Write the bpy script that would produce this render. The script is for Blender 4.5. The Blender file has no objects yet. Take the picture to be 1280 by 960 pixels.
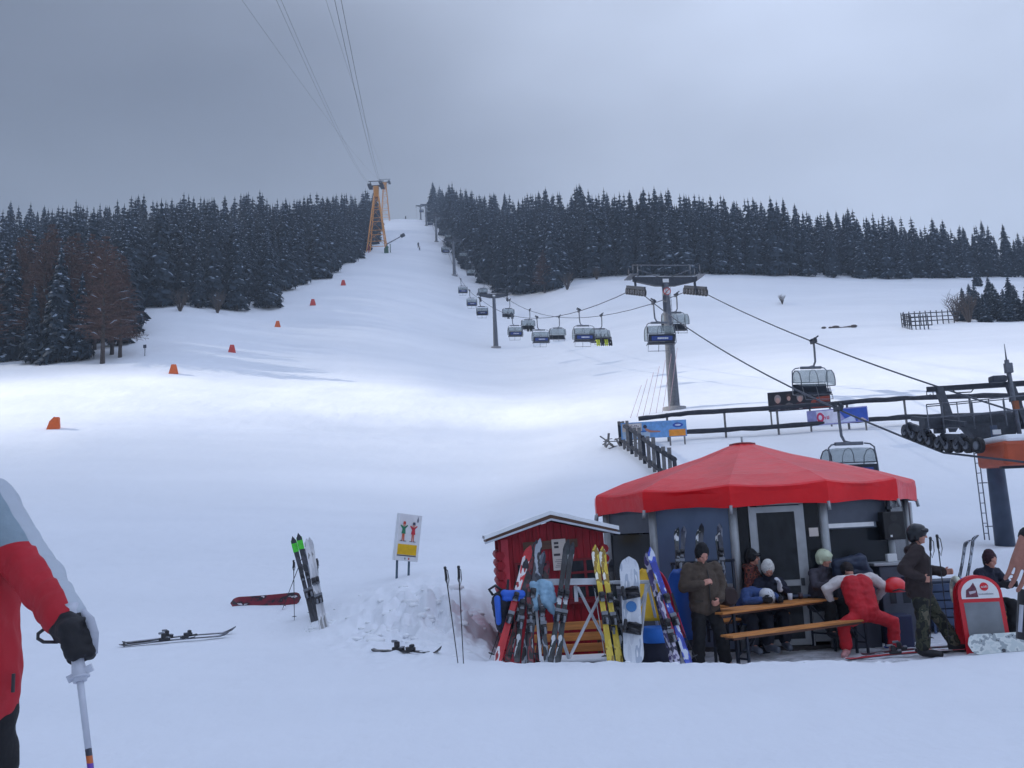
import bpy, bmesh, math, random
import numpy as np
from mathutils import Vector, Matrix, noise
random.seed(7); np.random.seed(7)
R = math.radians
SC = bpy.context.scene
COL = SC.collection
S2 = bpy.data.scenes.new('workbench')        # scratch scene, removed at the end

# ------------------------------------------------------------------ camera
F = 1150.0; PITCH = math.atan(185/1150); ROLL = R(-2.6); CAMZ = 1.7
def ray(px, py):
    a = (px-640)/F; b = (480-py)/F
    c, s = math.cos(ROLL), math.sin(ROLL)
    # roll: picture turned counter-clockwise (camera turned clockwise)
    x = a*c - b*s; y = a*s + b*c
    return Vector((x, math.cos(PITCH)-y*math.sin(PITCH), math.sin(PITCH)+y*math.cos(PITCH)))
# the centre of the picture keeps its pixel; horizon passes (640,665)
def P(px, py, d):
    r = ray(px, py); k = d/r.y
    return Vector((r.x*k, d, CAMZ+r.z*k))
cam = bpy.data.cameras.new('camera'); cam_o = bpy.data.objects.new('camera', cam); COL.objects.link(cam_o)
cam.sensor_width = 36; cam.lens = 36*F/1280; cam.clip_end = 20000; cam.clip_start = 0.05
fw = ray(640, 480).normalized(); rt = (ray(740, 480)-ray(640, 480)).normalized(); up = (ray(640, 380)-ray(640, 480)).normalized()
M = Matrix((rt, up, -fw)).transposed().to_4x4(); M.translation = (0, 0, CAMZ)
cam_o.matrix_world = M
SC.camera = cam_o

# ------------------------------------------------------------------ materials
def nt(name):
    m = bpy.data.materials.new(name); m.use_nodes = True
    return m, m.node_tree.nodes, m.node_tree.links, m.node_tree.nodes['Principled BSDF']
_M = {}
def mat(name, col, rough=.6, metal=0., var=.12, scale=6., bump=.0, bscale=40., spec=.5, coat=0.):
    """one procedural material: base colour broken up by noise, optional bump"""
    if name in _M: return _M[name]
    m, N, L, B = nt(name)
    tc = N.new('ShaderNodeTexCoord')
    n = N.new('ShaderNodeTexNoise'); n.inputs['Scale'].default_value = scale; n.inputs['Detail'].default_value = 5
    L.new(tc.outputs['Object'], n.inputs['Vector'])
    r = N.new('ShaderNodeValToRGB')
    r.color_ramp.elements[0].position = .3; r.color_ramp.elements[1].position = .7
    r.color_ramp.elements[0].color = (*[max(0, c*(1-var)) for c in col], 1)
    r.color_ramp.elements[1].color = (*[min(1, c*(1+var)) for c in col], 1)
    L.new(n.outputs['Fac'], r.inputs['Fac']); L.new(r.outputs['Color'], B.inputs['Base Color'])
    B.inputs['Roughness'].default_value = rough; B.inputs['Metallic'].default_value = metal
    B.inputs['Specular IOR Level'].default_value = spec
    if coat: B.inputs['Coat Weight'].default_value = coat
    if bump:
        n2 = N.new('ShaderNodeTexNoise'); n2.inputs['Scale'].default_value = bscale; n2.inputs['Detail'].default_value = 6
        L.new(tc.outputs['Object'], n2.inputs['Vector'])
        b = N.new('ShaderNodeBump'); b.inputs['Strength'].default_value = bump; b.inputs['Distance'].default_value = .02
        L.new(n2.outputs['Fac'], b.inputs['Height']); L.new(b.outputs['Normal'], B.inputs['Normal'])
    _M[name] = m
    return m
def srgb(r, g, b):
    return tuple(((c/255)/12.92 if c/255 <= .04045 else ((c/255+.055)/1.055)**2.4) for c in (r, g, b))

# ------------------------------------------------------------------ mesh helpers
def frame_to(d, upv=Vector((0, 0, 1))):
    d = Vector(d).normalized()
    if abs(d.dot(upv)) > .99: upv = Vector((0, 1, 0))
    x = upv.cross(d).normalized(); y = d.cross(x)
    return Matrix((x, y, d)).transposed()          # columns x,y,d
class MB:
    def __init__(s): s.v = []; s.f = []; s.m = []; s.sm = []
    def add(s, vs, fs, mi=0, smooth=False, M=None):
        o = len(s.v)
        s.v += [tuple(M @ Vector(v)) if M is not None else tuple(v) for v in vs]
        for f in fs: s.f.append([i+o for i in f]); s.m.append(mi); s.sm.append(smooth)
        return s
    def box(s, c, size, mi=0, M=None, bev=0.):
        bm = bmesh.new(); bmesh.ops.create_cube(bm, size=1)
        for v in bm.verts: v.co = Vector((v.co.x*size[0], v.co.y*size[1], v.co.z*size[2]))
        if bev: bmesh.ops.bevel(bm, geom=bm.edges[:], offset=min(bev, min(size)*.45), segments=2, affect='EDGES', profile=.5)
        T = Matrix.Translation(Vector(c))
        if M is not None: T = M @ T
        bm.verts.index_update()
        s.add([v.co for v in bm.verts], [[v.index for v in f.verts] for f in bm.faces], mi, False, T); bm.free(); return s
    def beam(s, a, b, w, h, mi=0, upv=Vector((0, 0, 1)), bev=0.):
        a = Vector(a); b = Vector(b); T = frame_to(b-a, upv).to_4x4(); T.translation = (a+b)/2
        return s.box((0, 0, 0), (w, h, (b-a).length), mi, T, bev)
    def tube(s, pts, r, n=8, mi=0, cap=True, smooth=True):
        pts = [Vector(p) for p in pts]; k = len(pts)
        rs = r if isinstance(r, (list, tuple)) else [r]*k
        vs = []; fr = None
        for i, p in enumerate(pts):
            d = (pts[min(i+1, k-1)]-pts[max(i-1, 0)])
            if d.length < 1e-9: d = Vector((0, 0, 1))
            d.normalize()
            if fr is None: fr = frame_to(d)
            else:
                x = fr.col[0]-d*fr.col[0].dot(d); x.normalize(); fr = Matrix((x, d.cross(x), d)).transposed()
            for j in range(n):
                t = 2*math.pi*j/n
                vs.append(p+(fr.col[0]*math.cos(t)+fr.col[1]*math.sin(t))*rs[i])
        fs = [[i*n+j, i*n+(j+1) % n, (i+1)*n+(j+1) % n, (i+1)*n+j] for i in range(k-1) for j in range(n)]
        s.add(vs, fs, mi, smooth)
        if cap: s.add(vs[:n], [list(range(n))[::-1]], mi); s.add(vs[-n:], [list(range(n))], mi)
        return s
    def prism(s, poly, t, mi=0, M=None, bot=None):
        """outline in local x,z, thickness t along y (centred)"""
        n = len(poly)
        vs = [(x, -t/2, z) for x, z in poly]+[(x, t/2, z) for x, z in poly]
        fs = [list(range(n)), list(range(2*n-1, n-1, -1))]
        fs += [[i, n+i, n+(i+1) % n, (i+1) % n] for i in range(n)]
        return s.add(vs, fs, mi, False, M)
    def sphere(s, c, r, mi=0, n=12, sc=(1, 1, 1), M=None):
        vs = []; k = max(4, n//2+1)
        for i in range(k+1):
            th = math.pi*i/k
            for j in range(n):
                ph = 2*math.pi*j/n
                vs.append(Vector(c)+Vector((r*sc[0]*math.sin(th)*math.cos(ph), r*sc[1]*math.sin(th)*math.sin(ph), r*sc[2]*math.cos(th))))
        fs = [[i*n+j, (i+1)*n+j, (i+1)*n+(j+1) % n, i*n+(j+1) % n] for i in range(k) for j in range(n)]
        return s.add(vs, fs, mi, True, M)
    def cap(s, a, b, ra, rb, n=14):
        """tapered capsule for later voxel union"""
        a = Vector(a); b = Vector(b); s.sphere(a, ra, n=n); s.sphere(b, rb, n=n)
        if (b-a).length > 1e-5: s.tube([a, b], [ra, rb], n)
        return s
    def mesh(s, name):
        me = bpy.data.meshes.new(name); me.from_pydata(s.v, [], s.f)
        me.polygons.foreach_set('material_index', s.m); me.polygons.foreach_set('use_smooth', s.sm)
        me.update(); return me
    def build(s, name, mats, parent=None, loc=None):
        me = s.mesh(name)
        bm = bmesh.new(); bm.from_mesh(me); bmesh.ops.remove_doubles(bm, verts=bm.verts, dist=1e-6)
        bmesh.ops.recalc_face_normals(bm, faces=bm.faces); bm.to_mesh(me); bm.free()
        for m in (mats if isinstance(mats, (list, tuple)) else [mats]): me.materials.append(m)
        return link(name, me, parent, loc)
def link(name, me, parent=None, loc=None):
    o = bpy.data.objects.new(name, me); COL.objects.link(o)
    if parent is not None: o.parent = parent
    if loc is not None: o.location = loc
    return o
def tag(o, label, cat, group=None):
    o['label'] = label; o['category'] = cat
    if group: o['group'] = group
    return o
def thing(name, label, cat, loc=(0, 0, 0), rz=0., group=None):
    o = bpy.data.objects.new(name, None); COL.objects.link(o); o.empty_display_size = .2
    o.location = loc; o.rotation_euler = (0, 0, rz)
    return tag(o, label, cat, group)
def kids(o): return [c for c in bpy.data.objects if c.parent == o]
def dup(o, label=None, group=None, parent=None, tree=None):
    """copy of a thing with copies of its parts and sub-parts"""
    c = o.copy(); COL.objects.link(c)
    if parent is not None: c.parent = parent
    if label: c['label'] = label
    if group: c['group'] = group
    for ch in (tree[o.name] if tree and o.name in tree else kids(o)): dup(ch, parent=c, tree=tree)
    return c
def structure(o): o['kind'] = 'structure'; return o
def stuff(o): o['kind'] = 'stuff'; return o
def remesh(mb, voxel, smooth=4):
    """voxel union of everything in mb -> one continuous smooth mesh"""
    me = mb.mesh('tmp'); o = bpy.data.objects.new('tmp', me); S2.collection.objects.link(o)
    r = o.modifiers.new('r', 'REMESH'); r.mode = 'VOXEL'; r.voxel_size = voxel; r.use_smooth_shade = True
    if smooth:
        q = o.modifiers.new('s', 'SMOOTH'); q.iterations = smooth; q.factor = .5
    S2.view_layers[0].update(); dg = S2.view_layers[0].depsgraph
    out = bpy.data.meshes.new_from_object(o.evaluated_get(dg))
    bpy.data.objects.remove(o); bpy.data.meshes.remove(me)
    out.materials.clear()
    out.polygons.foreach_set('use_smooth', [True]*len(out.polygons))
    return out
def coords(me):
    n = len(me.vertices); co = np.empty(n*3, np.float32); no = np.empty(n*3, np.float32)
    me.vertices.foreach_get('co', co); me.vertex_normals.foreach_get('vector', no)
    return co.reshape(-1, 3), no.reshape(-1, 3)
def remeshed(mb, voxel, name, m, parent=None, smooth=4, wrinkle=0., wscale=8.):
    me = remesh(mb, voxel, smooth); me.name = name; me.materials.append(m)
    if wrinkle:
        co, no = coords(me)
        for i in range(len(co)):
            x, y, z = (co[i]*wscale).tolist()
            co[i] += no[i]*wrinkle*(noise.noise((x, y, z*1.8))+.6*noise.noise((x*2.3, y*2.3, z*2.3)))
        me.vertices.foreach_set('co', co.ravel()); me.update()
    return link(name, me, parent)

# ------------------------------------------------------------------ terrain from control columns
Zf = lambda z: ('z', z)
NEAR = [(2.5, Zf(0)), (6.5, Zf(0))]
COLS = {
 -300: [(12.3, Zf(.15)), (17, Zf(.3)), (24, 722), (40, 640), (57, 556), (75, 500), (88, 470), (95, 466), (110, 448), (140, 405), (180, 362), (220, 338), (300, 322), (400, 330)],
 0:   [(12.3, Zf(.1)), (17, Zf(.22)), (24, 722), (40, 632), (57, 545), (75, 490), (88, 463), (95, 459), (110, 440), (140, 398), (180, 362), (220, 335), (300, 318), (400, 325)],
 200: [(12.3, Zf(.08)), (17, Zf(.16)), (24, 722), (40, 630), (57, 545), (85, 468), (105, 430), (137, 384), (165, 365), (220, 322), (260, 314), (400, 322)],
 350: [(12.3, Zf(.06)), (17, Zf(.1)), (20, 750), (24, 722), (40, 632), (57, 548), (85, 482), (105, 442), (140, 402), (170, 360), (200, 342), (230, 322), (260, 312), (400, 318)],
 450: [(12.3, Zf(.05)), (15.5, Zf(.2)), (18, 742), (24, 714), (40, 637), (57, 552), (85, 488), (105, 450), (140, 405), (170, 362), (210, 335), (255, 316), (330, 293), (410, 276), (440, 275), (520, 287)],
 540: [(12.3, Zf(.05)), (14.2, Zf(.16)), (18, 722), (24, 704), (40, 640), (57, 554), (85, 492), (115, 450), (142, 420), (170, 378), (210, 345), (255, 316), (330, 290), (410, 275), (440, 274), (520, 286)],
 600: [(12.4, Zf(.045)), (13.1, Zf(-.05)), (15.5, Zf(.05)), (18, 735), (22, 712), (28, 682), (40, 640), (57, 558), (90, 495), (142, 436), (170, 402), (200, 370), (240, 342), (300, 313), (370, 288), (450, 284), (520, 290)],
 640: [(12.4, Zf(.02)), (13, Zf(-.38)), (18.5, Zf(-.36)), (22, 712), (28, 672), (40, 628), (57, 560), (90, 495), (142, 438), (170, 405), (198, 374), (240, 340), (300, 307), (370, 285), (450, 284)],
 720: [(12.4, Zf(-.01)), (13, Zf(-.38)), (18.5, Zf(-.36)), (23, 705), (30, 660), (40, 605), (62, 535), (90, 485), (142, 420), (190, 352), (225, 330), (280, 302), (330, 290), (400, 294)],
 850: [(12.4, Zf(-.07)), (13, Zf(-.38)), (21.5, Zf(-.36)), (26, 690), (33, 650), (40, 600), (48, 557), (54, 534), (62, 515), (95, 455), (140, 398), (170, 360), (187, 343), (225, 326), (300, 312), (400, 318)],
 1000: [(12.4, Zf(-.13)), (13, Zf(-.38)), (21.5, Zf(-.36)), (26, 690), (33, 650), (40, 600), (48, 545), (54, 522), (62, 497), (95, 440), (135, 400), (165, 368), (187, 347), (225, 332), (300, 322), (400, 330)],
 1110: [(12.4, Zf(-.2)), (13.2, Zf(-.34)), (21.5, Zf(-.34)), (26, 692), (33, 650), (40, 598), (48, 535), (54, 512), (62, 486), (95, 434), (135, 400), (165, 366), (190, 347), (225, 336), (300, 328), (400, 336)],
 1280: [(12.4, Zf(-.22)), (18.6, Zf(-.27)), (19.6, 684), (28, 684), (34, 640), (40, 590), (48, 523), (58, 488), (80, 440), (110, 410), (130, 399), (160, 372), (195, 347), (225, 340), (300, 335), (400, 345)],
 1580: [(12.4, Zf(-.2)), (18.6, Zf(-.2)), (19.6, 665), (28, 668), (34, 620), (40, 575), (48, 508), (58, 472), (80, 425), (110, 396), (130, 385), (160, 362), (195, 342), (225, 336), (300, 335), (400, 345)],
}
DS = np.concatenate([np.linspace(2.5, 11.5, 25), np.linspace(11.6, 15, 69), np.linspace(15.1, 26, 90), np.linspace(26.3, 60, 130), np.linspace(60.6, 150, 130), np.linspace(151, 560, 150)])
US = np.concatenate([np.linspace(-1.3, -.66, 24)[:-1], np.linspace(-.66, .66, 560), np.linspace(.66, 1.3, 24)[1:]])
def smooth_interp(x, xp, fp):
    """monotone cubic through the columns"""
    h = np.diff(xp); dl = np.diff(fp)/h; m = np.zeros_like(fp)
    for k in range(1, len(fp)-1):
        if dl[k-1]*dl[k] > 0:
            w1 = 2*h[k]+h[k-1]; w2 = h[k]+2*h[k-1]; m[k] = (w1+w2)/(w1/dl[k-1]+w2/dl[k])
    i = np.clip(np.searchsorted(xp, x)-1, 0, len(h)-1); t = np.clip((x-xp[i])/h[i], 0, 1)
    return (fp[i]*(1+2*t)*(1-t)**2+h[i]*m[i]*t*(1-t)**2+fp[i+1]*t*t*(3-2*t)+h[i]*m[i+1]*t*t*(t-1))
def build_grid():
    cu = []; cz = []
    for px in sorted(COLS):
        ds = []; us = []; zs = []
        for d, q in NEAR+COLS[px]:
            if isinstance(q, tuple):
                # lateral place of a ground point of that pixel column
                u = P(px, 700, d).x/d; z = q[1]
            else:
                p = P(px, q, d); u = p.x/d; z = p.z
            ds.append(d); us.append(u); zs.append(z)
        ds.append(700); us.append(us[-1]); zs.append(zs[-1]-10)
        cu.append(np.interp(DS, ds, us))
        # monotone smooth profile (pchip-like: linear then blurred)
        cz.append(np.interp(DS, ds, zs))
    cu = np.array(cu); cz = np.array(cz)
    Z = np.zeros((len(DS), len(US)))
    for i in range(len(DS)):
        Z[i] = smooth_interp(US, cu[:, i], cz[:, i])
    # soften creases, less near the patio
    for it in range(10):
        w = np.clip((DS-16)/14, 0.03, 1)[:, None]*.5
        Zs = Z.copy(); Zs[1:-1] = (Z[:-2]+2*Z[1:-1]+Z[2:])/4; Z = Z*(1-w)+Zs*w
        Zs = Z.copy(); Zs[:, 1:-1] = (Z[:, :-2]+2*Z[:, 1:-1]+Z[:, 2:])/4; Z = Z*(1-w)+Zs*w
    Zs = Z.copy()
    for it in range(260):
        Zs[:, 1:-1] = (Zs[:, :-2]+2*Zs[:, 1:-1]+Zs[:, 2:])/4
    w = np.clip((DS-30)/20, 0, 1)[:, None]; Z = Z*(1-w)+Zs*w
    # snow relief
    for i, d in enumerate(DS):
        for j, u in enumerate(US):
            x = u*d; px = 640+u*F
            a = .022*noise.noise(Vector((x*.9, d*.9, 0)))+.010*noise.noise(Vector((x*2.6, d*2.0, 11)))+.05*noise.noise(Vector((x*.23, d*.23, 3)))*min(1, d/15)
            if d > 30: a += min(1, (d-30)/40)*(.35*noise.noise(Vector((x*.05, d*.05, 9)))+.10*noise.noise(Vector((x*.25, d*.25, 5))))
            if 45 < d < 95: a += math.exp(-((d-66)/14)**2)*(.04*noise.noise(Vector((x*.7, d*.5, 13)))+.018*noise.noise(Vector((x*1.8, d*1.1, 14))))
            # lumpy bank beside the hut and the snow edge before the patio
            bk = math.exp(-((px-525)/85)**2)*math.exp(-((d-15.6)/2.0)**2)
            if bk > .02:
                a += bk*(.30*noise.noise(Vector((x*2.4, d*2.4, 1)))+.22*noise.noise(Vector((x*6, d*6, 2)))+.08*noise.noise(Vector((x*14, d*14, 4))))
            lp = math.exp(-((d-12.45)/.35)**2)*(1 if 590 < px < 1110 else .2)
            if lp > .02: a += lp*(.018*noise.noise(Vector((x*4, d*4, 6)))+.015*noise.noise(Vector((x*13, d*9, 7))))
            if 13 < d < 21 and 640 < px < 1300: a += .02*noise.noise(Vector((x*5, d*5, 8)))+.012*noise.noise(Vector((x*13, d*13, 8)))
            Z[i, j] += a*min(1, max(0, (d-2.5)/3))+.42*math.exp(-((x+2.1)**2+(d-2.95)**2)/1.3)
    return Z
ZG = build_grid()
def H(x, y):
    """ground height"""
    if y < 2.5: return 0.
    u = min(max(x/y, US[0]), US[-1]); y = min(y, DS[-1])
    i = min(max(np.searchsorted(DS, y)-1, 0), len(DS)-2); j = min(max(np.searchsorted(US, u)-1, 0), len(US)-2)
    a = (y-DS[i])/(DS[i+1]-DS[i]); b = (u-US[j])/(US[j+1]-US[j])
    return float((ZG[i, j]*(1-b)+ZG[i, j+1]*b)*(1-a)+(ZG[i+1, j]*(1-b)+ZG[i+1, j+1]*b)*a)
def G(px, d, py=None, dz=0.):
    """ground point at distance d in the direction of pixel column px (at the height of the ground there)"""
    py = 700 if py is None else py
    for _ in range(4):
        p = P(px, py, d); z = H(p.x, d)
        # picture row of that ground point, to keep the column right under the roll
        v = Vector((p.x, d, z-CAMZ)); q = M.to_3x3().transposed() @ v
        py = 480-F*q.y/(-q.z)
    return Vector((p.x, d, z+dz))
def proj(p):
    q = M.to_3x3().transposed() @ (Vector(p)-Vector((0, 0, CAMZ)))
    return 640+F*q.x/(-q.z), 480-F*q.y/(-q.z)
def hit(px, py, lo=5., hi=440.):
    """ground point seen at a pixel"""
    d = lo; st = .2
    while d < hi:
        p = P(px, py, d)
        if H(p.x, p.y) >= p.z: return Vector((p.x, p.y, H(p.x, p.y)))
        d *= 1.004
    p = P(px, py, hi); return Vector((p.x, p.y, H(p.x, p.y)))

def snow_material():
    m, N, L, B = nt('snow')
    tc = N.new('ShaderNodeNewGeometry')
    B.inputs['Roughness'].default_value = .75; B.inputs['Specular IOR Level'].default_value = .25
    n1 = N.new('ShaderNodeTexNoise'); n1.inputs['Scale'].default_value = .09; n1.inputs['Detail'].default_value = 6; n1.inputs['Roughness'].default_value = .6
    mp = N.new('ShaderNodeMapping'); mp.inputs['Scale'].default_value = (.35, 1.2, 1)      # groomed streaks run across the fall line
    L.new(tc.outputs['Position'], mp.inputs['Vector']); L.new(mp.outputs['Vector'], n1.inputs['Vector'])
    r = N.new('ShaderNodeValToRGB'); r.color_ramp.elements[0].position = .3; r.color_ramp.elements[1].position = .7
    r.color_ramp.elements[0].color = (.72, .75, .80, 1); r.color_ramp.elements[1].color = (.82, .842, .885, 1)
    L.new(n1.outputs['Fac'], r.inputs['Fac'])
    # trodden dirty snow near patio: dirt specks (a stain with its own shape)
    sx = N.new('ShaderNodeSeparateXYZ'); L.new(tc.outputs['Position'], sx.inputs['Vector'])
    def band(sock, a, b, soft):
        m1 = N.new('ShaderNodeMapRange'); m1.inputs['From Min'].default_value = a-soft; m1.inputs['From Max'].default_value = a+soft; L.new(sock, m1.inputs['Value'])
        m2 = N.new('ShaderNodeMapRange'); m2.inputs['From Min'].default_value = b-soft; m2.inputs['From Max'].default_value = b+soft; m2.inputs['To Min'].default_value = 1; m2.inputs['To Max'].default_value = 0; L.new(sock, m2.inputs['Value'])
        q = N.new('ShaderNodeMath'); q.operation = 'MULTIPLY'; L.new(m1.outputs[0], q.inputs[0]); L.new(m2.outputs[0], q.inputs[1]); return q.outputs[0]
    q = N.new('ShaderNodeMath'); q.operation = 'MULTIPLY'; L.new(band(sx.outputs['X'], .2, 6.6, .5), q.inputs[0]); L.new(band(sx.outputs['Y'], 13.0, 20, .4), q.inputs[1])
    nd = N.new('ShaderNodeTexNoise'); nd.inputs['Scale'].default_value = 3.2; nd.inputs['Detail'].default_value = 8; nd.inputs['Roughness'].default_value = .7; L.new(tc.outputs['Position'], nd.inputs['Vector'])
    rd = N.new('ShaderNodeValToRGB'); rd.color_ramp.elements[0].position = .42; rd.color_ramp.elements[1].position = .66; L.new(nd.outputs['Fac'], rd.inputs['Fac'])
    q2 = N.new('ShaderNodeMath'); q2.operation = 'MULTIPLY'; L.new(q.outputs[0], q2.inputs[0]); L.new(rd.outputs['Color'], q2.inputs[1])
    q3 = N.new('ShaderNodeMath'); q3.operation = 'MULTIPLY'; q3.inputs[1].default_value = .8; L.new(q2.outputs[0], q3.inputs[0])
    mx = N.new('ShaderNodeMix'); mx.data_type = 'RGBA'; L.new(q3.outputs[0], mx.inputs['Factor']); L.new(r.outputs['Color'], mx.inputs['A']); mx.inputs['B'].default_value = (.30, .31, .33, 1)
    # pinkish stain on the bank left of the hut
    d = N.new('ShaderNodeVectorMath'); d.operation = 'DISTANCE'; L.new(tc.outputs['Position'], d.inputs[0]); d.inputs[1].default_value = tuple(hit(598, 770, 12.6))
    md = N.new('ShaderNodeMapRange'); md.inputs['From Min'].default_value = .7; md.inputs['From Max'].default_value = .1; L.new(d.outputs['Value'], md.inputs['Value'])
    q4 = N.new('ShaderNodeMath'); q4.operation = 'MULTIPLY'; L.new(md.outputs[0], q4.inputs[0]); L.new(rd.outputs['Color'], q4.inputs[1])
    mx2 = N.new('ShaderNodeMix'); mx2.data_type = 'RGBA'; L.new(q4.outputs[0], mx2.inputs['Factor']); L.new(mx.outputs['Result'], mx2.inputs['A']); mx2.inputs['B'].default_value = (.62, .40, .44, 1)
    L.new(mx2.outputs['Result'], B.inputs['Base Color'])
    # fine relief
    n2 = N.new('ShaderNodeTexNoise'); n2.inputs['Scale'].default_value = 1.3; n2.inputs['Detail'].default_value = 9; n2.inputs['Roughness'].default_value = .62
    L.new(tc.outputs['Position'], n2.inputs['Vector'])
    mp3 = N.new('ShaderNodeMapping'); mp3.inputs['Rotation'].default_value = (0, 0, R(16)); mp3.inputs['Scale'].default_value = (1.4, .07, 1)
    L.new(tc.outputs['Position'], mp3.inputs['Vector'])
    n3 = N.new('ShaderNodeTexNoise'); n3.inputs['Scale'].default_value = .9; n3.inputs['Detail'].default_value = 7; L.new(mp3.outputs['Vector'], n3.inputs['Vector'])
    ad = N.new('ShaderNodeMath'); ad.operation = 'MULTIPLY_ADD'; L.new(n3.outputs['Fac'], ad.inputs[0]); ad.inputs[1].default_value = .6; L.new(n2.outputs['Fac'], ad.inputs[2])
    bp = N.new('ShaderNodeBump'); bp.inputs['Strength'].default_value = .35; bp.inputs['Distance'].default_value = .14
    L.new(ad.outputs[0], bp.inputs['Height']); L.new(bp.outputs['Normal'], B.inputs['Normal'])
    return m
SNOW = snow_material()
def build_terrain():
    nd, nu = len(DS), len(US)
    D, U = np.meshgrid(DS, US, indexing='ij')
    V = np.stack([U*D, D, ZG], -1).reshape(-1, 3)
    ii, jj = np.meshgrid(np.arange(nd-1), np.arange(nu-1), indexing='ij')
    a = (ii*nu+jj).ravel(); Fq = np.stack([a, a+1, a+nu+1, a+nu], -1)
    verts = V.tolist(); faces = Fq.tolist()
    # the rest of the sheet: the near wedge, behind the camera, both sides, and the far ground
    o = len(verts)
    near = list(range(nu)); far = list(range((nd-1)*nu, nd*nu)); lf = [i*nu for i in range(nd)]; rg = [i*nu+nu-1 for i in range(nd)]
    def add(p): verts.append(p); return len(verts)-1
    bl = add((-900, -300, -1)); br = add((900, -300, -1))
    nb = [add((verts[i][0]*1.0, -20, 0)) for i in near]
    for k in range(nu-1): faces.append([nb[k], nb[k+1], near[k+1], near[k]])
    lo = [add((-900-verts[i][1]*.3, verts[i][1]-20, verts[i][2]*1.0)) for i in lf]; ro = [add((900+verts[i][1]*.3, verts[i][1]-20, verts[i][2])) for i in rg]
    for k in range(nd-1):
        faces.append([lf[k], lf[k+1], lo[k+1], lo[k]]); faces.append([rg[k+1], rg[k], ro[k], ro[k+1]])
    faces.append([nb[0], near[0], lo[0]]); faces.append([near[-1], nb[-1], ro[0]])
    faces.append([bl, nb[0], lo[0]]); faces.append([nb[-1], br, ro[0]])
    faces.append([bl, br]+nb[::-1])
    fo = [add((verts[i][0]*4, 2400, 40)) for i in far]
    for k in range(nu-1): faces.append([far[k], far[k+1], fo[k+1], fo[k]])
    faces.append([far[0], fo[0], lo[-1]]); faces.append([fo[-1], far[-1], ro[-1]])
    me = bpy.data.meshes.new('ground'); me.from_pydata(verts, [], faces)
    bm = bmesh.new(); bm.from_mesh(me); bmesh.ops.recalc_face_normals(bm, faces=bm.faces)
    if sum(f.normal.z for f in bm.faces) < 0: bmesh.ops.reverse_faces(bm, faces=bm.faces)
    bm.to_mesh(me); bm.free()
    me.polygons.foreach_set('use_smooth', [True]*len(me.polygons)); me.materials.append(SNOW)
    structure(link('ground', me))
build_terrain()
# ------------------------------------------------------------------ trees
NEEDLE = mat('spruce_needles', (.013, .029, .048), .8, var=.45, scale=1.2)
TSNOW = mat('branch_snow', (.33, .40, .50), .7, var=.12, scale=3)
BARK = mat('spruce_bark', (.045, .036, .032), .9, var=.3, scale=8)
LARCH = mat('larch_twigs', (.088, .044, .034), .85, var=.4, scale=1.5)
LBARK = mat('larch_bark', (.055, .042, .038), .9, var=.3, scale=8)
BUSHM = mat('bare_twigs', (.085, .062, .05), .9, var=.3, scale=5)
def spruce_crown(h, rad, seed, nl, nb, snow, bare=.06):
    """whorls of drooping sprays; every spray is a ragged fan of needles with snow lying on some"""
    rg = random.Random(seed); mb = MB()
    for l in range(nl):
        t = (l+rg.random()*.7)/nl
        z = h*(bare+(.965-bare)*t**.92)
        r = rad*(1-t)**.72*(.85+.26*rg.random())+.06
        k = max(4, int(nb*(1-.5*t)))
        a0 = rg.random()*6.28
        for b in range(k):
            a = a0+6.283*b/k+rg.uniform(-.3, .3); rr = r*rg.uniform(.62, 1.15)
            dr = rg.uniform(.25, .5)*rr*min(1, (1-t)*2.2+.1); lift = (rg.uniform(.02, .2)+.9*max(0, t-.6))*rr
            ca, sa = math.cos(a), math.sin(a); w = rr*rg.uniform(.22, .34)+.08
            def pt(f, s, dz): return (ca*rr*f-sa*s, sa*rr*f+ca*s, z+lift*math.sin(f*3.1)-dr*f*f+dz)
            j = lambda: rg.uniform(-.12, .12)*rr
            # top sheet
            vs = [pt(.04, 0, 0), pt(.45, w*.9, j()-.1*rr), pt(.5, 0, .04), pt(.45, -w*.9, j()-.1*rr), pt(.8, w*.75, j()-.12*rr), pt(1, 0, -.02), pt(.8, -w*.75, j()-.12*rr)]
            mb.add(vs, [[0, 1, 2], [0, 2, 3], [1, 4, 2], [2, 4, 5], [2, 5, 6], [2, 6, 3]], 0)
            # hanging twigs beneath
            for f, s in ((.35, .5), (.62, -.5), (.85, .3), (.7, .75), (.5, -.8)):
                p = Vector(pt(f, w*s, -.02)); q = Vector((j()*.8, j()*.8, -rr*rg.uniform(.22, .42)-.12))
                e = Vector((-sa, ca, 0))*(w*.35)+Vector((ca, sa, 0))*rg.uniform(-.1, .1)*rr
                mb.add([p-e, p+e, p+q], [[0, 1, 2]], 0)
            if rg.random() < snow:
                for _ in range(3):
                    s0 = rg.uniform(.3, .72); ws = w*rg.uniform(.25, .62); cs = rg.uniform(-.4, .4)*w; ln = rg.uniform(.09, .2)
                    vs = [pt(s0, cs, .07), pt(s0+ln*.5, cs+ws, .04), pt(s0+ln*.5, cs, .12), pt(s0+ln*.5, cs-ws, .04), pt(min(1.02, s0+ln), cs+ws*.2, .03)]
                    mb.add(vs, [[0, 1, 2], [0, 2, 3], [1, 4, 2], [2, 4, 3]], 1)
    mb.tube([(0, 0, h*.8), (0, 0, h*.92), (0, 0, h*1.0)], [.2, .10, .01], 5, 0)
    return mb
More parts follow.
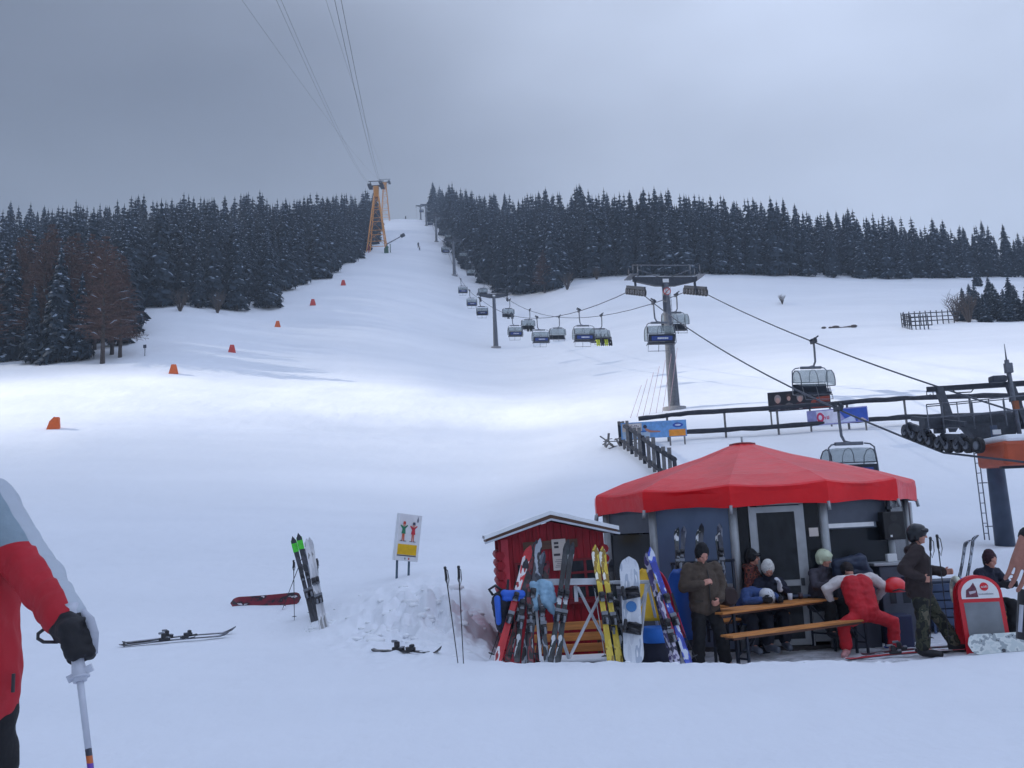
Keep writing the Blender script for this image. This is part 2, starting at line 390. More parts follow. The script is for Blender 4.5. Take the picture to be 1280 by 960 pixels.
def larch_crown(h, rad, seed, nl=38, nb=11):
    rg = random.Random(seed); mb = MB()
    for l in range(nl):
        t = (l+rg.random())/nl; z = h*(.2+.8*t); r = (rad*(1-t)**.75+.2)
        for b in range(nb if t < .8 else 6):
            a = rg.random()*6.283; rr = r*rg.uniform(.5, 1.1); ca, sa = math.cos(a), math.sin(a)
            up_ = rg.uniform(-.15, .18)*rr
            p = [Vector((0, 0, z)), Vector((ca*rr*.5, sa*rr*.5, z+up_*.3-.04*rr)), Vector((ca*rr, sa*rr, z+up_))]
            for (u, v) in ((p[0], p[1]), (p[1], p[2])): mb.add([u+Vector((0, 0, .035)), v+Vector((0, 0, .02)), v-Vector((0, 0, .02)), u-Vector((0, 0, .035))], [[0, 1, 2, 3]], 0)
            for f in range(9):
                g = rg.uniform(.2, 1); q = p[0].lerp(p[1], g*2) if g < .5 else p[1].lerp(p[2], g*2-1)
                e = Vector((rg.uniform(-.35, .35), rg.uniform(-.35, .35), -rg.uniform(.1, .5)))*(.6+.25*rr)
                n = Vector((-e.y, e.x, .15)).normalized()*.04
                mb.add([q-n, q+n, q+e], [[0, 1, 2]], 0)
            if rg.random() < .10: mb.add([p[1]+Vector((0, 0, .08)), p[2]+Vector((.1, .1, .05)), p[2]+Vector((-.1, -.1, .05))], [[0, 1, 2]], 1)
    return mb
def mesh_of(mb, name, mats):
    me = mb.mesh(name)
    for m in mats: me.materials.append(m)
    return me
def trunk_mesh(h, r, name, m, n=7):
    mb = MB(); mb.tube([(0, 0, -.4), (0, 0, h*.08), (.05, .02, h*.5), (0, 0, h*.97)], [r*1.25, r, r*.62, .02], n)
    return mesh_of(mb, name, [m])
SPR = [mesh_of(spruce_crown(15, r, 10+i, 30, 10, sn, ba), 'spruce_crown', [NEEDLE, TSNOW]) for i, (r, sn, ba) in enumerate(((2.6, .6, .05), (2.3, .45, .07), (2.9, .7, .04), (2.2, .38, .10), (2.5, .3, .05), (2.7, .5, .08)))]
SPRT = trunk_mesh(15, .22, 'spruce_trunk', BARK)
LOWS = [spruce_crown(15, r, 50+i, 15, 7, sn, .12) for i, (r, sn) in enumerate(((2.6, .55), (2.3, .4), (2.8, .6)))]
LAR = [mesh_of(larch_crown(15, 2.8, 70+i), 'larch_crown', [LARCH, TSNOW]) for i in range(3)]
LART = trunk_mesh(15, .2, 'larch_trunk', LBARK)
def plant(name, label, cat, group, crown, trunk, p, h, rz, wide=1.):
    s = h/15.
    o = thing(name, label, cat, p, rz, group); o.scale = (s*wide, s*wide, s)
    link('trunk', trunk, o); link('crown', crown, o)
    return o
def front(px):
    """(nearest, farthest) tree distance for a picture column, None in the cleared piste"""
    if px < 470:
        a = np.interp(px, [-160, 60, 168, 172, 250, 335, 352, 400, 440, 465], [90, 90, 92, 138, 140, 148, 166, 190, 225, 285])
        b = np.interp(px, [-160, 0, 300, 440, 465], [225, 225, 250, 320, 345]); return a, b
    if px > 543:
        a = np.interp(px, [543, 556, 575, 590, 625, 690, 720, 780, 860, 1000, 1290, 1500], [405, 330, 262, 240, 203, 193, 199, 194, 188, 190, 196, 196])
        b = np.interp(px, [545, 600, 700, 1000, 1290], [440, 360, 270, 248, 228]); return a, b
    return None
TS = []
def scatter():
    rg = random.Random(3); pts = []
    cell = {}
    def ok(x, y, r):
        ci, cj = int(x//4), int(y//4)
        for i in (-1, 0, 1):
            for j in (-1, 0, 1):
                for (a, b) in cell.get((ci+i, cj+j), ()):
                    if (a-x)**2+(b-y)**2 < r*r: return False
        return True
    cand = []
    for px in np.arange(-140, 1420, 3.1):
        f = front(px)
        if f is None: continue
        a, b = f
        if px < 170: a = max(a, 112)
        for d in np.arange(a, b, 2.2): cand.append((px+rg.uniform(-3, 3), d+rg.uniform(-1.5, 1.5)))
    rg.shuffle(cand)
    cand.sort(key=lambda q: q[1]//6)
    for px, d in cand:
        p = G(px, d)
        if ok(p.x, p.y, 3.3):
            cell.setdefault((int(p.x//4), int(p.y//4)), []).append((p.x, p.y)); pts.append((px, d, p))
    return pts
def tree_h(px, d, rg):
    base = np.interp(px, [-140, 100, 250, 400, 460, 545, 600, 700, 860, 1000, 1150, 1280, 1400], [15, 15, 15.5, 16.5, 16.5, 18, 18.5, 18, 17, 15, 13, 10.5, 9.5])
    return base*rg.uniform(.68, 1.12)*(1+.13*noise.noise(Vector((px*.018, d*.03, 1)))+.05*noise.noise(Vector((px*.06, d*.05, 2))))
def forest():
    rg = random.Random(11)
    pts = scatter()
    for q in pts: TS.append((q[0], q[1], q[2], tree_h(q[0], q[1], rg)))
    # how much of each tree the trees in front leave in view decides which stand as things of their own
    prof = {}
    sized = []
    for k, (px, d, p, h) in enumerate(sorted(TS, key=lambda q: q[1])):
        if not -20 < px < 1300: sized.append((0, px, d, p, h)); continue
        x0, yb = proj(p); _, yt = proj(p+Vector((0, 0, h))); w = 2.1*h/15/d*F*.8
        vis = 0
        for c in range(int((x0-w)//6), int((x0+w)//6)+1):
            top = prof.get(c, 9999); lo = min(yb, top)
            fy = yt+(yb-yt)*abs(c*6+3-x0)/max(w, 1)*.9
            if fy < lo: vis += (lo-fy)*6; prof[c] = min(top, fy)
        sized.append((vis, px, d, p, h))
    sized.sort(key=lambda q: -q[0])
    return sized
ALLT = forest()
NBIG = 268
tr_l = 'snow dusted dark green spruce in the dense forest left of the piste'
tr_r = 'snow dusted dark green spruce in the dense forest right of the piste'
rgf = random.Random(5)
for k, (vis, px, d, p, h) in enumerate(ALLT[:NBIG]):
    left = px < 500
    plant('spruce_tree', tr_l if left else tr_r, 'spruce tree', 'spruces in the forest left of the piste' if left else 'spruces in the forest right of the piste', rgf.choice(SPR), SPRT, p, h, rgf.random()*6.28, rgf.uniform(.92, 1.15))
def far_forest(sel, name, label):
    mb_v = []; mb_f = []; mb_m = []; off = 0
    arr = []
    for mb in LOWS:
        v = np.array(mb.v, dtype=np.float32); f3 = [f for f in mb.f]; arr.append((v, f3, mb.m))
    for (vis, px, d, p, h) in sel:
        v, f, m = arr[rgf.randrange(3)]; s = h/15; a = rgf.random()*6.28; c, q = math.cos(a), math.sin(a); w = rgf.uniform(.95, 1.2)
        vv = np.stack([(v[:, 0]*c-v[:, 1]*q)*s*w+p.x, (v[:, 0]*q+v[:, 1]*c)*s*w+p.y, v[:, 2]*s+p.z], -1)
        mb_v.append(vv); mb_f += [[i+off for i in ff] for ff in f]; mb_m += m; off += len(v)
    me = bpy.data.meshes.new(name); me.from_pydata(np.concatenate(mb_v).tolist(), [], mb_f)
    me.polygons.foreach_set('material_index', mb_m); me.materials.append(NEEDLE); me.materials.append(TSNOW)
    o = link(name, me); stuff(o); o['label'] = label
rest = [q for q in ALLT[NBIG:] if q[0] > 0 or rgf.random() < .5]
far_forest([q for q in rest if q[1] < 500], 'forest', 'dark mass of spruces filling the wood left of the piste')
far_forest([q for q in rest if q[1] >= 500], 'forest', 'dark mass of spruces filling the wood right of the piste')

# the near corner wood on the left: larches and snowy spruces (base pixel, distance, height, kind)
NEARW = [(-60, 104, 15, 's'), (-25, 98, 14, 'l'), (12, 101, 13.5, 's2'), (30, 108, 15.5, 'l'), (52, 99, 14.5, 'l'), (72, 96, 13.2, 's2'), (60, 112, 16, 'l'), (92, 105, 14.5, 'l'), (100, 96, 10, 's'),
         (118, 104, 13, 'l'), (128, 94, 14.0, 'l'), (140, 99, 12.5, 'l'), (108, 110, 15, 's'), (0, 110, 15, 's'), (40, 96, 9, 's'), (148, 106, 12, 's'), (-100, 100, 15, 's'), (-110, 110, 15, 'l'), (80, 118, 15, 's'), (20, 103, 14.5, 'l'), (84, 100, 14, 'l'), (112, 98, 14, 'l'), (150, 97, 11.5, 'l'), (64, 101, 15, 'l')]
for px, d, h, k in NEARW:
    p = G(px, d)
    if k == 'l': plant('larch_tree', 'bare brown larch in the clump at the left edge of the piste', 'larch tree', 'larches in the clump on the left', LAR[px % 3], LART, p, h, px, 1.22)
    else: plant('spruce_tree', 'tall snow laden spruce among the brown larches on the left', 'spruce tree', 'spruces among the brown larches', SPR[2 if k == 's2' else px % 3], SPRT, p, h, px, 1.0)
# brown larch in front of the right wood
plant('larch_tree', 'low brown larch at the foot of the right forest beside the lift', 'larch tree', None, LAR[1], LART, G(681, 191), 9.5, 1, 1.6)
# clump of young conifers at the right edge
YC = [(1207, 131, 5.2), (1222, 134, 5.4), (1232, 129, 4.4), (1246, 133, 5.6), (1258, 130, 5.0), (1272, 132, 5.4), (1288, 130, 5.6), (1303, 133, 5.6), (1240, 139, 6), (1265, 139, 6), (1215, 139, 5)]
for px, d, h in YC:
    plant('young_spruce', 'young dark spruce in the small clump beyond the rail fence', 'young spruce', 'young spruces in the clump at the right edge', SPR[px % 4], SPRT, G(px, d), h, px, 1.6)
plant('young_spruce', 'single snowy young spruce in front of the right forest near its end', 'young spruce', None, SPR[2], SPRT, G(1222, 176), 4.6, 2, 1.2)
def bush_mesh(seed):
    rg = random.Random(seed); mb = MB()
    for i in range(26):
        a = rg.random()*6.28; s = rg.uniform(.2, .6); q = Vector((math.cos(a)*s, math.sin(a)*s, rg.uniform(.7, 1.2)))
        mb.tube([(0, 0, -.1), q*.5+Vector((0, 0, .1)), q], [.02, .012, .005], 4)
        for _ in range(4):
            e = q.lerp(Vector((0, 0, 0)), rg.uniform(0, .5)); mb.tube([e, e+Vector((rg.uniform(-.25, .25), rg.uniform(-.25, .25), rg.uniform(.1, .3)))], [.008, .003], 3)
    return mesh_of(mb, 'bush_twigs', [BUSHM])
BU = [bush_mesh(i) for i in range(2)]
for i, (px, d, s, lab) in enumerate([(709, 186, 3.2, 'bare brown bush standing alone on snow before the right forest'), (746, 192, 2.5, 'small bare bush at the foot of the right forest'), (978, 150, 1.6, 'tuft of brown grass poking through the snowy meadow'),
                          (1196, 131, 3.6, 'bare brown bush at the left end of the young spruces'), (1212, 128, 3.8, 'bare brown bush growing between the young spruces'), (225, 133, 3., 'bare bush at the front of the left forest'), (272, 137, 3., 'bare bush right of the gap in the left forest edge')]):
    o = link('bush', BU[i % 2]); o.location = G(px, d); o.scale = (s, s, s*.9); o.rotation_euler.z = i; tag(o, lab, 'bush')
# heap of stones and earth showing through the meadow
mb = MB(); rg = random.Random(2)
for i in range(14): mb.sphere((rg.uniform(-2.2, 2.2), rg.uniform(-.6, .6), rg.uniform(-.1, .1)), rg.uniform(.15, .38), n=7, sc=(1.6, 1, .7))
o = mb.build('bare_earth', mat('earth', (.09, .075, .07), .95, var=.4)); o.location = hit(1047, 410, 60); tag(o, 'dark patch of bare stones showing through the snowy meadow', 'stones')
# ------------------------------------------------------------------ chairlift, gondola towers, cables
GALV = mat('galvanised_steel', srgb(108, 112, 120), .55, .6, var=.2, scale=9, bump=.1)
DKST = mat('dark_steel', srgb(62, 66, 74), .55, .4, var=.25, scale=9)
CABLE = mat('cable_steel', srgb(70, 74, 84), .5, .5)
RUB = mat('black_rubber', (.02, .02, .022), .8)
WHITEP = mat('white_paint', (.72, .73, .74), .5, var=.06)
BLUEP = mat('blue_banner', srgb(38, 62, 130), .5, var=.15)
SEATM = mat('seat_padding', srgb(38, 42, 52), .8, var=.2)
ORANGE = mat('orange_paint', srgb(222, 150, 62), .55, var=.2, scale=3)
ORANGE2 = mat('orange_housing', srgb(176, 74, 38), .5, var=.12, scale=3)
SNOWC = mat('settled_snow', (.82, .84, .87), .75, var=.04, bump=.25, bscale=12)
def glassy(name, col, alpha, rough=.15, spec=.5):
    m, N, L, B = nt(name)
    B.inputs['Base Color'].default_value = (*col, 1); B.inputs['Roughness'].default_value = rough; B.inputs['Specular IOR Level'].default_value = spec
    t = N.new('ShaderNodeBsdfTransparent'); t.inputs['Color'].default_value = (.82, .86, .88, 1)
    x = N.new('ShaderNodeMixShader')
    n = N.new('ShaderNodeTexNoise'); n.inputs['Scale'].default_value = 3; r = N.new('ShaderNodeMapRange'); r.inputs['To Min'].default_value = alpha-.12; r.inputs['To Max'].default_value = alpha+.12
    L.new(n.outputs['Fac'], r.inputs['Value']); L.new(r.outputs[0], x.inputs['Fac'])
    L.new(t.outputs[0], x.inputs[1]); L.new(B.outputs[0], x.inputs[2]); L.new(x.outputs[0], N['Material Output'].inputs['Surface'])
    return m
BUBBLE = glassy('bubble_visor', srgb(150, 160, 160), .42)
GAUGE = 2.15
# towers: (px, d, sheave height over ground)
TW = [(1250, 28.0, None), (843, 62., 8.45), (620, 142., 7.9), (568, 222., 8.6), (545.5, 300., 8.6), (533, 372., 8.8), (526, 432., 6.6)]
BASES = [G(px, d) for px, d, h in TW]
def across(i):
    a = BASES[max(i-1, 1)]; b = BASES[min(i+1, len(BASES)-1)]
    t = Vector((b.x-a.x, b.y-a.y, 0)).normalized(); return Vector((t.y, -t.x, 0)), t     # to the right of the uphill direction
SH = []          # sheave points (left, right) per tower
for i, (px, d, h) in enumerate(TW):
    if i == 0:
        L0 = P(1180, 566, 28); tdir = (Vector((BASES[1].x, BASES[1].y, 0))-Vector((L0.x+GAUGE, L0.y, 0))).normalized(); ac = Vector((tdir.y, -tdir.x, 0))
        SH.append((L0, L0+ac*2*GAUGE+Vector((0, 0, .6))))
    else:
        ac, t = across(i); top = BASES[i]+Vector((0, 0, h)); SH.append((top-ac*GAUGE, top+ac*GAUGE))
SAG = [.85, 2.6, 2.6, 1.6, 1.2, .8]
def cable_pt(side, i, t):
    a = SH[i][side]; b = SH[i+1][side]; p = a.lerp(b, t); return p-Vector((0, 0, 4*SAG[i]*(.6 if i == 0 and side else 1)*t*(1-t)))
def cable(side):
    pts = []
    a = SH[0][side]; dn = (SH[0][side]-cable_pt(side, 0, .1)); pts.append(a+dn.normalized()*9+Vector((0, 0, 1.5)))
    for i in range(len(SH)-1):
        for k in range(16): pts.append(cable_pt(side, i, k/16))
    pts.append(SH[-1][side]); pts.append(SH[-1][side]+Vector((-3, 40, -2)))
    mb = MB(); mb.tube(pts, .034, 6); return mb
o = cable(0).build('haul_cable', CABLE); tag(o, 'steel lift cable on the left side of the towers, running up past the empty chairs', 'cable')
o = cable(1).build('haul_cable', CABLE); tag(o, 'steel lift cable on the right side of the towers, nearer the banners', 'cable')

def sheave_train(parent, c, t, n, r=.2, step=.5, tilt=0., under=False):
    """row of wheels along the rope at local point c"""
    ac = Vector((t.y, -t.x, 0)); d = Vector((t.x, t.y, 0))*math.cos(tilt)+Vector((0, 0, 1))*math.sin(tilt); nrm = Vector((0, 0, 1))*math.cos(tilt)-Vector((t.x, t.y, 0))*math.sin(tilt)
    s = Vector(c)-nrm*(r if not under else -r)
    for k in range(n):
        p = s+d*(k-(n-1)/2)*step
        mb = MB(); mb.tube([p-ac*.05, p-ac*.05, p+ac*.05, p+ac*.05], [.02, r, r, .02], 14, 0, smooth=False); mb.tube([p-ac*.07, p+ac*.07], r*.55, 10, 1, smooth=False)
        mb.build('sheave', [RUB, GALV], parent)
    mb = MB()
    for k in range(n//2):
        p = s+d*(2*k+.5-(n-1)/2)*step; mb.beam(p-d*step*.6-ac*.09, p+d*step*.6-ac*.09, .03, .08); mb.beam(p-d*step*.6+ac*.09, p+d*step*.6+ac*.09, .03, .08)
        mb.beam(p, p+nrm*.28 if not under else p-nrm*.0, .07, .09)
    q = s+nrm*.3 if not under else s
    mb.beam(q-d*step*(n/2-.5), q+d*step*(n/2-.5), .12, .2)
    mb.build('sheave_frame', DKST, parent)
def tower(i, label):
    px, d, h = TW[i]; B = BASES[i]; ac, t = across(i)
    o = thing('lift_tower', label, 'lift tower', B, 0, 'chairlift towers on the slope')
    q = lambda v: v-B
    l, r = q(SH[i][0]), q(SH[i][1]); tilt = math.atan2((SH[min(i+1, len(SH)-1)][0]-SH[i-1][0]).z, Vector((SH[min(i+1, len(SH)-1)][0]-SH[i-1][0]).xy).length)
    top = Vector((0, 0, h+.5)); near = i <= 2
    mb = MB(); mb.tube([(0, 0, -.6), (0, 0, .15), (0, 0, .15), (0, 0, h+.3)], [.52, .52, .40, .24], 14); mb.build('pole', GALV, o)
    mb = MB(); mb.tube([(0, 0, -.5), (0, 0, .12)], .8, 16); mb.build('footing', mat('concrete', (.26, .26, .27), .9, bump=.3), o)
    mb = MB()
    mb.prism([(-GAUGE-.15, .28), (-GAUGE-.15, .0), (-.7, -.35), (.7, -.35), (GAUGE+.15, 0), (GAUGE+.15, .28)], .3, 0, Matrix.Translation(top) @ Matrix((ac, t, Vector((0, 0, 1)))).transposed().to_4x4())
    mb.build('crossarm', DKST, o)
    if near:
        mb = MB()
        for s in (-1, 1):
            for k in (-1, 1):
                p = top+ac*(GAUGE+.25)*s+t*.5*k+Vector((0, 0, .3)); mb.tube([p, p+Vector((0, 0, .75))], .022, 5)
            p = top+ac*(GAUGE+.3)*s; mb.beam(p-t*.8+Vector((0, 0, .3)), p+t*.8+Vector((0, 0, .3)), .5, .04)
            mb.tube([top+ac*(GAUGE*.2)*s+Vector((0, 0, .3)), top+ac*(GAUGE*.9)*s+Vector((0, 0, .85))], .03, 5)
        mb.tube([top-ac*(GAUGE*1.05)+Vector((0, 0, 1.15)), top+ac*(GAUGE*1.05)+Vector((0, 0, 1.15))], .03, 6)
        for s in (-.9, .9): mb.tube([top+ac*GAUGE*s+Vector((0, 0, .2)), top+ac*GAUGE*s*.98+Vector((0, 0, 1.2))], .03, 6)
        mb.build('service_railing', GALV, o)
        mb = MB()
        for k in range(int(h/.3)): mb.tube([Vector((0, 0, .5+k*.3))-t*.5-ac*.16, Vector((0, 0, .5+k*.3))-t*.5+ac*.16], .012, 4)
        for s in (-.16, .16): mb.tube([Vector((s*ac.x, s*ac.y, .3))-t*.5, Vector((s*ac.x, s*ac.y, h))-t*.5], .016, 4)
        mb.build('ladder', GALV, o)
        mb = MB(); mb.beam(top-t*.17-ac*.22, top-t*.17+ac*.22, .02, .26); mb.build('number_plate', WHITEP, o)
    n = 8 if i == 1 else 4; rr_ = .25 if i == 1 else .2
    sheave_train(o, l, t, n, rr_, rr_*2.4, tilt=tilt); sheave_train(o, r, t, n, rr_, rr_*2.4, tilt=tilt)
    for s, c in ((-1, l), (1, r)):
        MB().beam(top+ac*GAUGE*s, c+Vector((0, 0, .1)), .14, .16).build('hanger_bracket', DKST, o)
labs = {1: 'tall grey tubular lift tower with a wide crossarm, nearest of those standing on the slope', 2: 'grey lift tower beside the bend of the piste, a chair hanging at its crossarm',
        3: 'slim dark lift tower at the lower corner of the right forest edge', 4: 'slim dark lift tower against the upper right forest edge', 5: 'distant lift tower on the skyline with a wide head', 6: 'smallest lift tower on the skyline, left of the wide headed one'}
for i in range(1, len(TW)): tower(i, labs[i])
# round no-entry disc on the near tower
mb = MB(); c = BASES[1]+Vector((0, -.5, TW[1][2]-.35)); mb.tube([c, c+Vector((0, .02, 0))], .26, 20, 0, smooth=False)
for k in range(20):
    a = k*.314; mb.beam(c+Vector((math.cos(a)*.24, -.012, math.sin(a)*.24)), c+Vector((math.cos(a+.33)*.24, -.012, math.sin(a+.33)*.24)), .012, .05, 1)
mb.beam(c+Vector((-.16, -.014, -.16)), c+Vector((.16, -.014, .16)), .01, .05, 1)
o = mb.build('round_sign', [WHITEP, mat('sign_red', srgb(190, 40, 40), .5)]); tag(o, 'white round sign with a red ring under the crossarm of the nearest slope tower', 'sign')

# ---- chairs
def chair_proto():
    o = thing('lift_chair', 'x', 'lift chair', (0, 0, 0), 0, 'chairs on the lift cables')
    W = .87
    mb = MB(); mb.beam((0, -.28, .02), (0, .28, .02), .12, .16); mb.sphere((0, -.2, .12), .09, n=8); mb.sphere((0, .2, .12), .09, n=8); mb.beam((-.16, .1, .08), (.22, .22, .24), .05, .09); mb.beam((-.1, -.2, .08), (.16, -.24, .26), .05, .07)
    mb.build('cable_grip', DKST, o)
    mb = MB(); mb.tube([(0, 0, .0), (0, -.0, -.55), (-.02, 0, -1.0), (-.12, 0, -1.22), (-.42, 0, -1.30)], .055, 8); mb.build('hanger_arm', GALV, o)
    mb = MB(); mb.beam((-.5, 0, -1.30), (.62, 0, -1.30), .13, .13, bev=.03)
    for s in (-1, 1):
        mb.tube([(s*.55, 0, -1.30), (s*.76, .02, -1.33), (s*(W+.03), .05, -1.45), (s*(W+.05), .12, -2.0), (s*(W+.05), .16, -2.62), (s*(W+.03), -.3, -2.72)], .03, 7)
    mb.build('chair_frame', GALV, o)
    mb = MB(); mb.box((0, -.12, -2.62), (2*W, .5, .11), bev=.04); mb.build('seat', SEATM, o)
    mb = MB(); Mx = Matrix.Translation((0, .17, -2.33)) @ Matrix.Rotation(R(-10), 4, 'X'); mb.box((0, 0, 0), (2*W, .08, .48), M=Mx, bev=.03)
    bk = mb.build('backrest', SEATM, o)
    mb = MB(); mb.box((0, .055, -.02), (1.36, .02, .28), M=Mx); b = mb.build('advert_strip', BLUEP, bk)
    mb = MB()
    rg = random.Random(4); x = -.36
    while x < .36: w = rg.uniform(.05, .09); mb.box((x, .068, -.02), (w, .01, .10), M=Mx); x += w+.025
    mb.build('strip_lettering', WHITEP, bk)
    # bubble: curved visor shell from behind the head down to the footrest
    mb = MB(); n = 12; vs = []
    pr = [(.16, -2.02), (.14, -1.72), (.02, -1.52), (-.2, -1.44), (-.5, -1.5), (-.72, -1.72), (-.8, -2.05), (-.76, -2.35)]
    xs = [-W, -W*.96, -.5, 0, .5, W*.96, W]
    for y, z in pr:
        for k, x in enumerate(xs):
            e = 1-(abs(x)/W)**6*.06
            vs.append((x, y, -2.0+(z+2.0)*e))
    m = len(xs); fs = [[i*m+j, i*m+j+1, (i+1)*m+j+1, (i+1)*m+j] for i in range(len(pr)-1) for j in range(m-1)]
    mb.add(vs, fs, 0, True)
    for s in (0, m-1):
        mb.add([vs[i*m+s] for i in range(len(pr))], [list(range(len(pr)))], 0)
    bub = mb.build('bubble_visor', BUBBLE, o)
    mb = MB(); mb.tube([vs[j] for j in range(m)], .022, 5); mb.tube([vs[(len(pr)-1)*m+j] for j in range(m)], .022, 5)
    for s in (0, 3, m-1): mb.tube([Vector(vs[i*m+s])*1.004 for i in range(len(pr))], .016 if s == 3 else .024, 5)
    mb.build('visor_rim', DKST, bub)
    mb = MB(); mb.tube([(-.7, -.5, -2.35), (-.7, -.75, -3.0), (.7, -.75, -3.0), (.7, -.5, -2.35)], .022, 6); mb.tube([(0, -.75, -3.05), (0, -.52, -2.3)], .02, 6); mb.build('footrest_bar', GALV, o)
    for c in kids(o):
        if c.name.split('.')[0] not in ('cable_grip', 'hanger_arm'): c.location.x -= .34
    return o
CP = chair_proto(); CTREE = {CP.name: kids(CP)}
for k in CTREE[CP.name]: CTREE[k.name] = kids(k)
CHAIRS = []
def chair_at(side, i, px, label, down=None, group='chairs on the lift cables'):
    best = min((abs(proj(cable_pt(side, i, k/400))[0]-px), k/400) for k in range(6, 395)); p = cable_pt(side, i, best[1])
    return place_chair(side, i, p, label, group)
def place_chair(side, i, p, label, group):
    c = CP if not CHAIRS else dup(CP, tree=CTREE)
    a = SH[i][side]; b = SH[i+1][side]
    yaw = math.atan2(-(b.x-a.x), (b.y-a.y)) + (math.pi if side == 0 else 0)
    c.location = p; c.rotation_euler = (0, 0, yaw); c['label'] = label
    if group: c['group'] = group
    elif 'group' in c: del c['group']
    CHAIRS.append(c); return c
C1 = chair_at(0, 0, 1048, 'lift chair low behind the red tent roof, only its upper half showing', group='chairs below the nearest slope tower')
C2 = chair_at(0, 0, 817, 'lift chair with blue advert strip hanging right in front of the nearest slope tower', group='chairs below the nearest slope tower')
C3 = chair_at(1, 0, 1017, 'lift chair with closed clear visor hanging above the dark concert banner', group='chairs below the nearest slope tower')
C4 = chair_at(1, 1, 845, 'lift chair partly hidden behind the pole of the nearest slope tower', group='chairs below the nearest slope tower')
mid = 'chairs between the two lower towers of the slope'
C5 = chair_at(0, 1, 724, 'largest empty lift chair with a blue strip between the two lower slope towers', group=mid)
C6 = chair_at(1, 1, 752, 'lift chair carrying people in yellow trousers', group=mid)
C7 = chair_at(1, 1, 699, 'empty lift chair on the lower cable left of the passengers in yellow', group=mid)
C8 = chair_at(0, 1, 671, 'empty dark lift chair right beside a chair with dangling legs', group=mid)
C9 = chair_at(1, 1, 662, 'lift chair with dark dangling legs overlapped by an empty chair', group=mid)
C10 = chair_at(0, 1, 640, 'small dark lift chair just right of the second slope tower, the lower of two', group=mid)
C11 = chair_at(1, 1, 637, 'small lift chair with people just right of the second slope tower, the upper of two', group=mid)
up_ = 'small far lift chairs going up along the forest edge'
ul = 'small dark lift chair far up the lift line beside the forest edge'
for side, i, px in ((0, 2, 617), (0, 2, 600), (0, 2, 587), (0, 2, 576), (1, 2, 605), (1, 2, 590), (1, 2, 580), (0, 3, 560), (0, 3, 554), (1, 3, 567), (1, 3, 561), (0, 4, 543), (0, 4, 539), (1, 4, 547), (1, 4, 542.5), (0, 5, 529), (1, 5, 536)):
    chair_at(side, i, px, ul, group=up_)

# ---- the near tower of the bottom station (right edge)
def near_tower():
    l, r = SH[0]; t = tdir; B = G(1253, 28.0); B.x = (l.x+.35*(r.x-l.x)); B.z = H(B.x, 28.); 
    px_ = proj(B+Vector((0, 0, 2)))[0]
    o = thing('lift_tower', 'big grey lift tower at the right edge with a long row of cable wheels', 'lift tower', B)
    q = lambda v: Vector(v)-B
    ac = Vector((t.y, -t.x, 0)); ltop = q(l)+Vector((0, 0, .75))
    topz = ltop.z
    mb = MB(); mb.tube([(0, 0, -.5), (0, 0, topz)], [.29, .23], 16); mb.build('pole', mat('tower_paint', srgb(70, 82, 102), .5, .2, var=.2, scale=3), o)
    mb = MB(); 
    for k in range(int(topz/.3)): mb.tube([Vector((-.52, -.14, .4+k*.3)), Vector((-.52, .14, .4+k*.3))], .012, 4)
    for s in (-.14, .14): mb.tube([(-.52, s, .2), (-.52, s, topz)], .018, 5)
    for k in range(4): mb.beam((-.52, 0, .6+k*1.3), (-.3, 0, .6+k*1.3), .03, .03)
    mb.build('ladder', GALV, o)
    mb = MB(); mb.beam(ltop-ac*.6+Vector((0, 0, .15)), q(r)+Vector((0, 0, .3))+ac*.5, .32, .3); mb.prism([(-.9, .1), (.9, .1), (.35, -.7), (-.35, -.7)], .4, 0, Matrix.Translation((0, 0, topz-.02)))
    mb.build('crossarm', DKST, o)
    # eight wheels on a rocking beam along the rope
    upd = (cable_pt(0, 0, .12)-l); tl = math.atan2(upd.z, upd.xy.length)
    return o, q, ac, ltop, tl
NT, q0, ac0, ltop, tl0 = near_tower()
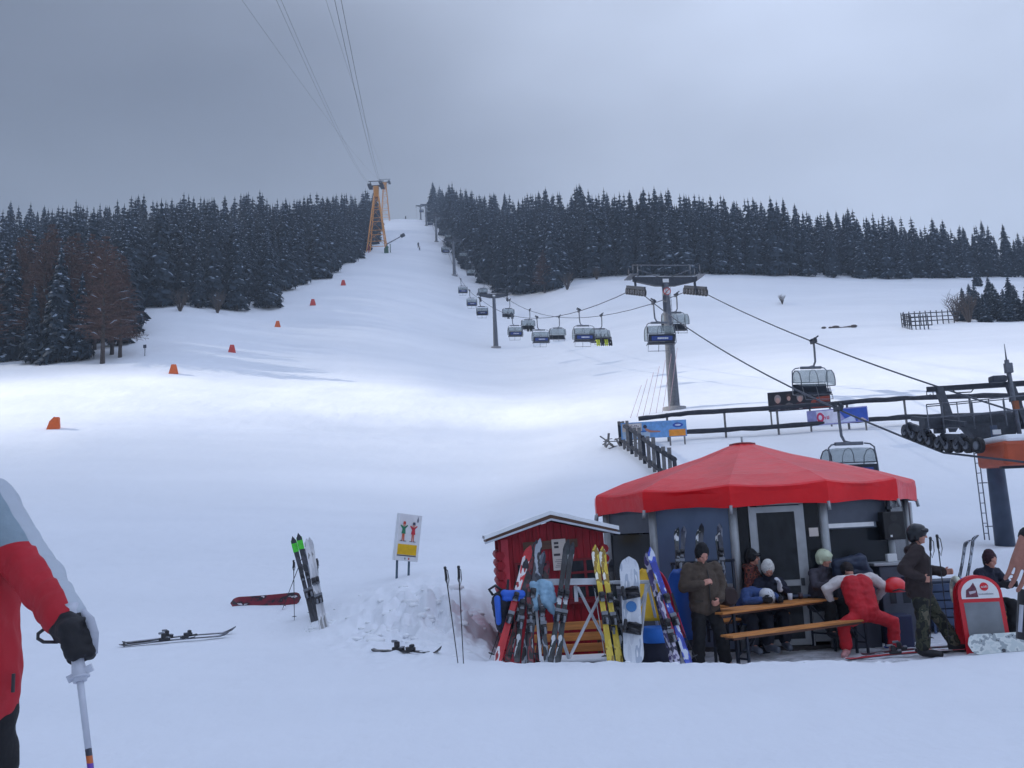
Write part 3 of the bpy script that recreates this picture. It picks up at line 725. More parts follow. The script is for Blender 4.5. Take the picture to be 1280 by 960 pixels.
def near_sheaves():
    n = 9; l = q0(SH[0][0])
    # wheels bear down on the rope along its bend
    pts = []
    for k in range(n):
        s = (k-4.4)*.48
        tt = -s/((SH[1][0]-SH[0][0]).length)
        base = cable_pt(0, 0, tt) if s < 0 else SH[0][0]+tdir*(-s)+Vector((0, 0, -.10*s))
        pts.append(base-NT.location)
    for k, p in enumerate(pts):
        p = p+Vector((0, 0, .23)); mb = MB(); mb.tube([p-ac0*.06, p-ac0*.06, p+ac0*.06, p+ac0*.06], [.02, .23, .23, .02], 18, 0, smooth=False); mb.tube([p-ac0*.1, p+ac0*.1], .12, 12, 1, smooth=False)
        mb.build('sheave', [RUB, GALV], NT)
    mb = MB()
    for k in range(0, n-1, 2):
        a, b = pts[k]+Vector((0, 0, .25)), pts[k+1]+Vector((0, 0, .25)); m_ = (a+b)/2+Vector((0, 0, .22))
        for s in (-.13, .13):
            mb.beam(a+ac0*s, m_+ac0*s, .03, .13); mb.beam(b+ac0*s, m_+ac0*s, .03, .13)
        mb.sphere(m_, .12, n=8, sc=(1, 1, 1))
        if k % 4 == 0 and k+3 < n:
            m2 = (pts[k+2]+pts[k+3])/2+Vector((0, 0, .47)); mb.beam(m_, m2, .12, .18)
    mb.beam(pts[1]+Vector((0, 0, .75)), pts[n-2]+Vector((0, 0, .85)), .12, .14)
    mb.beam(pts[4]+Vector((0, 0, .7)), ltop, .3, .3)
    mb.build('sheave_frame', DKST, NT)
    # gantry with beam above, catwalk railings
    mb = MB(); g0 = Vector(P(1158, 487, 29.5))-NT.location; g1 = Vector(P(1330, 476, 28.0))-NT.location
    mb.beam(g0, g1, .16, .16); foot = Vector(P(1192, 538, 28.6))-NT.location; hd = Vector(P(1174, 486, 29.3))-NT.location
    mb.beam(hd, foot, .2, .2); f2 = Vector(P(1282, 535, 28.0))-NT.location; h2 = Vector(P(1262, 480, 28.4))-NT.location; mb.beam(h2, f2, .2, .2)
    mb.beam(Vector(P(1262, 500, 28.2))-NT.location, g1+Vector((0, 0, -.42)), .12, .12)
    for a in (1158, 1166): p = Vector(P(a, 489, 29.5))-NT.location; mb.tube([p, p-Vector((0, 0, .12)), p-Vector((-.06, 0, .16)), p-Vector((-.12, 0, .10))], .014, 5)
    mb.tube([Vector(P(1192, 488, 29))-NT.location, Vector(P(1194, 491, 29))-NT.location, Vector(P(1214, 490, 29))-NT.location, Vector(P(1217, 486, 29))-NT.location], .02, 5)
    mb.build('rescue_gantry', DKST, NT)
    mb = MB(); rails = [(1162, 540), (1200, 537), (1240, 533), (1290, 528)]
    for dd in (27.2, 29.2):
        ps = [Vector(P(a, b, dd))-NT.location for a, b in rails]
        for p in ps[:-1] if dd > 28 else ps:
            for f in (0, .45): mb.tube([p+Vector((f, 0, 0)), p+Vector((f, 0, .82))], .018, 5)
        for hh in (.42, .82): mb.tube([p+Vector((0, 0, hh)) for p in ps], .018, 5)
    mb.build('catwalk_railing', GALV, NT)
    # mast with lamp boxes and aerial
    mb = MB(); a = Vector(P(1258, 450, 27.6))-NT.location; b = Vector(P(1275, 546, 27.6))-NT.location; mb.tube([b, a], .07, 8); mb.tube([a, a+Vector((0, 0, .5))], [.03, .01], 6); mb.box(a+Vector((.03, 0, -.25)), (.2, .16, .3)); mb.build('aerial_mast', GALV, NT)
    mb = MB(); c = Vector(P(1247, 474, 27.7))-NT.location; mb.box(c, (.44, .34, .2), bev=.05); mb.build('floodlight', DKST, NT)
    mb = MB(); c = Vector(P(1270, 507, 27.5))-NT.location; mb.box(c, (.13, .13, .28)); mb.build('warning_lamp', mat('lamp_copper', srgb(150, 85, 50), .5), NT)
    mb = MB(); c = Vector(P(1246, 540, 27.4))-NT.location; mb.box(c, (.24, .03, .14)); mb.build('number_plate', WHITEP, NT)
near_sheaves()
# orange housing with snow on its roof
c = P(1284, 567, 26.4)
o = thing('drive_housing', 'orange metal housing with snow on its rounded roof at the right edge', 'lift housing', c)
MB().box((0, 0, 0), (2.15, 1.6, .68), bev=.1).build('housing_shell', ORANGE2, o)
mb = MB(); mb.box((0.02, 0, .41), (2.0, 1.55, .22), bev=.11); mb.build('roof_snow', SNOWC, o)
MB().beam((-.9, -.2, -.34), (.95, -.2, -.34), .2, .14).beam((.6, 0, -.35), (.6, 0, H(c.x+.6, c.y)-c.z), .26, .26).build('support_post', DKST, o)

# ---- orange lattice towers of the cable car
def lattice(px, pyb, d, h, w0, w1, wa, label):
    B = G(px, d); o = thing('cable_car_tower', label, 'cable car tower', B)
    hb = h*.93
    wk = lambda z: w0+(w1-w0)*min(1, z/(h*.80))
    for sx in (-1, 1):
        for sy in (-1, 1):
            MB().beam((sx*w0, sy*w0, -.6), (sx*w1, sy*w1, h*.80),   .24, .24).build('leg', ORANGE, o)
    mb = MB(); zs = [h*k for k in (.12, .28, .46, .62, .74)]
    for k, z in enumerate(zs):
        w = wk(z); c4 = [Vector((sx*w, sy*w, z)) for sx, sy in ((-1, -1), (1, -1), (1, 1), (-1, 1))]
        for j in range(4): mb.beam(c4[j], c4[(j+1) % 4], .14, .14)
        if k:
            w_ = wk(zs[k-1])
            for j in range(4):
                a = Vector(((-1, 1, 1, -1)[j]*w_, (-1, -1, 1, 1)[j]*w_, zs[k-1])); mb.beam(a, c4[(j+1) % 4], .07, .07)
    mb.build('lattice_bracing', ORANGE, o)
    mb = MB(); mb.prism([(-w1*1.1, h*.78), (w1*1.1, h*.78), (w1*1.25, hb), (-w1*1.25, hb)], 1.4); mb.build('tower_head', mat('orange_head', srgb(215, 140, 45), .55, var=.15), o)
    mb = MB(); mb.beam((-wa, 0, hb+.2), (wa, 0, hb+.2), .5, .4)
    for s in (-1, 1):
        mb.box((s*wa*.82, 0, hb+.1), (1.1, 3.4, .6))
        mb.tube([(s*wa*.8, 0, hb), (s*wa*.8, 0, hb+1.7)], .12, 6)
    mb.beam((-wa*1.05, 0, hb+1.7), (wa*1.05, 0, hb+1.7), .18, .18)
    mb.build('crossarm', DKST, o)
    return o, B+Vector((0, 0, hb+.2))
GT1, GH1 = lattice(472, 316, 255, 21.3, 2.75, .6, 2.1, 'tall orange lattice tower of the cable car standing on the piste')
GT2, GH2 = lattice(482, 274, 408, 20.0, 1.9, .75, 2.6, 'smaller orange cable car tower on the skyline behind the tall one')
# red stakes, hydrant and snow lance at the tower foot
for px, py, hh, lab, c in ((461, 317, 2.0, 'red stake in the snow left of the tall orange tower', 'sign_red'), (488, 314, 2.6, 'thin green stake right of the tall orange tower', 'dk')):
    m_ = mat('sign_red', srgb(190, 40, 40), .5) if c == 'sign_red' else mat('stake_green', srgb(60, 96, 70), .6)
    mb = MB(); mb.tube([(0, 0, -.2), (0, 0, hh)], .12, 6); o = mb.build('marker_stake', m_, None, G(px, 254)); tag(o, lab, 'stake')
b = G(483, 252.); mb = MB(); mb.box((0, 0, .7), (1.2, 1, 1.6), bev=.2); mb.sphere((.2, 0, 1.7), .5, n=8); o = mb.build('pump_box', mat('stake_green', srgb(60, 96, 70), .6), None, b); tag(o, 'dark green pump box at the right foot of the tall orange tower', 'box')
a = G(484, 253)+Vector((0, 0, 2.6)); e = Vector(P(503, 294.5, 250))
o = thing('snow_lance', 'grey snow making lance with a round head reaching right from the orange tower', 'snow lance', a)
mb = MB(); mb.tube([(0, 0, -2.6), (0, 0, 0)], .14, 6); mb.tube([(0, 0, 0), e-a], [.16, .12], 6); mb.build('lance_pipe', GALV, o)
mb = MB(); d_ = (e-a).normalized(); mb.tube([e-a-d_*.4, e-a+d_*.6], .52, 10); mb.build('lance_head', DKST, o)

# ---- cables of the cable car crossing the sky
def sky_cable(head, off, px0, py0, d0, label, r=.05):
    a = head+Vector((off, 0, .5)); b = P(px0, py0, d0); pts = []
    e = b+(b-a)*.06
    for k in range(33):
        t = k/32; p = a.lerp(e, t); pts.append(p-Vector((0, 0, 2.2*4*t*(1-t))))
    o = MB().tube(pts, r, 6).build('sky_cable', CABLE); tag(o, label, 'cable', 'cable car cables crossing the sky'); return o
sky_cable(GH1, 1.6, 427, -4, 60, 'right cable of the right hand pair crossing the sky above the orange tower', .021)
sky_cable(GH1, 1.3, 419, -4, 60, 'left cable of the right hand pair crossing the sky above the orange tower', .021)
sky_cable(GH1, -1.6, 353, -4, 60, 'right cable of the left hand pair crossing the sky above the left forest', .013)
sky_cable(GH1, -1.9, 347, -4, 60, 'left cable of the left hand pair crossing the sky above the left forest', .013)
sky_cable(GH2, -1.6, 304, -4, 75, 'faint thin cable farthest left in the sky', .013)
sky_cable(GH2, 1.6, 408, -4, 75, 'faint thin cable between the two pairs in the sky', .013)
a0, a1 = GH1, GH2
for s, lab in ((-1.7, 'left cable running between the two orange towers'), (1.7, 'right cable running between the two orange towers')):
    o = MB().tube([a0+Vector((s, 0, .4)), a0.lerp(a1, .5)+Vector((s, 0, -1)), a1+Vector((s, 0, .4))], .05, 5).build('sky_cable', CABLE); tag(o, lab, 'cable')

# ---- orange markers beside the piste
MKO = mat('marker_orange', srgb(214, 98, 40), .6, var=.1); MKR = mat('marker_red', srgb(196, 66, 58), .6, var=.1)
for px, py, w, m_, lab in ((67, 536, 15, MKO, 'large orange padded marker nearest at the left edge of the piste'), (217, 467, 12, MKO, 'orange trapezoid marker at the upper edge of the sunlit snow'), (290, 441, 10, MKR, 'red orange marker just above the sunlit snow'),
                      (347, 409, 8, MKO, 'small orange marker third from the bottom of the row of piste markers'), (391, 382, 8, MKR, 'small tilted red marker below the left forest edge'), (429, 357, 7, MKR, 'smallest and highest red marker near the left forest edge')):
    p = hit(px, py, 30); s = w/F*p.y
    o = thing('piste_marker', lab, 'marker', p, .25)
    MB().prism([(-.52*s, -.1*s), (.5*s, -.1*s), (.42*s, .95*s), (.02*s, .95*s), (-.3*s, .6*s)] if w > 13 else [(-.5*s, -.1*s), (.5*s, -.1*s), (.26*s, .95*s), (-.22*s, .95*s)], .5*s).build('padding', m_, o)
    MB().tube([(0, .05, -.1*s), (0, .05, 1.02*s)], .03, 5).build('stake', DKST, o)
p = G(181, 97); o = thing('signpost', 'small dark signpost standing on the snow right of the brown larches', 'signpost', p)
MB().tube([(0, 0, -.2), (0, 0, 1.0)], .04, 6).build('post', DKST, o); MB().box((0, -.05, 1.05), (.34, .05, .36)).build('sign_panel', mat('sign_dark', srgb(60, 66, 80), .6), o)
# ---- three pole fences and nets
FW = mat('dark_fence_wood', srgb(52, 54, 62), .85, var=.3, scale=5, bump=.3)
FG = mat('weathered_wood', srgb(120, 118, 118), .85, var=.25, scale=7, bump=.3)
def rail_fence(pts, hs, r, label, posts, group=None, name='rail_fence'):
    """pts: ground points; hs rail heights"""
    o = thing(name, label, 'fence', pts[0], 0, group); b = pts[0]
    rg = random.Random(len(label))
    for h in hs:
        mb = MB(); c = []
        for i in range(len(pts)-1):
            for k in range(6): c.append(pts[i].lerp(pts[i+1], k/6)-b+Vector((0, -.06, h+rg.uniform(-.02, .02))))
        c.append(pts[-1]-b+Vector((0, -.06, h))); mb.tube(c, [r*rg.uniform(.85, 1.15) for _ in c], 7); mb.build('rail', FW, o)
    for q in posts:
        MB().tube([q-b+Vector((0, .03, -.3)), q-b+Vector((0, .03, max(hs)+.12))], .06, 7).build('post', FG, o)
    return o
# ------------------------------------------------------------------ fences and banners above the patio
def frow(px, py, lo=30): return hit(px, py, lo)
# long two-rail fence: ground line in the picture from (790,562) to (1300,527)
fl = [(800, 561), (862, 552), (960, 543), (1060, 533), (1135, 526), (1200, 519), (1300, 507)]
FPTS = [G(px, 49.5+(px-800)*-.0045, py) for px, py in fl]
posts = [G(px, 49.5+(px-800)*-.0045) for px in (836, 908, 974, 1062, 1134, 1216, 1280)]
rail_fence(FPTS, (.42, 1.42), .13, 'long snowy fence of two dark round rails running right above the red tent', posts)
# steeper picket stretch coming down to the tent
FB = G(776, 50); FE = G(846, 38)
o = thing('picket_fence', 'dark wooden fence of short upright boards descending to the left corner of the red tent', 'fence', FB)
dv = FE-FB
for h in (.35, 1.25):
    mb = MB(); mb.tube([Vector((0, 0, h)), dv*.33+Vector((0, 0, h+.06)), dv*.66+Vector((0, 0, h-.04)), dv+Vector((0, 0, h))], .11, 7); mb.build('rail', FW, o)
for k in range(13):
    p = dv*(k/12); p.z = H(FB.x+p.x, FB.y+p.y)-FB.z
    MB().beam(p+Vector((0, -.08, -.2)), p+Vector((.03*(k % 3-1), -.08, 1.45+.12*((k*7) % 3-1))), .17, .05, bev=.01).build('board', FG if k % 3 else FW, o)
bp = G(772, 50)
o = thing('brushwood_heap', 'grey heap of old boards in the snow at the left end of the picket fence', 'boards', bp)
rg = random.Random(8); mb = MB()
for k in range(16): a = Vector((rg.uniform(-.9, .8), rg.uniform(-.8, .6), rg.uniform(-.1, .5))); mb.beam(a, a+Vector((rg.uniform(-.9, .9), rg.uniform(-.6, .6), rg.uniform(-.5, .5))), .12, .04)
mb.build('boards', FG, o)
# ---- banners
def banner(px0, px1, pyt, pyb, d0, d1, label, build, legs, z_tilt=True):
    a = P(px0, pyb[0], d0); b = P(px1, pyb[1], d1); c = P(px0, pyt[0], d0)
    o = thing('banner', label, 'banner', a); w = (b-a).length; h = (c-a).z
    X = (b-a).normalized(); Zv = Vector((0, 0, 1)); Y = Zv.cross(X).normalized()
    T = Matrix((X, Y, X.cross(Y))).transposed().to_4x4()
    MB().box((w/2, .0, h/2), (w, .04, h), M=T).build('board', build(o, T, w, h), o)
    for f in legs:
        q = T @ Vector((f*w, .06, 0)); g = H(a.x+q.x, a.y+q.y)-a.z
        MB().beam(Vector((q.x, q.y, g-.3)), Vector((q.x, q.y, h*.9)), .08, .06).build('leg', FG, o)
    return o
def flat(o, T, name, poly, y, m):
    """flat printed shape on a board: outline in board metres"""
    mb = MB(); mb.prism(poly, .006, 0, T @ Matrix.Translation((0, y, 0))); return mb.build(name, m, o)
def rect(x, z, w, h): return [(x, z), (x+w, z), (x+w, z+h), (x, z+h)]
def ell(x, z, rx, rz, n=18): return [(x+rx*math.cos(2*math.pi*i/n), z+rz*math.sin(2*math.pi*i/n)) for i in range(n)]
PR = lambda n, c, **k: mat('print_'+n, srgb(*c), .5, var=k.get('var', .12), scale=k.get('scale', 5))
def glyphs(o, T, x, z, w, h, y, m, seed, name='lettering', fill=.78):
    """a word too small to read: a run of letter-sized strokes"""
    rg = random.Random(seed); mb = MB(); e = x+w
    while x < e-h*.3:
        g = h*rg.uniform(.45, .75); hh = h*rg.choice((1, 1, .72))
        for poly in ((rect(x, z, g*.28, hh)), rect(x, z+hh*rg.choice((.0, .4, .8)), g*.8, hh*.2), rect(x+g*.55, z, g*.26, hh*rg.choice((.6, 1)))):
            mb.prism(poly, .006, 0, T @ Matrix.Translation((0, y+.0006*rg.random(), 0)))
        x += g+h*.12
    return mb.build(name, m, o)
def b1(o, T, w, h):
    flat(o, T, 'print', rect(.02*w, .05*h, .30*w, .88*h), -.024, PR('pale', (205, 190, 180)))
    flat(o, T, 'print', rect(.02*w, .05*h, .42*w, .40*h), -.027, PR('pale_blue', (170, 190, 210)))
    flat(o, T, 'print', rect(.05*w, .66*h, .24*w, .22*h), -.030, PR('title_white', (225, 222, 222)))
    glyphs(o, T, .06*w, .70*h, .22*w, .13*h, -.034, PR('title_dark', (90, 50, 60)), 2)
    flat(o, T, 'print', [(.36*w, .62*h), (.40*w, .58*h), (.46*w, .45*h), (.60*w, .40*h), (.60*w, .33*h), (.44*w, .34*h), (.38*w, .45*h)], -.030, PR('skin', (190, 130, 110)))
    flat(o, T, 'print', ell(.37*w, .70*h, .03*w, .11*h), -.033, PR('hair', (50, 50, 75)))
    flat(o, T, 'print', ell(.345*w, .42*h, .05*w, .05*h), -.029, PR('bluedot', (60, 110, 180)))
    flat(o, T, 'print', rect(.73*w, .04*h, .25*w, .40*h), -.030, PR('orange_box', (236, 150, 50)))
    flat(o, T, 'print', ell(.87*w, .70*h, .08*w, .14*h), -.028, PR('logo_blue', (50, 80, 170)))
    flat(o, T, 'print', ell(.87*w, .70*h, .045*w, .06*h), -.034, PR('logo_white', (200, 210, 235)))
    return PR('sky_blue', (110, 160, 215), var=.2)
banner(777, 859, (529, 523), (549.5, 545), 48.5, 48.0, 'pale blue banner with an orange box, at the left end of the long fence', b1, (.03, .5, .74, .96))
def b2(o, T, w, h):
    rg = random.Random(3)
    for cx, cz, s in ((.16, .55, 1.0), (.34, .62, .8), (.52, .55, .95)):
        flat(o, T, 'print', [((cx-.10*s)*w, .05*h), ((cx-.07*s)*w, .35*h), (cx*w, .42*h), ((cx+.07*s)*w, .35*h), ((cx+.10*s)*w, .05*h)], -.024, PR('coat%d' % int(cx*10), rg.choice([(60, 40, 48), (100, 96, 100), (70, 30, 38)])))
        flat(o, T, 'print', ell(cx*w, (cz+.08)*h, .055*s*w, .22*s*h), -.027, PR('hair%d' % int(cx*10), rg.choice([(150, 140, 140), (70, 50, 50)])))
        flat(o, T, 'print', ell(cx*w, cz*h, .036*s*w, .15*s*h), -.030, PR('face', (190, 150, 140)))
        flat(o, T, 'print', [((cx-.03)*w, .06*h), (cx*w, .3*h), ((cx+.03)*w, .06*h)], -.033, PR('shirt', (190, 185, 190)))
    flat(o, T, 'print', [(.66*w, .1*h), (.70*w, .42*h), (.80*w, .60*h), (.99*w, .62*h), (.99*w, .04*h), (.72*w, .04*h)], -.024, PR('rust', (150, 66, 50)))
    flat(o, T, 'print', [(.72*w, .12*h), (.78*w, .40*h), (.99*w, .34*h), (.99*w, .10*h)], -.027, PR('rust2', (92, 44, 44)))
    glyphs(o, T, .56*w, .80*h, .08*w, .14*h, -.030, WHITEP, 5); glyphs(o, T, .73*w, .80*h, .25*w, .17*h, -.030, WHITEP, 6); glyphs(o, T, .74*w, .68*h, .24*w, .07*h, -.030, WHITEP, 7)
    return PR('black', (34, 34, 42))
banner(961, 1039, (491, 487), (515, 509.5), 50.5, 49.5, 'dark concert style banner with three faces on tall legs above the long fence', b2, (.03, .66, .98))
def b3(o, T, w, h):
    flat(o, T, 'print', rect(.16*w, .08*h, .36*w, .84*h), -.024, PR('white3', (215, 215, 232)))
    flat(o, T, 'print', ell(.22*w, .5*h, .06*w, .33*h), -.027, PR('pink', (205, 60, 100))); flat(o, T, 'print', ell(.22*w, .5*h, .03*w, .16*h), -.030, PR('white3', (215, 215, 232)))
    glyphs(o, T, .27*w, .36*h, .13*w, .3*h, -.030, PR('pink', (205, 60, 100)), 9)
    flat(o, T, 'print', [(.52*w, .92*h), (.62*w, .3*h), (.78*w, .5*h), (.80*w, .05*h), (.99*w, .05*h), (.99*w, .92*h)], -.024, PR('deep_blue', (50, 84, 176)))
    flat(o, T, 'print', [(.50*w, .08*h), (.62*w, .28*h), (.76*w, .48*h), (.79*w, .08*h)], -.027, PR('snow3', (196, 206, 236)))
    flat(o, T, 'print', [(.82*w, .1*h), (.90*w, .3*h), (.98*w, .1*h)], -.030, PR('tan3', (190, 170, 170)))
    return PR('lilac', (150, 150, 200), var=.2)
banner(1010, 1086, (514, 512), (533, 526.5), 48.6, 47.6, 'lilac and blue banner with pink lettering hanging low on the long fence', b3, (.05, .95))
# ---- faint red net fence near the tower foot
o = thing('net_fence', 'thin reddish net hanging slack left of the nearest slope tower', 'net', G(800, 60))
b = G(800, 60); NETM = mat('net_cord', srgb(190, 160, 170), .8)
for k in range(7):
    a = G(788+k*8, 61)-b; MB().tube([a, a+Vector((.9, .1, 2.2+.35*k))], .016, 4).build('cord', NETM, o)
# ---- rail fence far right in the meadow
fpts = [G(1128, 118), G(1140, 114), G(1166, 115), G(1197, 122)]
for pts_, lab in ((fpts[:3], 'left part of the dark rail fence in the meadow, leading to the young spruces'), ([G(1131, 121), G(1165, 124), G(1200, 127)], 'rear row of the dark rail fence in the meadow beside the young spruces')):
    o = thing('rail_fence', lab, 'fence', pts_[0]); b = pts_[0]
    for h in (.55, 1.1, 1.65):
        MB().tube([p-b+Vector((0, 0, h)) for p in pts_], .07, 6).build('rail', FW, o)
    for i in range(len(pts_)-1):
        for k in range(5):
            q = pts_[i].lerp(pts_[i+1], k/5)-b; MB().tube([q+Vector((0, 0, -.2)), q+Vector((0, 0, 1.95))], .075, 6).build('post', FW, o)
# ------------------------------------------------------------------ red hut
def wood(name, col, axis='z', scale=9., plank=None):
    """painted or bare boards with grain along an axis"""
    m, N, L, B = nt(name)
    tc = N.new('ShaderNodeTexCoord'); mp = N.new('ShaderNodeMapping'); sc = {'x': (.12, 1, 1), 'y': (1, .12, 1), 'z': (1, 1, .12)}[axis]; mp.inputs['Scale'].default_value = sc
    L.new(tc.outputs['Object'], mp.inputs['Vector']); n = N.new('ShaderNodeTexNoise'); n.inputs['Scale'].default_value = scale*3; n.inputs['Detail'].default_value = 6; L.new(mp.outputs['Vector'], n.inputs['Vector'])
    r = N.new('ShaderNodeValToRGB'); r.color_ramp.elements[0].position = .3; r.color_ramp.elements[1].position = .72
    r.color_ramp.elements[0].color = (*[c*.68 for c in col], 1); r.color_ramp.elements[1].color = (*[min(1, c*1.25) for c in col], 1)
    L.new(n.outputs['Fac'], r.inputs['Fac']); L.new(r.outputs['Color'], B.inputs['Base Color']); B.inputs['Roughness'].default_value = .62
    bp = N.new('ShaderNodeBump'); bp.inputs['Strength'].default_value = .3; bp.inputs['Distance'].default_value = .01; L.new(n.outputs['Fac'], bp.inputs['Height']); L.new(bp.outputs['Normal'], B.inputs['Normal'])
    return m
REDW = wood('red_painted_boards', srgb(160, 16, 36)); REDD = wood('dark_red_trim', srgb(120, 22, 34), 'x'); WBROWN = wood('brown_board', srgb(96, 66, 52), 'x')
BENCHW = wood('varnished_spruce', srgb(196, 128, 66), 'x', 7.); DARKG = mat('dark_window_glass', (.02, .025, .032), .12, var=.3, spec=.6)
PAPER = mat('poster_paper', srgb(205, 196, 190), .8, var=.05)
hb = G(694, 15.7); hb.z = -.36
Wh = 1.68; EV = 1.97; RG = 2.20; DP = 1.9
HUT = thing('red_hut', 'small red wooden hut with a snow edged gable roof behind the ski rack', 'hut', hb, R(3)); HUT.rotation_euler.y = R(-1.6)
mb = MB()
n = 15
for k in range(n):    # upright boards of the front, each a little proud of the next
    x0 = -Wh/2+Wh*k/n; x1 = x0+Wh/n-.006
    zt = lambda x: EV+(RG-EV)*(1-abs(x)/(Wh/2))
    mb.prism([(x0, 0), (x1, 0), (x1, zt(x1)), (x0, zt(x0))] if not x0 < 0 < x1 else [(x0, 0), (x1, 0), (x1, zt(x1)), (0, RG), (x0, zt(x0))], .03+.006*(k % 2), 0, Matrix.Translation((0, -DP/2, 0)))
mb.box((0, DP/2, EV/2), (Wh, .04, EV)); 
for s in (-1, 1): 
    for k in range(12): mb.tube([(s*(Wh/2-.02), -DP/2+.02, .07+k*.15), (s*(Wh/2-.02), DP/2, .07+k*.15)], .076, 8)
    for k in range(12): mb.tube([(s*(Wh/2-.02), -DP/2-.09, .07+k*.15), (s*(Wh/2-.02), -DP/2+.02, .07+k*.15)], .072, 8)
mb.prism([(-Wh/2, EV-.02), (Wh/2, EV-.02), (0, RG-.02)], .04, 0, Matrix.Translation((0, DP/2-.0, 0)))
mb.prism([(-Wh/2, 0), (Wh/2, 0), (Wh/2, EV-.01), (0, RG-.01), (-Wh/2, EV-.01)], .03, 0, Matrix.Translation((0, -DP/2+.035, 0)))
mb.build('wall', REDW, HUT)
mb = MB()
sl_ = math.atan2(RG-EV, Wh/2)
ov = .19
for s in (-1, 1):
    e = Vector((s*(Wh/2+ov), 0, EV-math.tan(sl_)*ov)); t = Vector((0, 0, RG)); mb.add([t+Vector((0, y, z)) for y in (-DP/2-.28, DP/2+.2) for z in (.03, .10)]+[e+Vector((0, y, z)) for y in (-DP/2-.28, DP/2+.2) for z in (.03, .10)], [[0, 1, 5, 4], [2, 6, 7, 3], [1, 3, 7, 5], [0, 4, 6, 2], [4, 5, 7, 6], [0, 2, 3, 1]])
RF = mb.build('roof', WBROWN, HUT)
mb = MB()
for s in (-1, 1):
    e = Vector((s*(Wh/2+ov+.02), 0, EV-math.tan(sl_)*ov+.03)); t = Vector((0, 0, RG+.06))
    m_ = 8
    for k in range(m_):
        a = t.lerp(e, k/m_); b = t.lerp(e, (k+1)/m_); ha = .06+.015*noise.noise(Vector((k*1.3, s, 0))); hb_ = .06+.015*noise.noise(Vector(((k+1)*1.3, s, 0)))
        y0, y1 = -DP/2-.30, DP/2+.2
        mb.add([a+Vector((0, y0, .045)), a+Vector((0, y1, .045)), a+Vector((0, y1, .045+ha)), a+Vector((0, y0, .045+ha)), b+Vector((0, y0, .045)), b+Vector((0, y1, .045)), b+Vector((0, y1, .045+hb_)), b+Vector((0, y0, .045+hb_))], [[3, 2, 6, 7], [0, 3, 7, 4], [1, 5, 6, 2], [0, 4, 5, 1]], 0, False)
mb.build('roof_snow', SNOWC, RF)
mb = MB()
for s in (-1, 1):
    e = Vector((s*(Wh/2+ov+.02), -DP/2-.31, EV-math.tan(sl_)*ov+.02)); mb.beam(Vector((0, -DP/2-.31, RG+.03)), e, .03, .10, upv=Vector((0, 1, 0)))
mb.build('bargeboard', mat('grey_edge', srgb(190, 196, 206), .6), RF)
yf = -DP/2-.02
MB().box((-.02, yf-.03, RG-.36), (.86, .03, .13)).build('name_board', WBROWN, HUT)
MB().box((-Wh/2+.10, yf-.02, EV/2), (.11, .04, EV)).build('corner_board', mat('red_edge', srgb(196, 60, 74), .6), HUT)
for cx in (-.33, .50):
    MB().box((cx, yf-.012, 1.28), (.50, .03, .60)).build('window', DARKG, HUT)
    w = HUT.children[-1] if False else bpy.data.objects[[o.name for o in kids(HUT) if o.name.startswith('window')][-1]]
    mb = MB()
    for dx in (-.25, 0, .25): mb.box((cx+dx, yf-.035, 1.28), (.04, .03, .64))
    for dz in (-.3, -.1, .1, .3): mb.box((cx, yf-.038, 1.28+dz), (.54, .022, .035))
    mb.build('window_frame', REDD, w)
    MB().box((cx, yf-.07, .94), (.62, .12, .05)).build('window_sill', REDD, w)
# poster
o = thing('poster', 'pale notice sheet with three small dark pictures on the hut front between its windows', 'poster', hb+Matrix.Rotation(R(3), 3, 'Z') @ Vector((.07, yf-.05, 1.46)), R(3)); o.rotation_euler.y = R(-1.6)
MB().box((0, 0, .22), (.22, .012, .48)).build('sheet', PAPER, o)
for k, (z, w) in enumerate(((.40, .07), (.34, .07), (.22, .10))): MB().box((-.04, -.009, z), (w, .004, .035), bev=.001).build('print', PR('pic%d' % k, (60, 55, 60)), o)
mb = MB()
for k in range(5): mb.box((-.0, -.009, .03+.028*k), (.16-.03*(k % 3), .004, .008))
mb.build('lettering', PR('ink', (110, 100, 100)), o)

# ------------------------------------------------------------------ tent kiosk
TREDm, N, L, B = nt('red_tarpaulin')
tc = N.new('ShaderNodeTexCoord'); n1 = N.new('ShaderNodeTexNoise'); n1.inputs['Scale'].default_value = 1.1; n1.inputs['Detail'].default_value = 9; n1.inputs['Roughness'].default_value = .68; L.new(tc.outputs['Object'], n1.inputs['Vector'])
r1 = N.new('ShaderNodeValToRGB'); r1.color_ramp.elements[0].position = .3; r1.color_ramp.elements[1].position = .75; r1.color_ramp.elements[0].color = (*srgb(208, 8, 20), 1); r1.color_ramp.elements[1].color = (*srgb(236, 22, 32), 1)
L.new(n1.outputs['Fac'], r1.inputs['Fac']); L.new(r1.outputs['Color'], B.inputs['Base Color']); B.inputs['Roughness'].default_value = .34; B.inputs['Specular IOR Level'].default_value = .3
n2 = N.new('ShaderNodeTexNoise'); n2.inputs['Scale'].default_value = 3.; n2.inputs['Detail'].default_value = 4; L.new(tc.outputs['Object'], n2.inputs['Vector'])
bq = N.new('ShaderNodeBump'); bq.inputs['Strength'].default_value = .3; bq.inputs['Distance'].default_value = .08; L.new(n2.outputs['Fac'], bq.inputs['Height']); L.new(bq.outputs['Normal'], B.inputs['Normal'])
ALU = mat('grey_aluminium', srgb(160, 164, 168), .45, .35, var=.12); ALUD = mat('grey_panel', srgb(74, 80, 93), .5, .1, var=.12)
KC = P(940, 700, 18.2); KC.z = -.37
KR = 3.05; KE = 2.70; KV = .40; KA = 3.56
KA_ = math.atan2(-KC.x, -KC.y)     # heading from the kiosk towards the camera
face = math.atan2(-KC.y, -KC.x)
angs = [R(a) for a in range(-5, 355, 30)]        # picture sense: positive = to the right
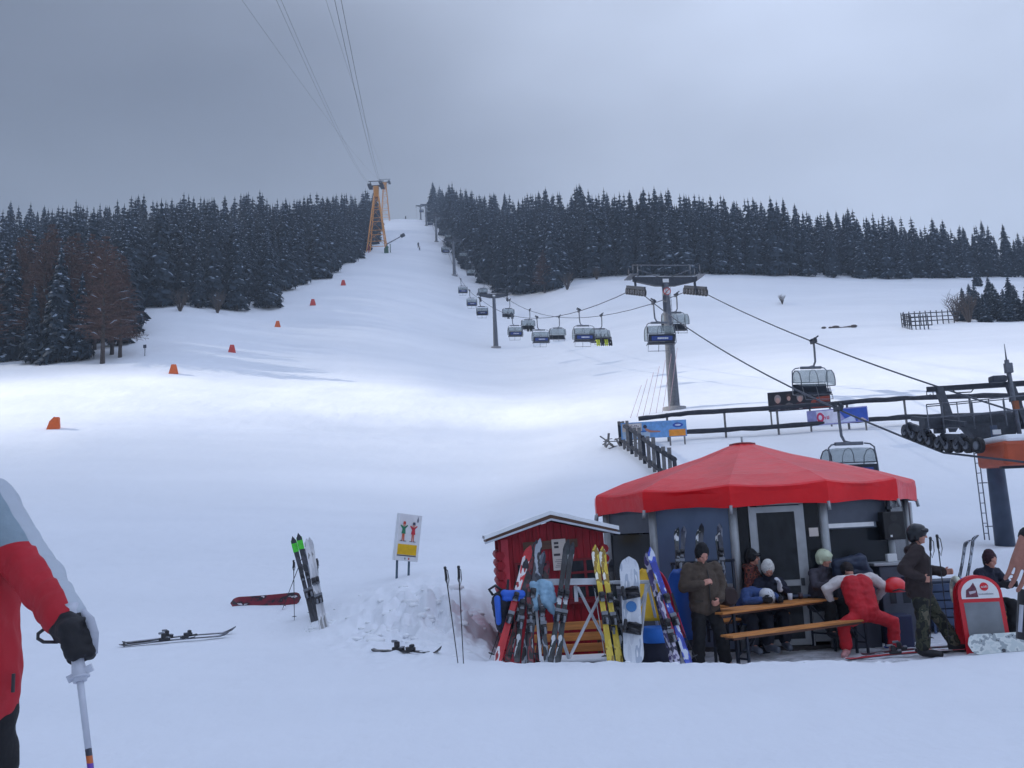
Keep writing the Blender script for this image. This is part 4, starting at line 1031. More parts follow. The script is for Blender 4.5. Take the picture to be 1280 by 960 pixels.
def kpt(a, r, z):
    d = face+a       # turning counter-clockwise seen from above moves to the right for a viewer at the camera
    return Vector((math.cos(d)*r, math.sin(d)*r, z))
TENT = thing('kiosk', 'round kiosk with glass door and grey posts under a big red tarpaulin roof', 'kiosk', KC)
mb = MB(); na = len(angs); rings = []
prof_ = [(.2, KA+.02), (.9, KA-.22), (1.7, KA-.45), (2.5, KA-.67), (KR-.03, KE+.0), (KR+.01, KE-.03), (KR+.02, KE-.16), (KR+.01, KE-KV)]
sub = 8
for (r, z) in prof_:
    ring = []
    for i in range(na):
        a0, a1 = angs[i], angs[i]+R(30); p0, p1 = kpt(a0, r, z), kpt(a1, r, z)
        for k in range(sub):
            t = k/sub; p = p0.lerp(p1, t); s_ = math.sin(math.pi*t)
            sg = -.05*s_*(r/KR)**1.5 if z > KE-.1 else 0
            # slack cloth between the ribs; the hem hangs in shallow scallops
            if z < KE-.1: p *= 1-.012*s_; p.z = z+(.04*s_ if z < KE-KV+.01 else .02*s_)+.02*noise.noise(p*2.3)
            else: p.z = z+sg+.012*noise.noise(p*1.7)
            ring.append(p)
    rings.append(ring)
m_ = na*sub; vs = [p for r_ in rings for p in r_]; fs = [[i*m_+j, i*m_+(j+1) % m_, (i+1)*m_+(j+1) % m_, (i+1)*m_+j] for i in range(len(rings)-1) for j in range(m_)]
mb.add(vs, fs, 0, False)
ROOF = mb.build('tarpaulin_roof', TREDm, TENT)
sm = ROOF.modifiers.new('thick', 'SOLIDIFY'); sm.thickness = .012
MB().tube([kpt(0, 0, KA-.08), kpt(0, 0, KA+.03), kpt(0, 0, KA+.05)], [.27, .26, .16], 12, smooth=False).build('roof_cap', mat('dark_red_cap', srgb(130, 26, 32), .5), ROOF)
MB().tube([kpt(0, 0, KA), kpt(0, 0, KA+.17)], .02, 6).build('cap_pin', ALU, ROOF)
RB = 2.84
for i in range(na):
    a = angs[i]
    mb = MB(); mb.tube([kpt(a, RB, 0), kpt(a, RB, KE)], .075, 8); mb.build('post', ALU, TENT)
    if i % 1 == 0:
        MB().tube([kpt(a, KR+.02, KE-KV-.1), kpt(a, KR, KE-KV+.04)], .03, 6).tube([kpt(a, RB, KE-.25), kpt(a, KR, KE-KV)], .02, 5).build('roof_strut', ALU, TENT)
def panel(i, f0, f1, z0, z1, t, name, m, par=None, r=RB, off=0.):
    """flat panel between post i and the next, fractions f0..f1, heights z0..z1"""
    a = kpt(angs[i], r+off, 0); b = kpt(angs[i]+R(30), r+off, 0); X = (b-a).normalized(); Y = Vector((0, 0, 1)).cross(X)
    T = Matrix((X, Y, Vector((0, 0, 1)))).transposed().to_4x4(); T.translation = a.lerp(b, f0)
    w = (b-a).length*(f1-f0)
    mb = MB(); mb.box((w/2, 0, (z0+z1)/2), (w, t, z1-z0), M=T); return mb.build(name, m, par or TENT)
CLEAR = glassy('clear_plastic', srgb(120, 140, 172), .62, .25); TINT = glassy('tinted_window', (.012, .014, .018), .84, .12, .22)
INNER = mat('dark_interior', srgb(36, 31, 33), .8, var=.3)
def idx(deg): return [round(math.degrees(a)) for a in angs].index(deg % 360 if deg % 360 in [round(math.degrees(a)) for a in angs] else deg)
iA, iB, iC, iD, iE = idx(295), idx(325), idx(-5), idx(25), idx(55)
# A: dark opening at the left (-65..-35), B: clear sheet (-35..-5), C: door (-5..25), D: counter window (25..55), E: right side
panel(iA, .04, .96, .0, .95, .05, 'base_panel', ALUD); panel(iA, .04, .96, 1.0, 1.93, .02, 'window', TINT); panel(iA, .04, .96, 1.95, KE-.1, .05, 'upper_panel', ALUD); panel(iA, 0, 1, .95, 1.0, .12, 'window_sill', ALU)
panel(iB, .04, .96, 0, 1.02, .05, 'base_panel', mat('base_blue_grey', srgb(98, 108, 128), .5)); panel(iB, .03, .97, 1.07, KE-.1, .02, 'window', CLEAR); panel(iB, 0, 1, 1.02, 1.07, .10, 'window_sill', ALU)
# door wall
panel(iC, .03, .16, .1, KE-.1, .02, 'side_window', TINT)
dr = panel(iC, .19, .74, .06, 2.30, .05, 'door', ALU, off=.02)
dg = panel(iC, .26, .67, 1.10, 2.20, .02, 'door_glass', TINT, dr, off=.05); panel(iC, .26, .67, .16, 1.0, .02, 'door_glass', TINT, dr, off=.05)
panel(iC, .68, .71, 1.0, 1.12, .06, 'handle', DKST, dr, off=.08)
panel(iC, .17, .19, 0, KE-.1, .08, 'door_frame', ALU); panel(iC, .74, .78, 0, KE-.1, .08, 'door_frame', ALU); panel(iC, .17, .78, 2.32, 2.4, .08, 'door_frame', ALU)
panel(iC, .79, .97, .9, KE-.1, .02, 'side_window', TINT); panel(iC, .79, .97, .1, .86, .03, 'base_panel', ALU)
panel(iC, .82, .92, 1.78, 1.92, .01, 'notice_sheet', PAPER, off=.03)
# counter
panel(iD, .03, .97, 0, 1.05, .05, 'base_panel', ALUD); panel(iD, -.02, 1.02, 1.05, 1.12, .45, 'counter', ALU, off=.12); panel(iD, .05, .97, 1.14, 1.88, .02, 'window', TINT)
panel(iD, .03, .72, 1.90, 1.97, .06, 'shutter_edge', WHITEP, off=.03); panel(iD, .03, .97, 1.97, KE-.1, .04, 'roller_shutter', ALUD)
panel(iE, .03, .97, 0, 1.05, .05, 'base_panel', ALUD); panel(iE, .03, .97, 1.1, KE-.1, .02, 'window', TINT)
iZ = idx(265); panel(iZ, .03, .97, 0, 1.0, .05, 'base_panel', ALUD); panel(iZ, .03, .97, 1.0, KE-.1, .02, 'window', TINT)
# back walls, floor and interior fittings
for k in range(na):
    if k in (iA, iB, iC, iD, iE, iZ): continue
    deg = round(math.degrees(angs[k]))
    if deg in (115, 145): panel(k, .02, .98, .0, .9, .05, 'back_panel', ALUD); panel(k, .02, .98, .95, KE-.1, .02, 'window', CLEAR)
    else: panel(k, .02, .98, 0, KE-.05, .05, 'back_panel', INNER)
MB().tube([kpt(0, 0, -.1), kpt(0, 0, .04)], RB, 24, smooth=False).build('floor', mat('wood_floor', srgb(70, 66, 66), .7), TENT)
MB().box(kpt(R(70), 1.7, .55), (1.2, .5, 1.0), bev=.02).box(kpt(R(200), 1.6, .9), (.8, .5, 1.8), bev=.02).box(kpt(R(-55), 1.5, .9), (.9, .5, 1.8), bev=.02).build('bar_counter', mat('bar_wood', srgb(84, 50, 44), .6), TENT)
# speaker box under the right edge of the tent
sp = P(1113, 657, 15.9)
o = thing('speaker_box', 'black loudspeaker box hanging on a pole under the right corner of the red roof', 'loudspeaker', sp)
MB().box((0, 0, 0), (.36, .34, .47), bev=.015).build('cabinet', mat('black_box', (.012, .012, .014), .6), o)
MB().tube([(0, -.172, -.08), (0, -.176, -.08)], .12, 16, smooth=False).tube([(0, -.172, .13), (0, -.176, .13)], .06, 14, smooth=False).build('speaker_grille', mat('grille', (.03, .03, .032), .7), o)
MB().tube([(.02, .05, .2), (.02, .05, .55)], .035, 8).beam((-.1, .05, .45), (.16, .05, .47), .05, .05).beam((-.02, .05, .3), (.06, .05, .3), .09, .05).build('bracket', DKST, o)
MB().box((-.07, -.18, -.17), (.035, .006, .035)).build('badge', WHITEP, o)
sp = P(1141, 700, 16.4); sp.z = H(sp.x, sp.y)
o = thing('tent_pole', 'thin grey pole holding the right corner of the red roof', 'pole', sp); t_ = P(1137, 628, 16.4)-sp
MB().tube([(0, 0, -.2), t_], .03, 8).build('tube', ALU, o)
# pale counter block and bin to the right of the counter
c = P(1112, 705, 15.6)
o = thing('bar_table', 'tall grey standing counter with dark openings right of the kiosk', 'counter', Vector((c.x, c.y, -.36)))
MB().box((0, 0, .62), (.55, .5, 1.24), bev=.02).build('cabinet', ALUD, o); MB().box((0, 0, 1.27), (.75, .6, .05), bev=.01).build('top', ALU, o)
MB().box((-.1, -.256, .85), (.1, .01, .42)).box((.12, -.256, .85), (.12, .01, .42)).build('opening', DARKG, o)
MB().box((.02, -.05, 1.36), (.16, .1, .13), bev=.01).build('napkin_box', WHITEP, o)
# dark blue folded tarpaulin lump behind the table
c = P(1066, 705, 15.2); mb = MB(); mb.cap((-.25, 0, 0), (.12, 0, .03), .10, .13); mb.cap((.12, 0, 0), (.2, 0, -.12), .13, .09); mb.cap((-.26, 0, -.13), (.22, 0, -.15), .10, .10)
o = remeshed(mb, .02, 'tarpaulin_bundle', mat('navy_tarp', srgb(30, 42, 66), .5, var=.2), None, 5, .02, 6); o.location = c; tag(o, 'dark blue rolled tarpaulin lying on the counter behind the bending skier', 'tarpaulin')
o = thing('bar_table', 'low grey counter carrying the dark blue rolled tarpaulin', 'counter', Vector((c.x, c.y+.05, -.37))); zt_ = c.z-.37-.42+.74
MB().box((0, 0, (c.z+.37-.24)/2), (.62, .3, c.z+.37-.24), bev=.02).build('cabinet', ALUD, o)
# ------------------------------------------------------------------ skis, poles, boards, rack
BIND = mat('binding_plastic', (.018, .018, .022), .45, var=.3)
BINDG = mat('binding_grey', srgb(120, 124, 132), .45, .3)
def ski_mat(name, cols, sc=5., seed=0.):
    """printed top sheet: hard bands of several colours along the ski, edge steel left bare by geometry"""
    m, N, L, B = nt('ski_'+name)
    tc = N.new('ShaderNodeTexCoord'); mp = N.new('ShaderNodeMapping'); mp.inputs['Scale'].default_value = (9, 3, sc); mp.inputs['Location'].default_value = (seed, seed*1.7, seed*.6)
    L.new(tc.outputs['Object'], mp.inputs['Vector']); n = N.new('ShaderNodeTexNoise'); n.inputs['Scale'].default_value = 1.0; n.inputs['Detail'].default_value = 2.5; L.new(mp.outputs['Vector'], n.inputs['Vector'])
    r = N.new('ShaderNodeValToRGB'); r.color_ramp.interpolation = 'CONSTANT'; k = len(cols)
    ps = [0]+[.36+.28*i/(k-1) for i in range(1, k)]
    r.color_ramp.elements[0].position = 0; r.color_ramp.elements[0].color = (*srgb(*cols[0]), 1)
    r.color_ramp.elements[1].position = ps[1]; r.color_ramp.elements[1].color = (*srgb(*cols[1]), 1)
    for i in range(2, k): e = r.color_ramp.elements.new(ps[i]); e.color = (*srgb(*cols[i]), 1)
    L.new(n.outputs['Fac'], r.inputs['Fac']); L.new(r.outputs['Color'], B.inputs['Base Color']); B.inputs['Roughness'].default_value = .32; B.inputs['Coat Weight'].default_value = .3
    return m
BASEM = mat('ski_base', (.03, .03, .034), .4)
def ski_mesh(Ls, wid=.105, tip=.16):
    """ski standing on its tail along +z, top sheet towards -y, curved shovel"""
    mb = MB(); n = 26; rows = []
    for i in range(n+1):
        t = i/n; z = Ls*t
        w = wid*(.5-.13*math.sin(math.pi*min(1, max(0, (t-.06)/.86))))
        if t > .90: w = wid*.55*max(.08, math.sqrt(max(0, 1-((t-.90)/.10)**2)))
        if t < .03: w *= .8+.2*t/.03
        y = 0
        if t > .86: y = -tip*((t-.86)/.14)**2*.62
        if t < .05: y = -.02*((.05-t)/.05)**2
        y += -.018*math.sin(math.pi*t)
        rows.append((w, y, z))
    vs = []
    for w, y, z in rows: vs += [(-w, y+.006, z), (w, y+.006, z), (w, y-.005, z), (-w*.9, y-.011, z), (w*.9, y-.011, z), (-w, y-.005, z)]
    for i in range(n):
        a, b = i*6, i*6+6
        mb_f = [([a, a+1, b+1, b], 1), ([a+1, a+2, b+2, b+1], 1), ([a+2, a+4, b+4, b+2], 0), ([a+4, a+3, b+3, b+4], 0), ([a+3, a+5, b+5, b+3], 0), ([a+5, a, b, b+5], 1)]
        for q, mi in mb_f: mb.f.append(q); mb.m.append(mi); mb.sm.append(False)
    mb.v = [tuple(v) for v in vs]
    mb.f.append([0, 5, 3, 4, 2, 1]); mb.m.append(1); mb.sm.append(False); k = n*6
    mb.f.append([k, k+1, k+2, k+4, k+3, k+5]); mb.m.append(1); mb.sm.append(False)
    return mb
def bind_mesh(kind):
    mb = MB()
    if kind == 'toe': mb.box((0, -.03, 0), (.08, .05, .13), 0, bev=.015).box((0, -.07, .02), (.075, .05, .06), 0, bev=.018).box((0, -.045, -.05), (.06, .02, .05), 1, bev=.006)
    else: mb.box((0, -.025, 0), (.085, .045, .17), 0, bev=.012).box((0, -.08, -.02), (.07, .09, .07), 0, bev=.02).box((0, -.125, -.06), (.035, .035, .09), 1, bev=.01).box((0, -.05, .06), (.09, .015, .05), 1, bev=.005)
    return mb
TOE = mesh_of(bind_mesh('toe'), 'toe_binding', [BIND, BINDG]); HEEL = mesh_of(bind_mesh('heel'), 'heel_binding', [BIND, BINDG])
SKIM = {}
def ski(label, m, Ls=1.7, wid=.105, group=None, bind=True):
    key = (m.name, Ls, wid)
    if key not in SKIM: SKIM[key] = mesh_of(ski_mesh(Ls, wid), 'ski_body', [m, BASEM])
    o = thing('ski', label, 'ski', (0, 0, 0), 0, group); link('ski_body', SKIM[key], o)
    if bind:
        link('toe_binding', TOE, o, (0, -.02, Ls*.56)); link('heel_binding', HEEL, o, (0, -.02, Ls*.38))
    return o
def orient(o, a, b, facing):
    """stand a local +z object from a to b with its -y side towards facing"""
    a = Vector(a); z = (Vector(b)-a).normalized(); f = Vector(facing); y = -(f-z*f.dot(z)).normalized(); x = y.cross(z)
    Mx = Matrix((x, y, z)).transposed().to_4x4(); Mx.translation = a; o.matrix_world = Mx; return o
CAMDIR = Vector((0, -1, 0))
def ski_px(label, m, bx, by, tx, ty, d0, d1, facing=(0, -1, .2), group=None, wid=.105, bind=True):
    a = P(bx, by, d0); b = P(tx, ty, d1); Ls = round((b-a).length/1.0, 2)
    o = ski(label, m, Ls, wid, group, bind); return orient(o, a, b, facing)
SHAFT = {}
def pole_mesh(col):
    if col in SHAFT: return SHAFT[col]
    s = mat('pole_shaft_%s' % col, {'black': (.02, .02, .024), 'grey': srgb(110, 116, 126), 'white': srgb(200, 202, 206), 'blue': srgb(50, 70, 140)}[col], .35, .3)
    mb = MB(); mb.tube([(0, 0, 0), (0, 0, .06), (0, 0, 1.16)], [.003, .006, .0085], 7); a = mesh_of(mb, 'shaft', [s])
    mb = MB(); mb.tube([(0, 0, 1.06), (0, 0, 1.09), (0, 0, 1.19), (0, 0, 1.205)], [.013, .018, .016, .022], 9); mb.tube([(0, 0, 1.205), (0, 0, 1.225)], [.022, .014], 9); g = mesh_of(mb, 'grip', [BIND])
    mb = MB(); mb.tube([(0, 0, .075), (0, 0, .08), (0, 0, .09)], [.045, .048, .012], 10); k = mesh_of(mb, 'basket', [BIND])
    mb = MB(); p = [(0, -.012, 1.20), (.03, -.03, 1.17), (.035, -.04, 1.06), (.01, -.035, .98), (-.015, -.03, 1.06), (0, -.015, 1.18)]; mb.tube(p, .006, 5); st = mesh_of(mb, 'strap', [BIND])
    SHAFT[col] = (a, g, k, st); return SHAFT[col]
def pole(label, a, b, col='black', group=None, basket=True):
    """ski pole from its tip a to the top of its grip b"""
    o = thing('ski_pole', label, 'ski pole', (0, 0, 0), 0, group); s, g, k, st = pole_mesh(col)
    link('shaft', s, o); link('grip', g, o); link('strap', st, o)
    if basket: link('basket', k, o)
    orient(o, a, b, (0, -1, .01)); o.scale = (1, 1, (Vector(b)-Vector(a)).length/1.225); return o
def pole_px(label, bx, by, tx, ty, d0, d1, col='black', group=None): return pole(label, P(bx, by, d0), P(tx, ty, d1), col, group)
# ---- snowboard
def board_mesh(Ls, w, m, base):
    mb = MB(); n = 30; vs = []
    for i in range(n+1):
        t = i/n; z = Ls*t; e = min(t, 1-t)
        hw = w/2*(1-.10*math.sin(math.pi*t))
        if e < .13: hw *= math.sqrt(max(.003, 1-((.13-e)/.13)**2))
        y = -.07*((.16-e)/.16)**2 if e < .16 else 0
        vs += [(-hw, y, z), (hw, y, z), (hw, y-.012, z), (-hw, y-.012, z)]
    mb.v = vs
    for i in range(n):
        a = i*4; b = a+4
        for q, mi in (([a, a+1, b+1, b], 1), ([a+1, a+2, b+2, b+1], 1), ([a+2, a+3, b+3, b+2], 0), ([a+3, a, b, b+3], 1)): mb.f.append(q); mb.m.append(mi); mb.sm.append(False)
    for q in ([0, 3, 2, 1], [n*4, n*4+1, n*4+2, n*4+3]): mb.f.append(q); mb.m.append(1); mb.sm.append(False)
    return mesh_of(mb, 'deck', [m, base])
def snowboard(label, m, Ls=1.5, w=.29, bind=True, base=None):
    o = thing('snowboard', label, 'snowboard'); link('deck', board_mesh(Ls, w, m, base or BASEM), o)
    if bind:
        for z, r in ((.34, 10), (.66, -10)):
            b = MB(); b.box((0, -.03, 0), (.25, .03, .15), bev=.012).beam((-.1, -.03, 0), (-.13, -.22, -.03), .12, .03, bev=.01).beam((.1, -.05, .05), (.02, -.1, .06), .06, .03); b.box((-.1, -.14, -.0), (.05, .20, .16), bev=.02); b.tube([(.1, -.05, -.05), (.05, -.14, -.04), (-.07, -.14, -.03)], .025, 6).tube([(.11, -.05, .05), (.07, -.11, .05), (-.06, -.11, .05)], .02, 6)
            x = b.build('binding', BIND, o); x.location = (0, -.012, Ls*z); x.rotation_euler = (0, R(r), 0)
    return o

M_RED = ski_mat('red', [(186, 30, 40), (196, 36, 44), (225, 220, 222), (150, 22, 32)], 3, 1)
M_SIL = ski_mat('silver', [(60, 62, 70), (160, 166, 176), (34, 34, 42), (200, 204, 210)], 4, 2)
M_DKR = ski_mat('dark_red', [(40, 22, 28), (120, 28, 40), (30, 28, 34), (170, 170, 176)], 5, 3)
M_BLK = ski_mat('black', [(26, 26, 32), (48, 50, 56), (30, 44, 46), (205, 208, 212)], 4, 4)
M_YEL = ski_mat('yellow', [(206, 176, 40), (222, 196, 70), (150, 120, 36), (240, 236, 220)], 5, 5)
M_BLU = ski_mat('blue', [(36, 52, 150), (60, 84, 190), (205, 212, 228), (40, 46, 110)], 5, 6)
M_PUR = ski_mat('purple', [(80, 70, 120), (190, 186, 206), (44, 44, 74), (120, 120, 160)], 6, 7)
M_WHT = ski_mat('white', [(196, 198, 204), (216, 216, 220), (150, 150, 150), (120, 124, 130)], 2, 8)
M_GRN = ski_mat('green', [(38, 40, 50), (30, 32, 40), (58, 60, 70), (44, 46, 58)], 3, 9)
M_GRT = mat('lime_tip', srgb(70, 200, 50), .4, var=.35, scale=14)
M_NOR = ski_mat('navy', [(40, 44, 60), (60, 64, 80), (120, 126, 140), (30, 32, 44)], 3, 10)
M_BRD = ski_mat('board_white', [(200, 206, 216), (215, 220, 228), (170, 180, 196), (226, 228, 232)], 2, 11)
M_BRK = ski_mat('board_red', [(120, 26, 44), (96, 22, 40), (34, 26, 36), (200, 194, 200)], 6, 12)
M_BRS = ski_mat('board_pattern', [(190, 200, 200), (206, 212, 210), (150, 160, 164), (40, 44, 54)], 7, 13)

# ---- the rack
RK = P(737, 728, 13.2); RZ = RK.z; G0 = -.40
WPIPE = mat('white_rack_paint', srgb(196, 200, 206), .45, .1, var=.15)
ra, rb = P(648, 730, 13.25), P(824, 727, 13.25)
RACK = thing('ski_rack', 'long white metal ski rack with crossed legs in front of the red hut', 'ski rack', Vector((RK.x, RK.y, G0)))
q = lambda v: Vector(v)-RACK.location
MB().beam(q(ra), q(rb), .05, .05, bev=.01).build('top_bar', WPIPE, RACK)
MB().beam(q(P(664, 728, 13.2)), q(P(747, 726.5, 13.2)), .03, .085, upv=Vector((0, 0, 1))).build('rail', WPIPE, RACK)
def rleg(bx, by, d0, tx, ty, d1): MB().beam(q(P(bx, by, d0)), q(P(tx, ty, d1)), .034, .034).build('leg', WPIPE, RACK)
for s in ((676, 826, 12.85, 668, 733, 13.2), (712, 826, 13.7, 682, 733, 13.25), (798, 826, 12.9, 808, 730, 13.2), (826, 800, 13.9, 810, 730, 13.25), (770, 822, 13.6, 812, 730, 13.2)): rleg(*s)
for s in ((722, 734, 13.22, 760, 808, 13.5), (752, 740, 13.24, 712, 822, 13.0), (686, 744, 13.3, 697, 770, 13.4)): MB().beam(q(P(s[0], s[1], s[2])), q(P(s[3], s[4], s[5])), .03, .03).build('brace', WPIPE, RACK)
MB().box(q(P(720, 742, 13.3)), (.05, .04, .22)).build('bracket', WPIPE, RACK)
rg_ = 'skis leaning on the white rack'
L_ = [('wide red ski with pale lettering leaning steeply at the left end of the rack', M_RED, 621, 829, 662, 684, 12.75, 13.2, .13),
 ('dark red ski just right of the wide red one, tip bent over', M_DKR, 634, 827, 670, 676, 12.95, 13.22, .10),
 ('silver ski whose bright tip stands in front of the left hut window', M_SIL, 655, 830, 674, 674, 12.9, 13.2, .105),
 ('black and white ski in the crowded left cluster on the rack', M_BLK, 646, 828, 657, 700, 12.85, 13.15, .10),
 ('short dark red ski standing upright in the left cluster on the rack', M_DKR, 663, 829, 660, 712, 12.8, 13.15, .10),
 ('grey ski with its tail out to the right of the left cluster', M_SIL, 684, 829, 671, 716, 12.85, 13.15, .095),
 ('black ski with white tip leaning to the right, left one of the pair', M_BLK, 688, 829, 709, 676, 12.8, 13.2, .10),
 ('black ski with white tip leaning to the right, right one of the pair', M_BLK, 697, 829, 715, 679, 12.85, 13.22, .10),
 ('yellow ski nearest the hut, left one of the yellow pair', M_YEL, 764, 831, 742, 683, 12.8, 13.2, .115),
 ('yellow ski with black binding, right one of the yellow pair', M_YEL, 775, 831, 751, 685, 12.85, 13.22, .115),
 ('slim silver ski standing just left of the white snowboard', M_SIL, 768, 829, 757, 716, 12.95, 13.25, .09),
 ('bright blue ski with white flecks leaning far to the left', M_BLU, 862, 832, 810, 686, 12.8, 13.2, .12),
 ('purple grey ski lying close under the bright blue ski', M_PUR, 842, 831, 806, 692, 12.95, 13.28, .105),
 ('short violet ski with dark binding under the blue pair', M_PUR, 848, 830, 822, 742, 12.75, 13.05, .10)]
for lab, m, bx, by, tx, ty, d0, d1, w in L_: ski_px(lab, m, bx, by, tx, ty, d0, d1, (.15, -1, .3), rg_, round(w*.88, 4))
for lab, bx, by, tx, ty, c in (('black ski pole slanting at the far left end of the rack', 612, 824, 648, 720, 'black'), ('dark pole leaning between the left cluster of skis', 641, 824, 667, 716, 'grey'), ('black pole leaning right of the blue skis', 871, 826, 829, 735, 'black'),
     ('thin dark pole crossing behind the yellow skis', 793, 822, 752, 712, 'black'), ('dark pole resting on the rack right of the yellow skis', 784, 816, 760, 722, 'grey'), ('grey pole upright in the crowded left cluster', 669, 824, 654, 722, 'grey')):
    pole_px(lab, bx, by, tx, ty, 12.9, 13.3, c, 'poles leaning on the white rack')
for lab, bx, by, tx, ty, c in (('blue pole leaning in the gap between the red skis and the black pair', 700, 826, 684, 722, 'blue'), ('second black pole slanting at the far left end of the rack', 634, 826, 655, 724, 'black'), ('pale pole leaning just left of the yellow skis', 757, 827, 741, 722, 'white'), ('black pole standing behind the white snowboard', 800, 824, 776, 718, 'black')):
    pole_px(lab, bx, by, tx, ty, 12.95, 13.32, c, 'poles leaning on the white rack')
for lab, m, bx, by, tx, ty, w in (('narrow dark ski behind the silver ski in the left cluster', M_NOR, 659, 827, 679, 690, .085), ('narrow dark red ski behind the pale jacket', M_DKR, 672, 828, 684, 702, .085), ('narrow black ski behind the yellow pair', M_BLK, 780, 829, 762, 700, .085)):
    ski_px(lab, m, bx, by, tx, ty, 13.1, 13.34, (.15, -1, .3), rg_, w)
o = snowboard('white snowboard with black bindings standing upright at the rack', M_BRD, 1.48, .285); orient(o, P(793, 834, 12.75), P(786, 697, 13.15), (-.1, -1, .2))
mb = MB(); mb.tube([(.0, -.016, .80), (.0, -.020, .80)], .075, 14, smooth=False); mb.build('round_print', mat('board_blue', srgb(60, 120, 180), .4), o)
# ---- three plastic bobs and a blue bin at the right of the rack
def bob(label, m, bx, by, tx, ty, w, d):
    a = P(bx, by, d); b = P(tx, ty, d+.18); L0 = (b-a).length; o = thing('plastic_sled', label, 'sled', (0, 0, 0), 0, 'plastic sleds stood on end behind the rack')
    mb = MB(); n = 14; rows = []
    for i in range(n+1):
        t = i/n; z = L0*t; hw = w/2*(1 if t < .68 else math.sqrt(max(.02, 1-((t-.68)/.34)**2))); cup = .09*(1-.3*t)
        rows.append([(-hw, -cup, z), (-hw*.86, .0, z), (0, .03, z), (hw*.86, 0, z), (hw, -cup, z)])
    vs = [v for r_ in rows for v in r_]; mb.add(vs, [[i*5+j, i*5+j+1, (i+1)*5+j+1, (i+1)*5+j] for i in range(n) for j in range(4)], 0, True)
    x = mb.build('shell', m, o); s = x.modifiers.new('t', 'SOLIDIFY'); s.thickness = .012
    MB().beam((-w*.46, -.1, L0*.35), (-w*.46, -.12, L0*.62), .03, .03).beam((w*.46, -.1, L0*.35), (w*.46, -.12, L0*.62), .03, .03).build('side_grip', BIND, o)
    return orient(o, a, b, (0, -1, .1))
bob('yellow plastic sled stood on end behind the right end of the rack', mat('sled_yellow', srgb(222, 178, 30), .35, var=.05), 812, 776, 808, 711, .40, 13.6)
bob('pink plastic sled leaning between the yellow and the blue one', mat('sled_pink', srgb(196, 50, 84), .35, var=.08), 846, 800, 818, 713, .26, 13.7)
bob('blue plastic sled stood on end right of the pink one', mat('sled_blue', srgb(40, 88, 168), .35, var=.08), 862, 800, 847, 711, .42, 14.0)
c = P(820, 800, 13.5); o = thing('cloth_bin', 'dark navy cloth bin with a bright blue band on snow below the yellow sled', 'bin', Vector((c.x, c.y, G0)))
MB().tube([(0, 0, 0), (0, 0, .48)], [.25, .215], 16).build('sack', mat('navy_cloth', srgb(24, 28, 48), .8, bump=.3), o)
MB().tube([(0, 0, .46), (0, 0, .48), (0, 0, .68)], [.20, .222, .20], 16).build('band', mat('bright_blue', srgb(30, 108, 200), .6), o)
# ---- bench, steps and pallet behind the rack
c = P(712, 800, 14.3); o = thing('slatted_bench', 'varnished slatted wooden bench in front of the red hut behind the rack', 'bench', Vector((c.x, c.y, G0)), R(1.5))
for k, z in enumerate((.34, .50, .66)): MB().box((0, .02*k, z), (1.06, .03, .12), bev=.008).build('back_slat', BENCHW, o)
for k in range(3): MB().box((0, -.12-.11*k, .24), (1.06, .095, .03), bev=.006).build('seat_slat', BENCHW, o)
for s in (-.45, .45): MB().beam((s, .04, 0), (s, .1, .74), .05, .04).beam((s, -.34, 0), (s, -.34, .22), .05, .05).beam((s, -.36, .21), (s, .05, .21), .04, .04).build('leg', WBROWN, o)
c = P(716, 805, 13.75); o = thing('wooden_steps', 'low grey snowy steps on the ground under the slatted bench', 'steps', Vector((c.x, c.y, G0)))
GREYW = wood('grey_planks', srgb(150, 150, 158), 'x')
MB().box((0, 0, .06), (1.1, .5, .12), bev=.01).build('tread', GREYW, o); MB().box((0, .28, .17), (1.1, .3, .10), bev=.01).build('tread', GREYW, o); MB().box((0, .1, .245), (1.0, .5, .05), bev=.025).build('snow_cover', SNOWC, o)
# ---- backpack, helmet and pale jacket at the rack
c = P(626, 762, 13.05)
mb = MB(); mb.cap((0, 0, .12), (.02, 0, -.22), .13, .10); mb.cap((.05, .02, .16), (.09, .02, -.2), .12, .09); mb.cap((.02, -.06, -.2), (.06, -.04, -.30), .10, .07)
o = thing('backpack', 'black backpack with a bright blue strap hanging at the left end of the rack', 'backpack', c)
remeshed(mb, .014, 'pack_body', mat('pack_black', srgb(24, 26, 40), .75, bump=.3), o, 4, .008, 14)
mb = MB(); mb.cap((-.04, -.14, .16), (-.03, -.13, -.16), .045, .04); remeshed(mb, .01, 'front_strap', mat('bright_blue2', srgb(40, 96, 200), .55), o, 3)
mb = MB(); mb.cap((.06, -.1, .22), (.30, -.05, .20), .055, .055); mb.cap((.06, -.1, .16), (.28, -.05, .14), .04, .04); remeshed(mb, .01, 'side_flap', bpy.data.materials['bright_blue2'], o, 3, .006, 12)
MB().tube([(-.1, 0, .2), (-.15, -.02, .28), (-.06, -.02, .33), (.02, 0, .26)], .02, 7).build('carry_loop', BIND, o)
MB().beam((.1, 0, .24), (.12, .05, .40), .03, .02).build('hanging_strap', BIND, o)
c = P(676, 746, 13.1); mb = MB(); mb.cap((-.1, 0, .18), (-.09, -.02, -.12), .06, .07); mb.cap((.02, 0, .18), (.05, -.02, -.06), .07, .07); mb.cap((.13, 0, .14), (.17, 0, -.05), .06, .05); mb.cap((.08, -.02, -.08), (.16, -.02, -.2), .06, .05); mb.cap((-.1, 0, .18), (.13, 0, .16), .05, .05)
o = remeshed(mb, .014, 'pale_jacket', mat('pale_blue_cloth', srgb(140, 176, 200), .8, bump=.3), None, 4, .012, 12); o.location = c; tag(o, 'pale blue jacket draped over the white rack between the skis', 'jacket')
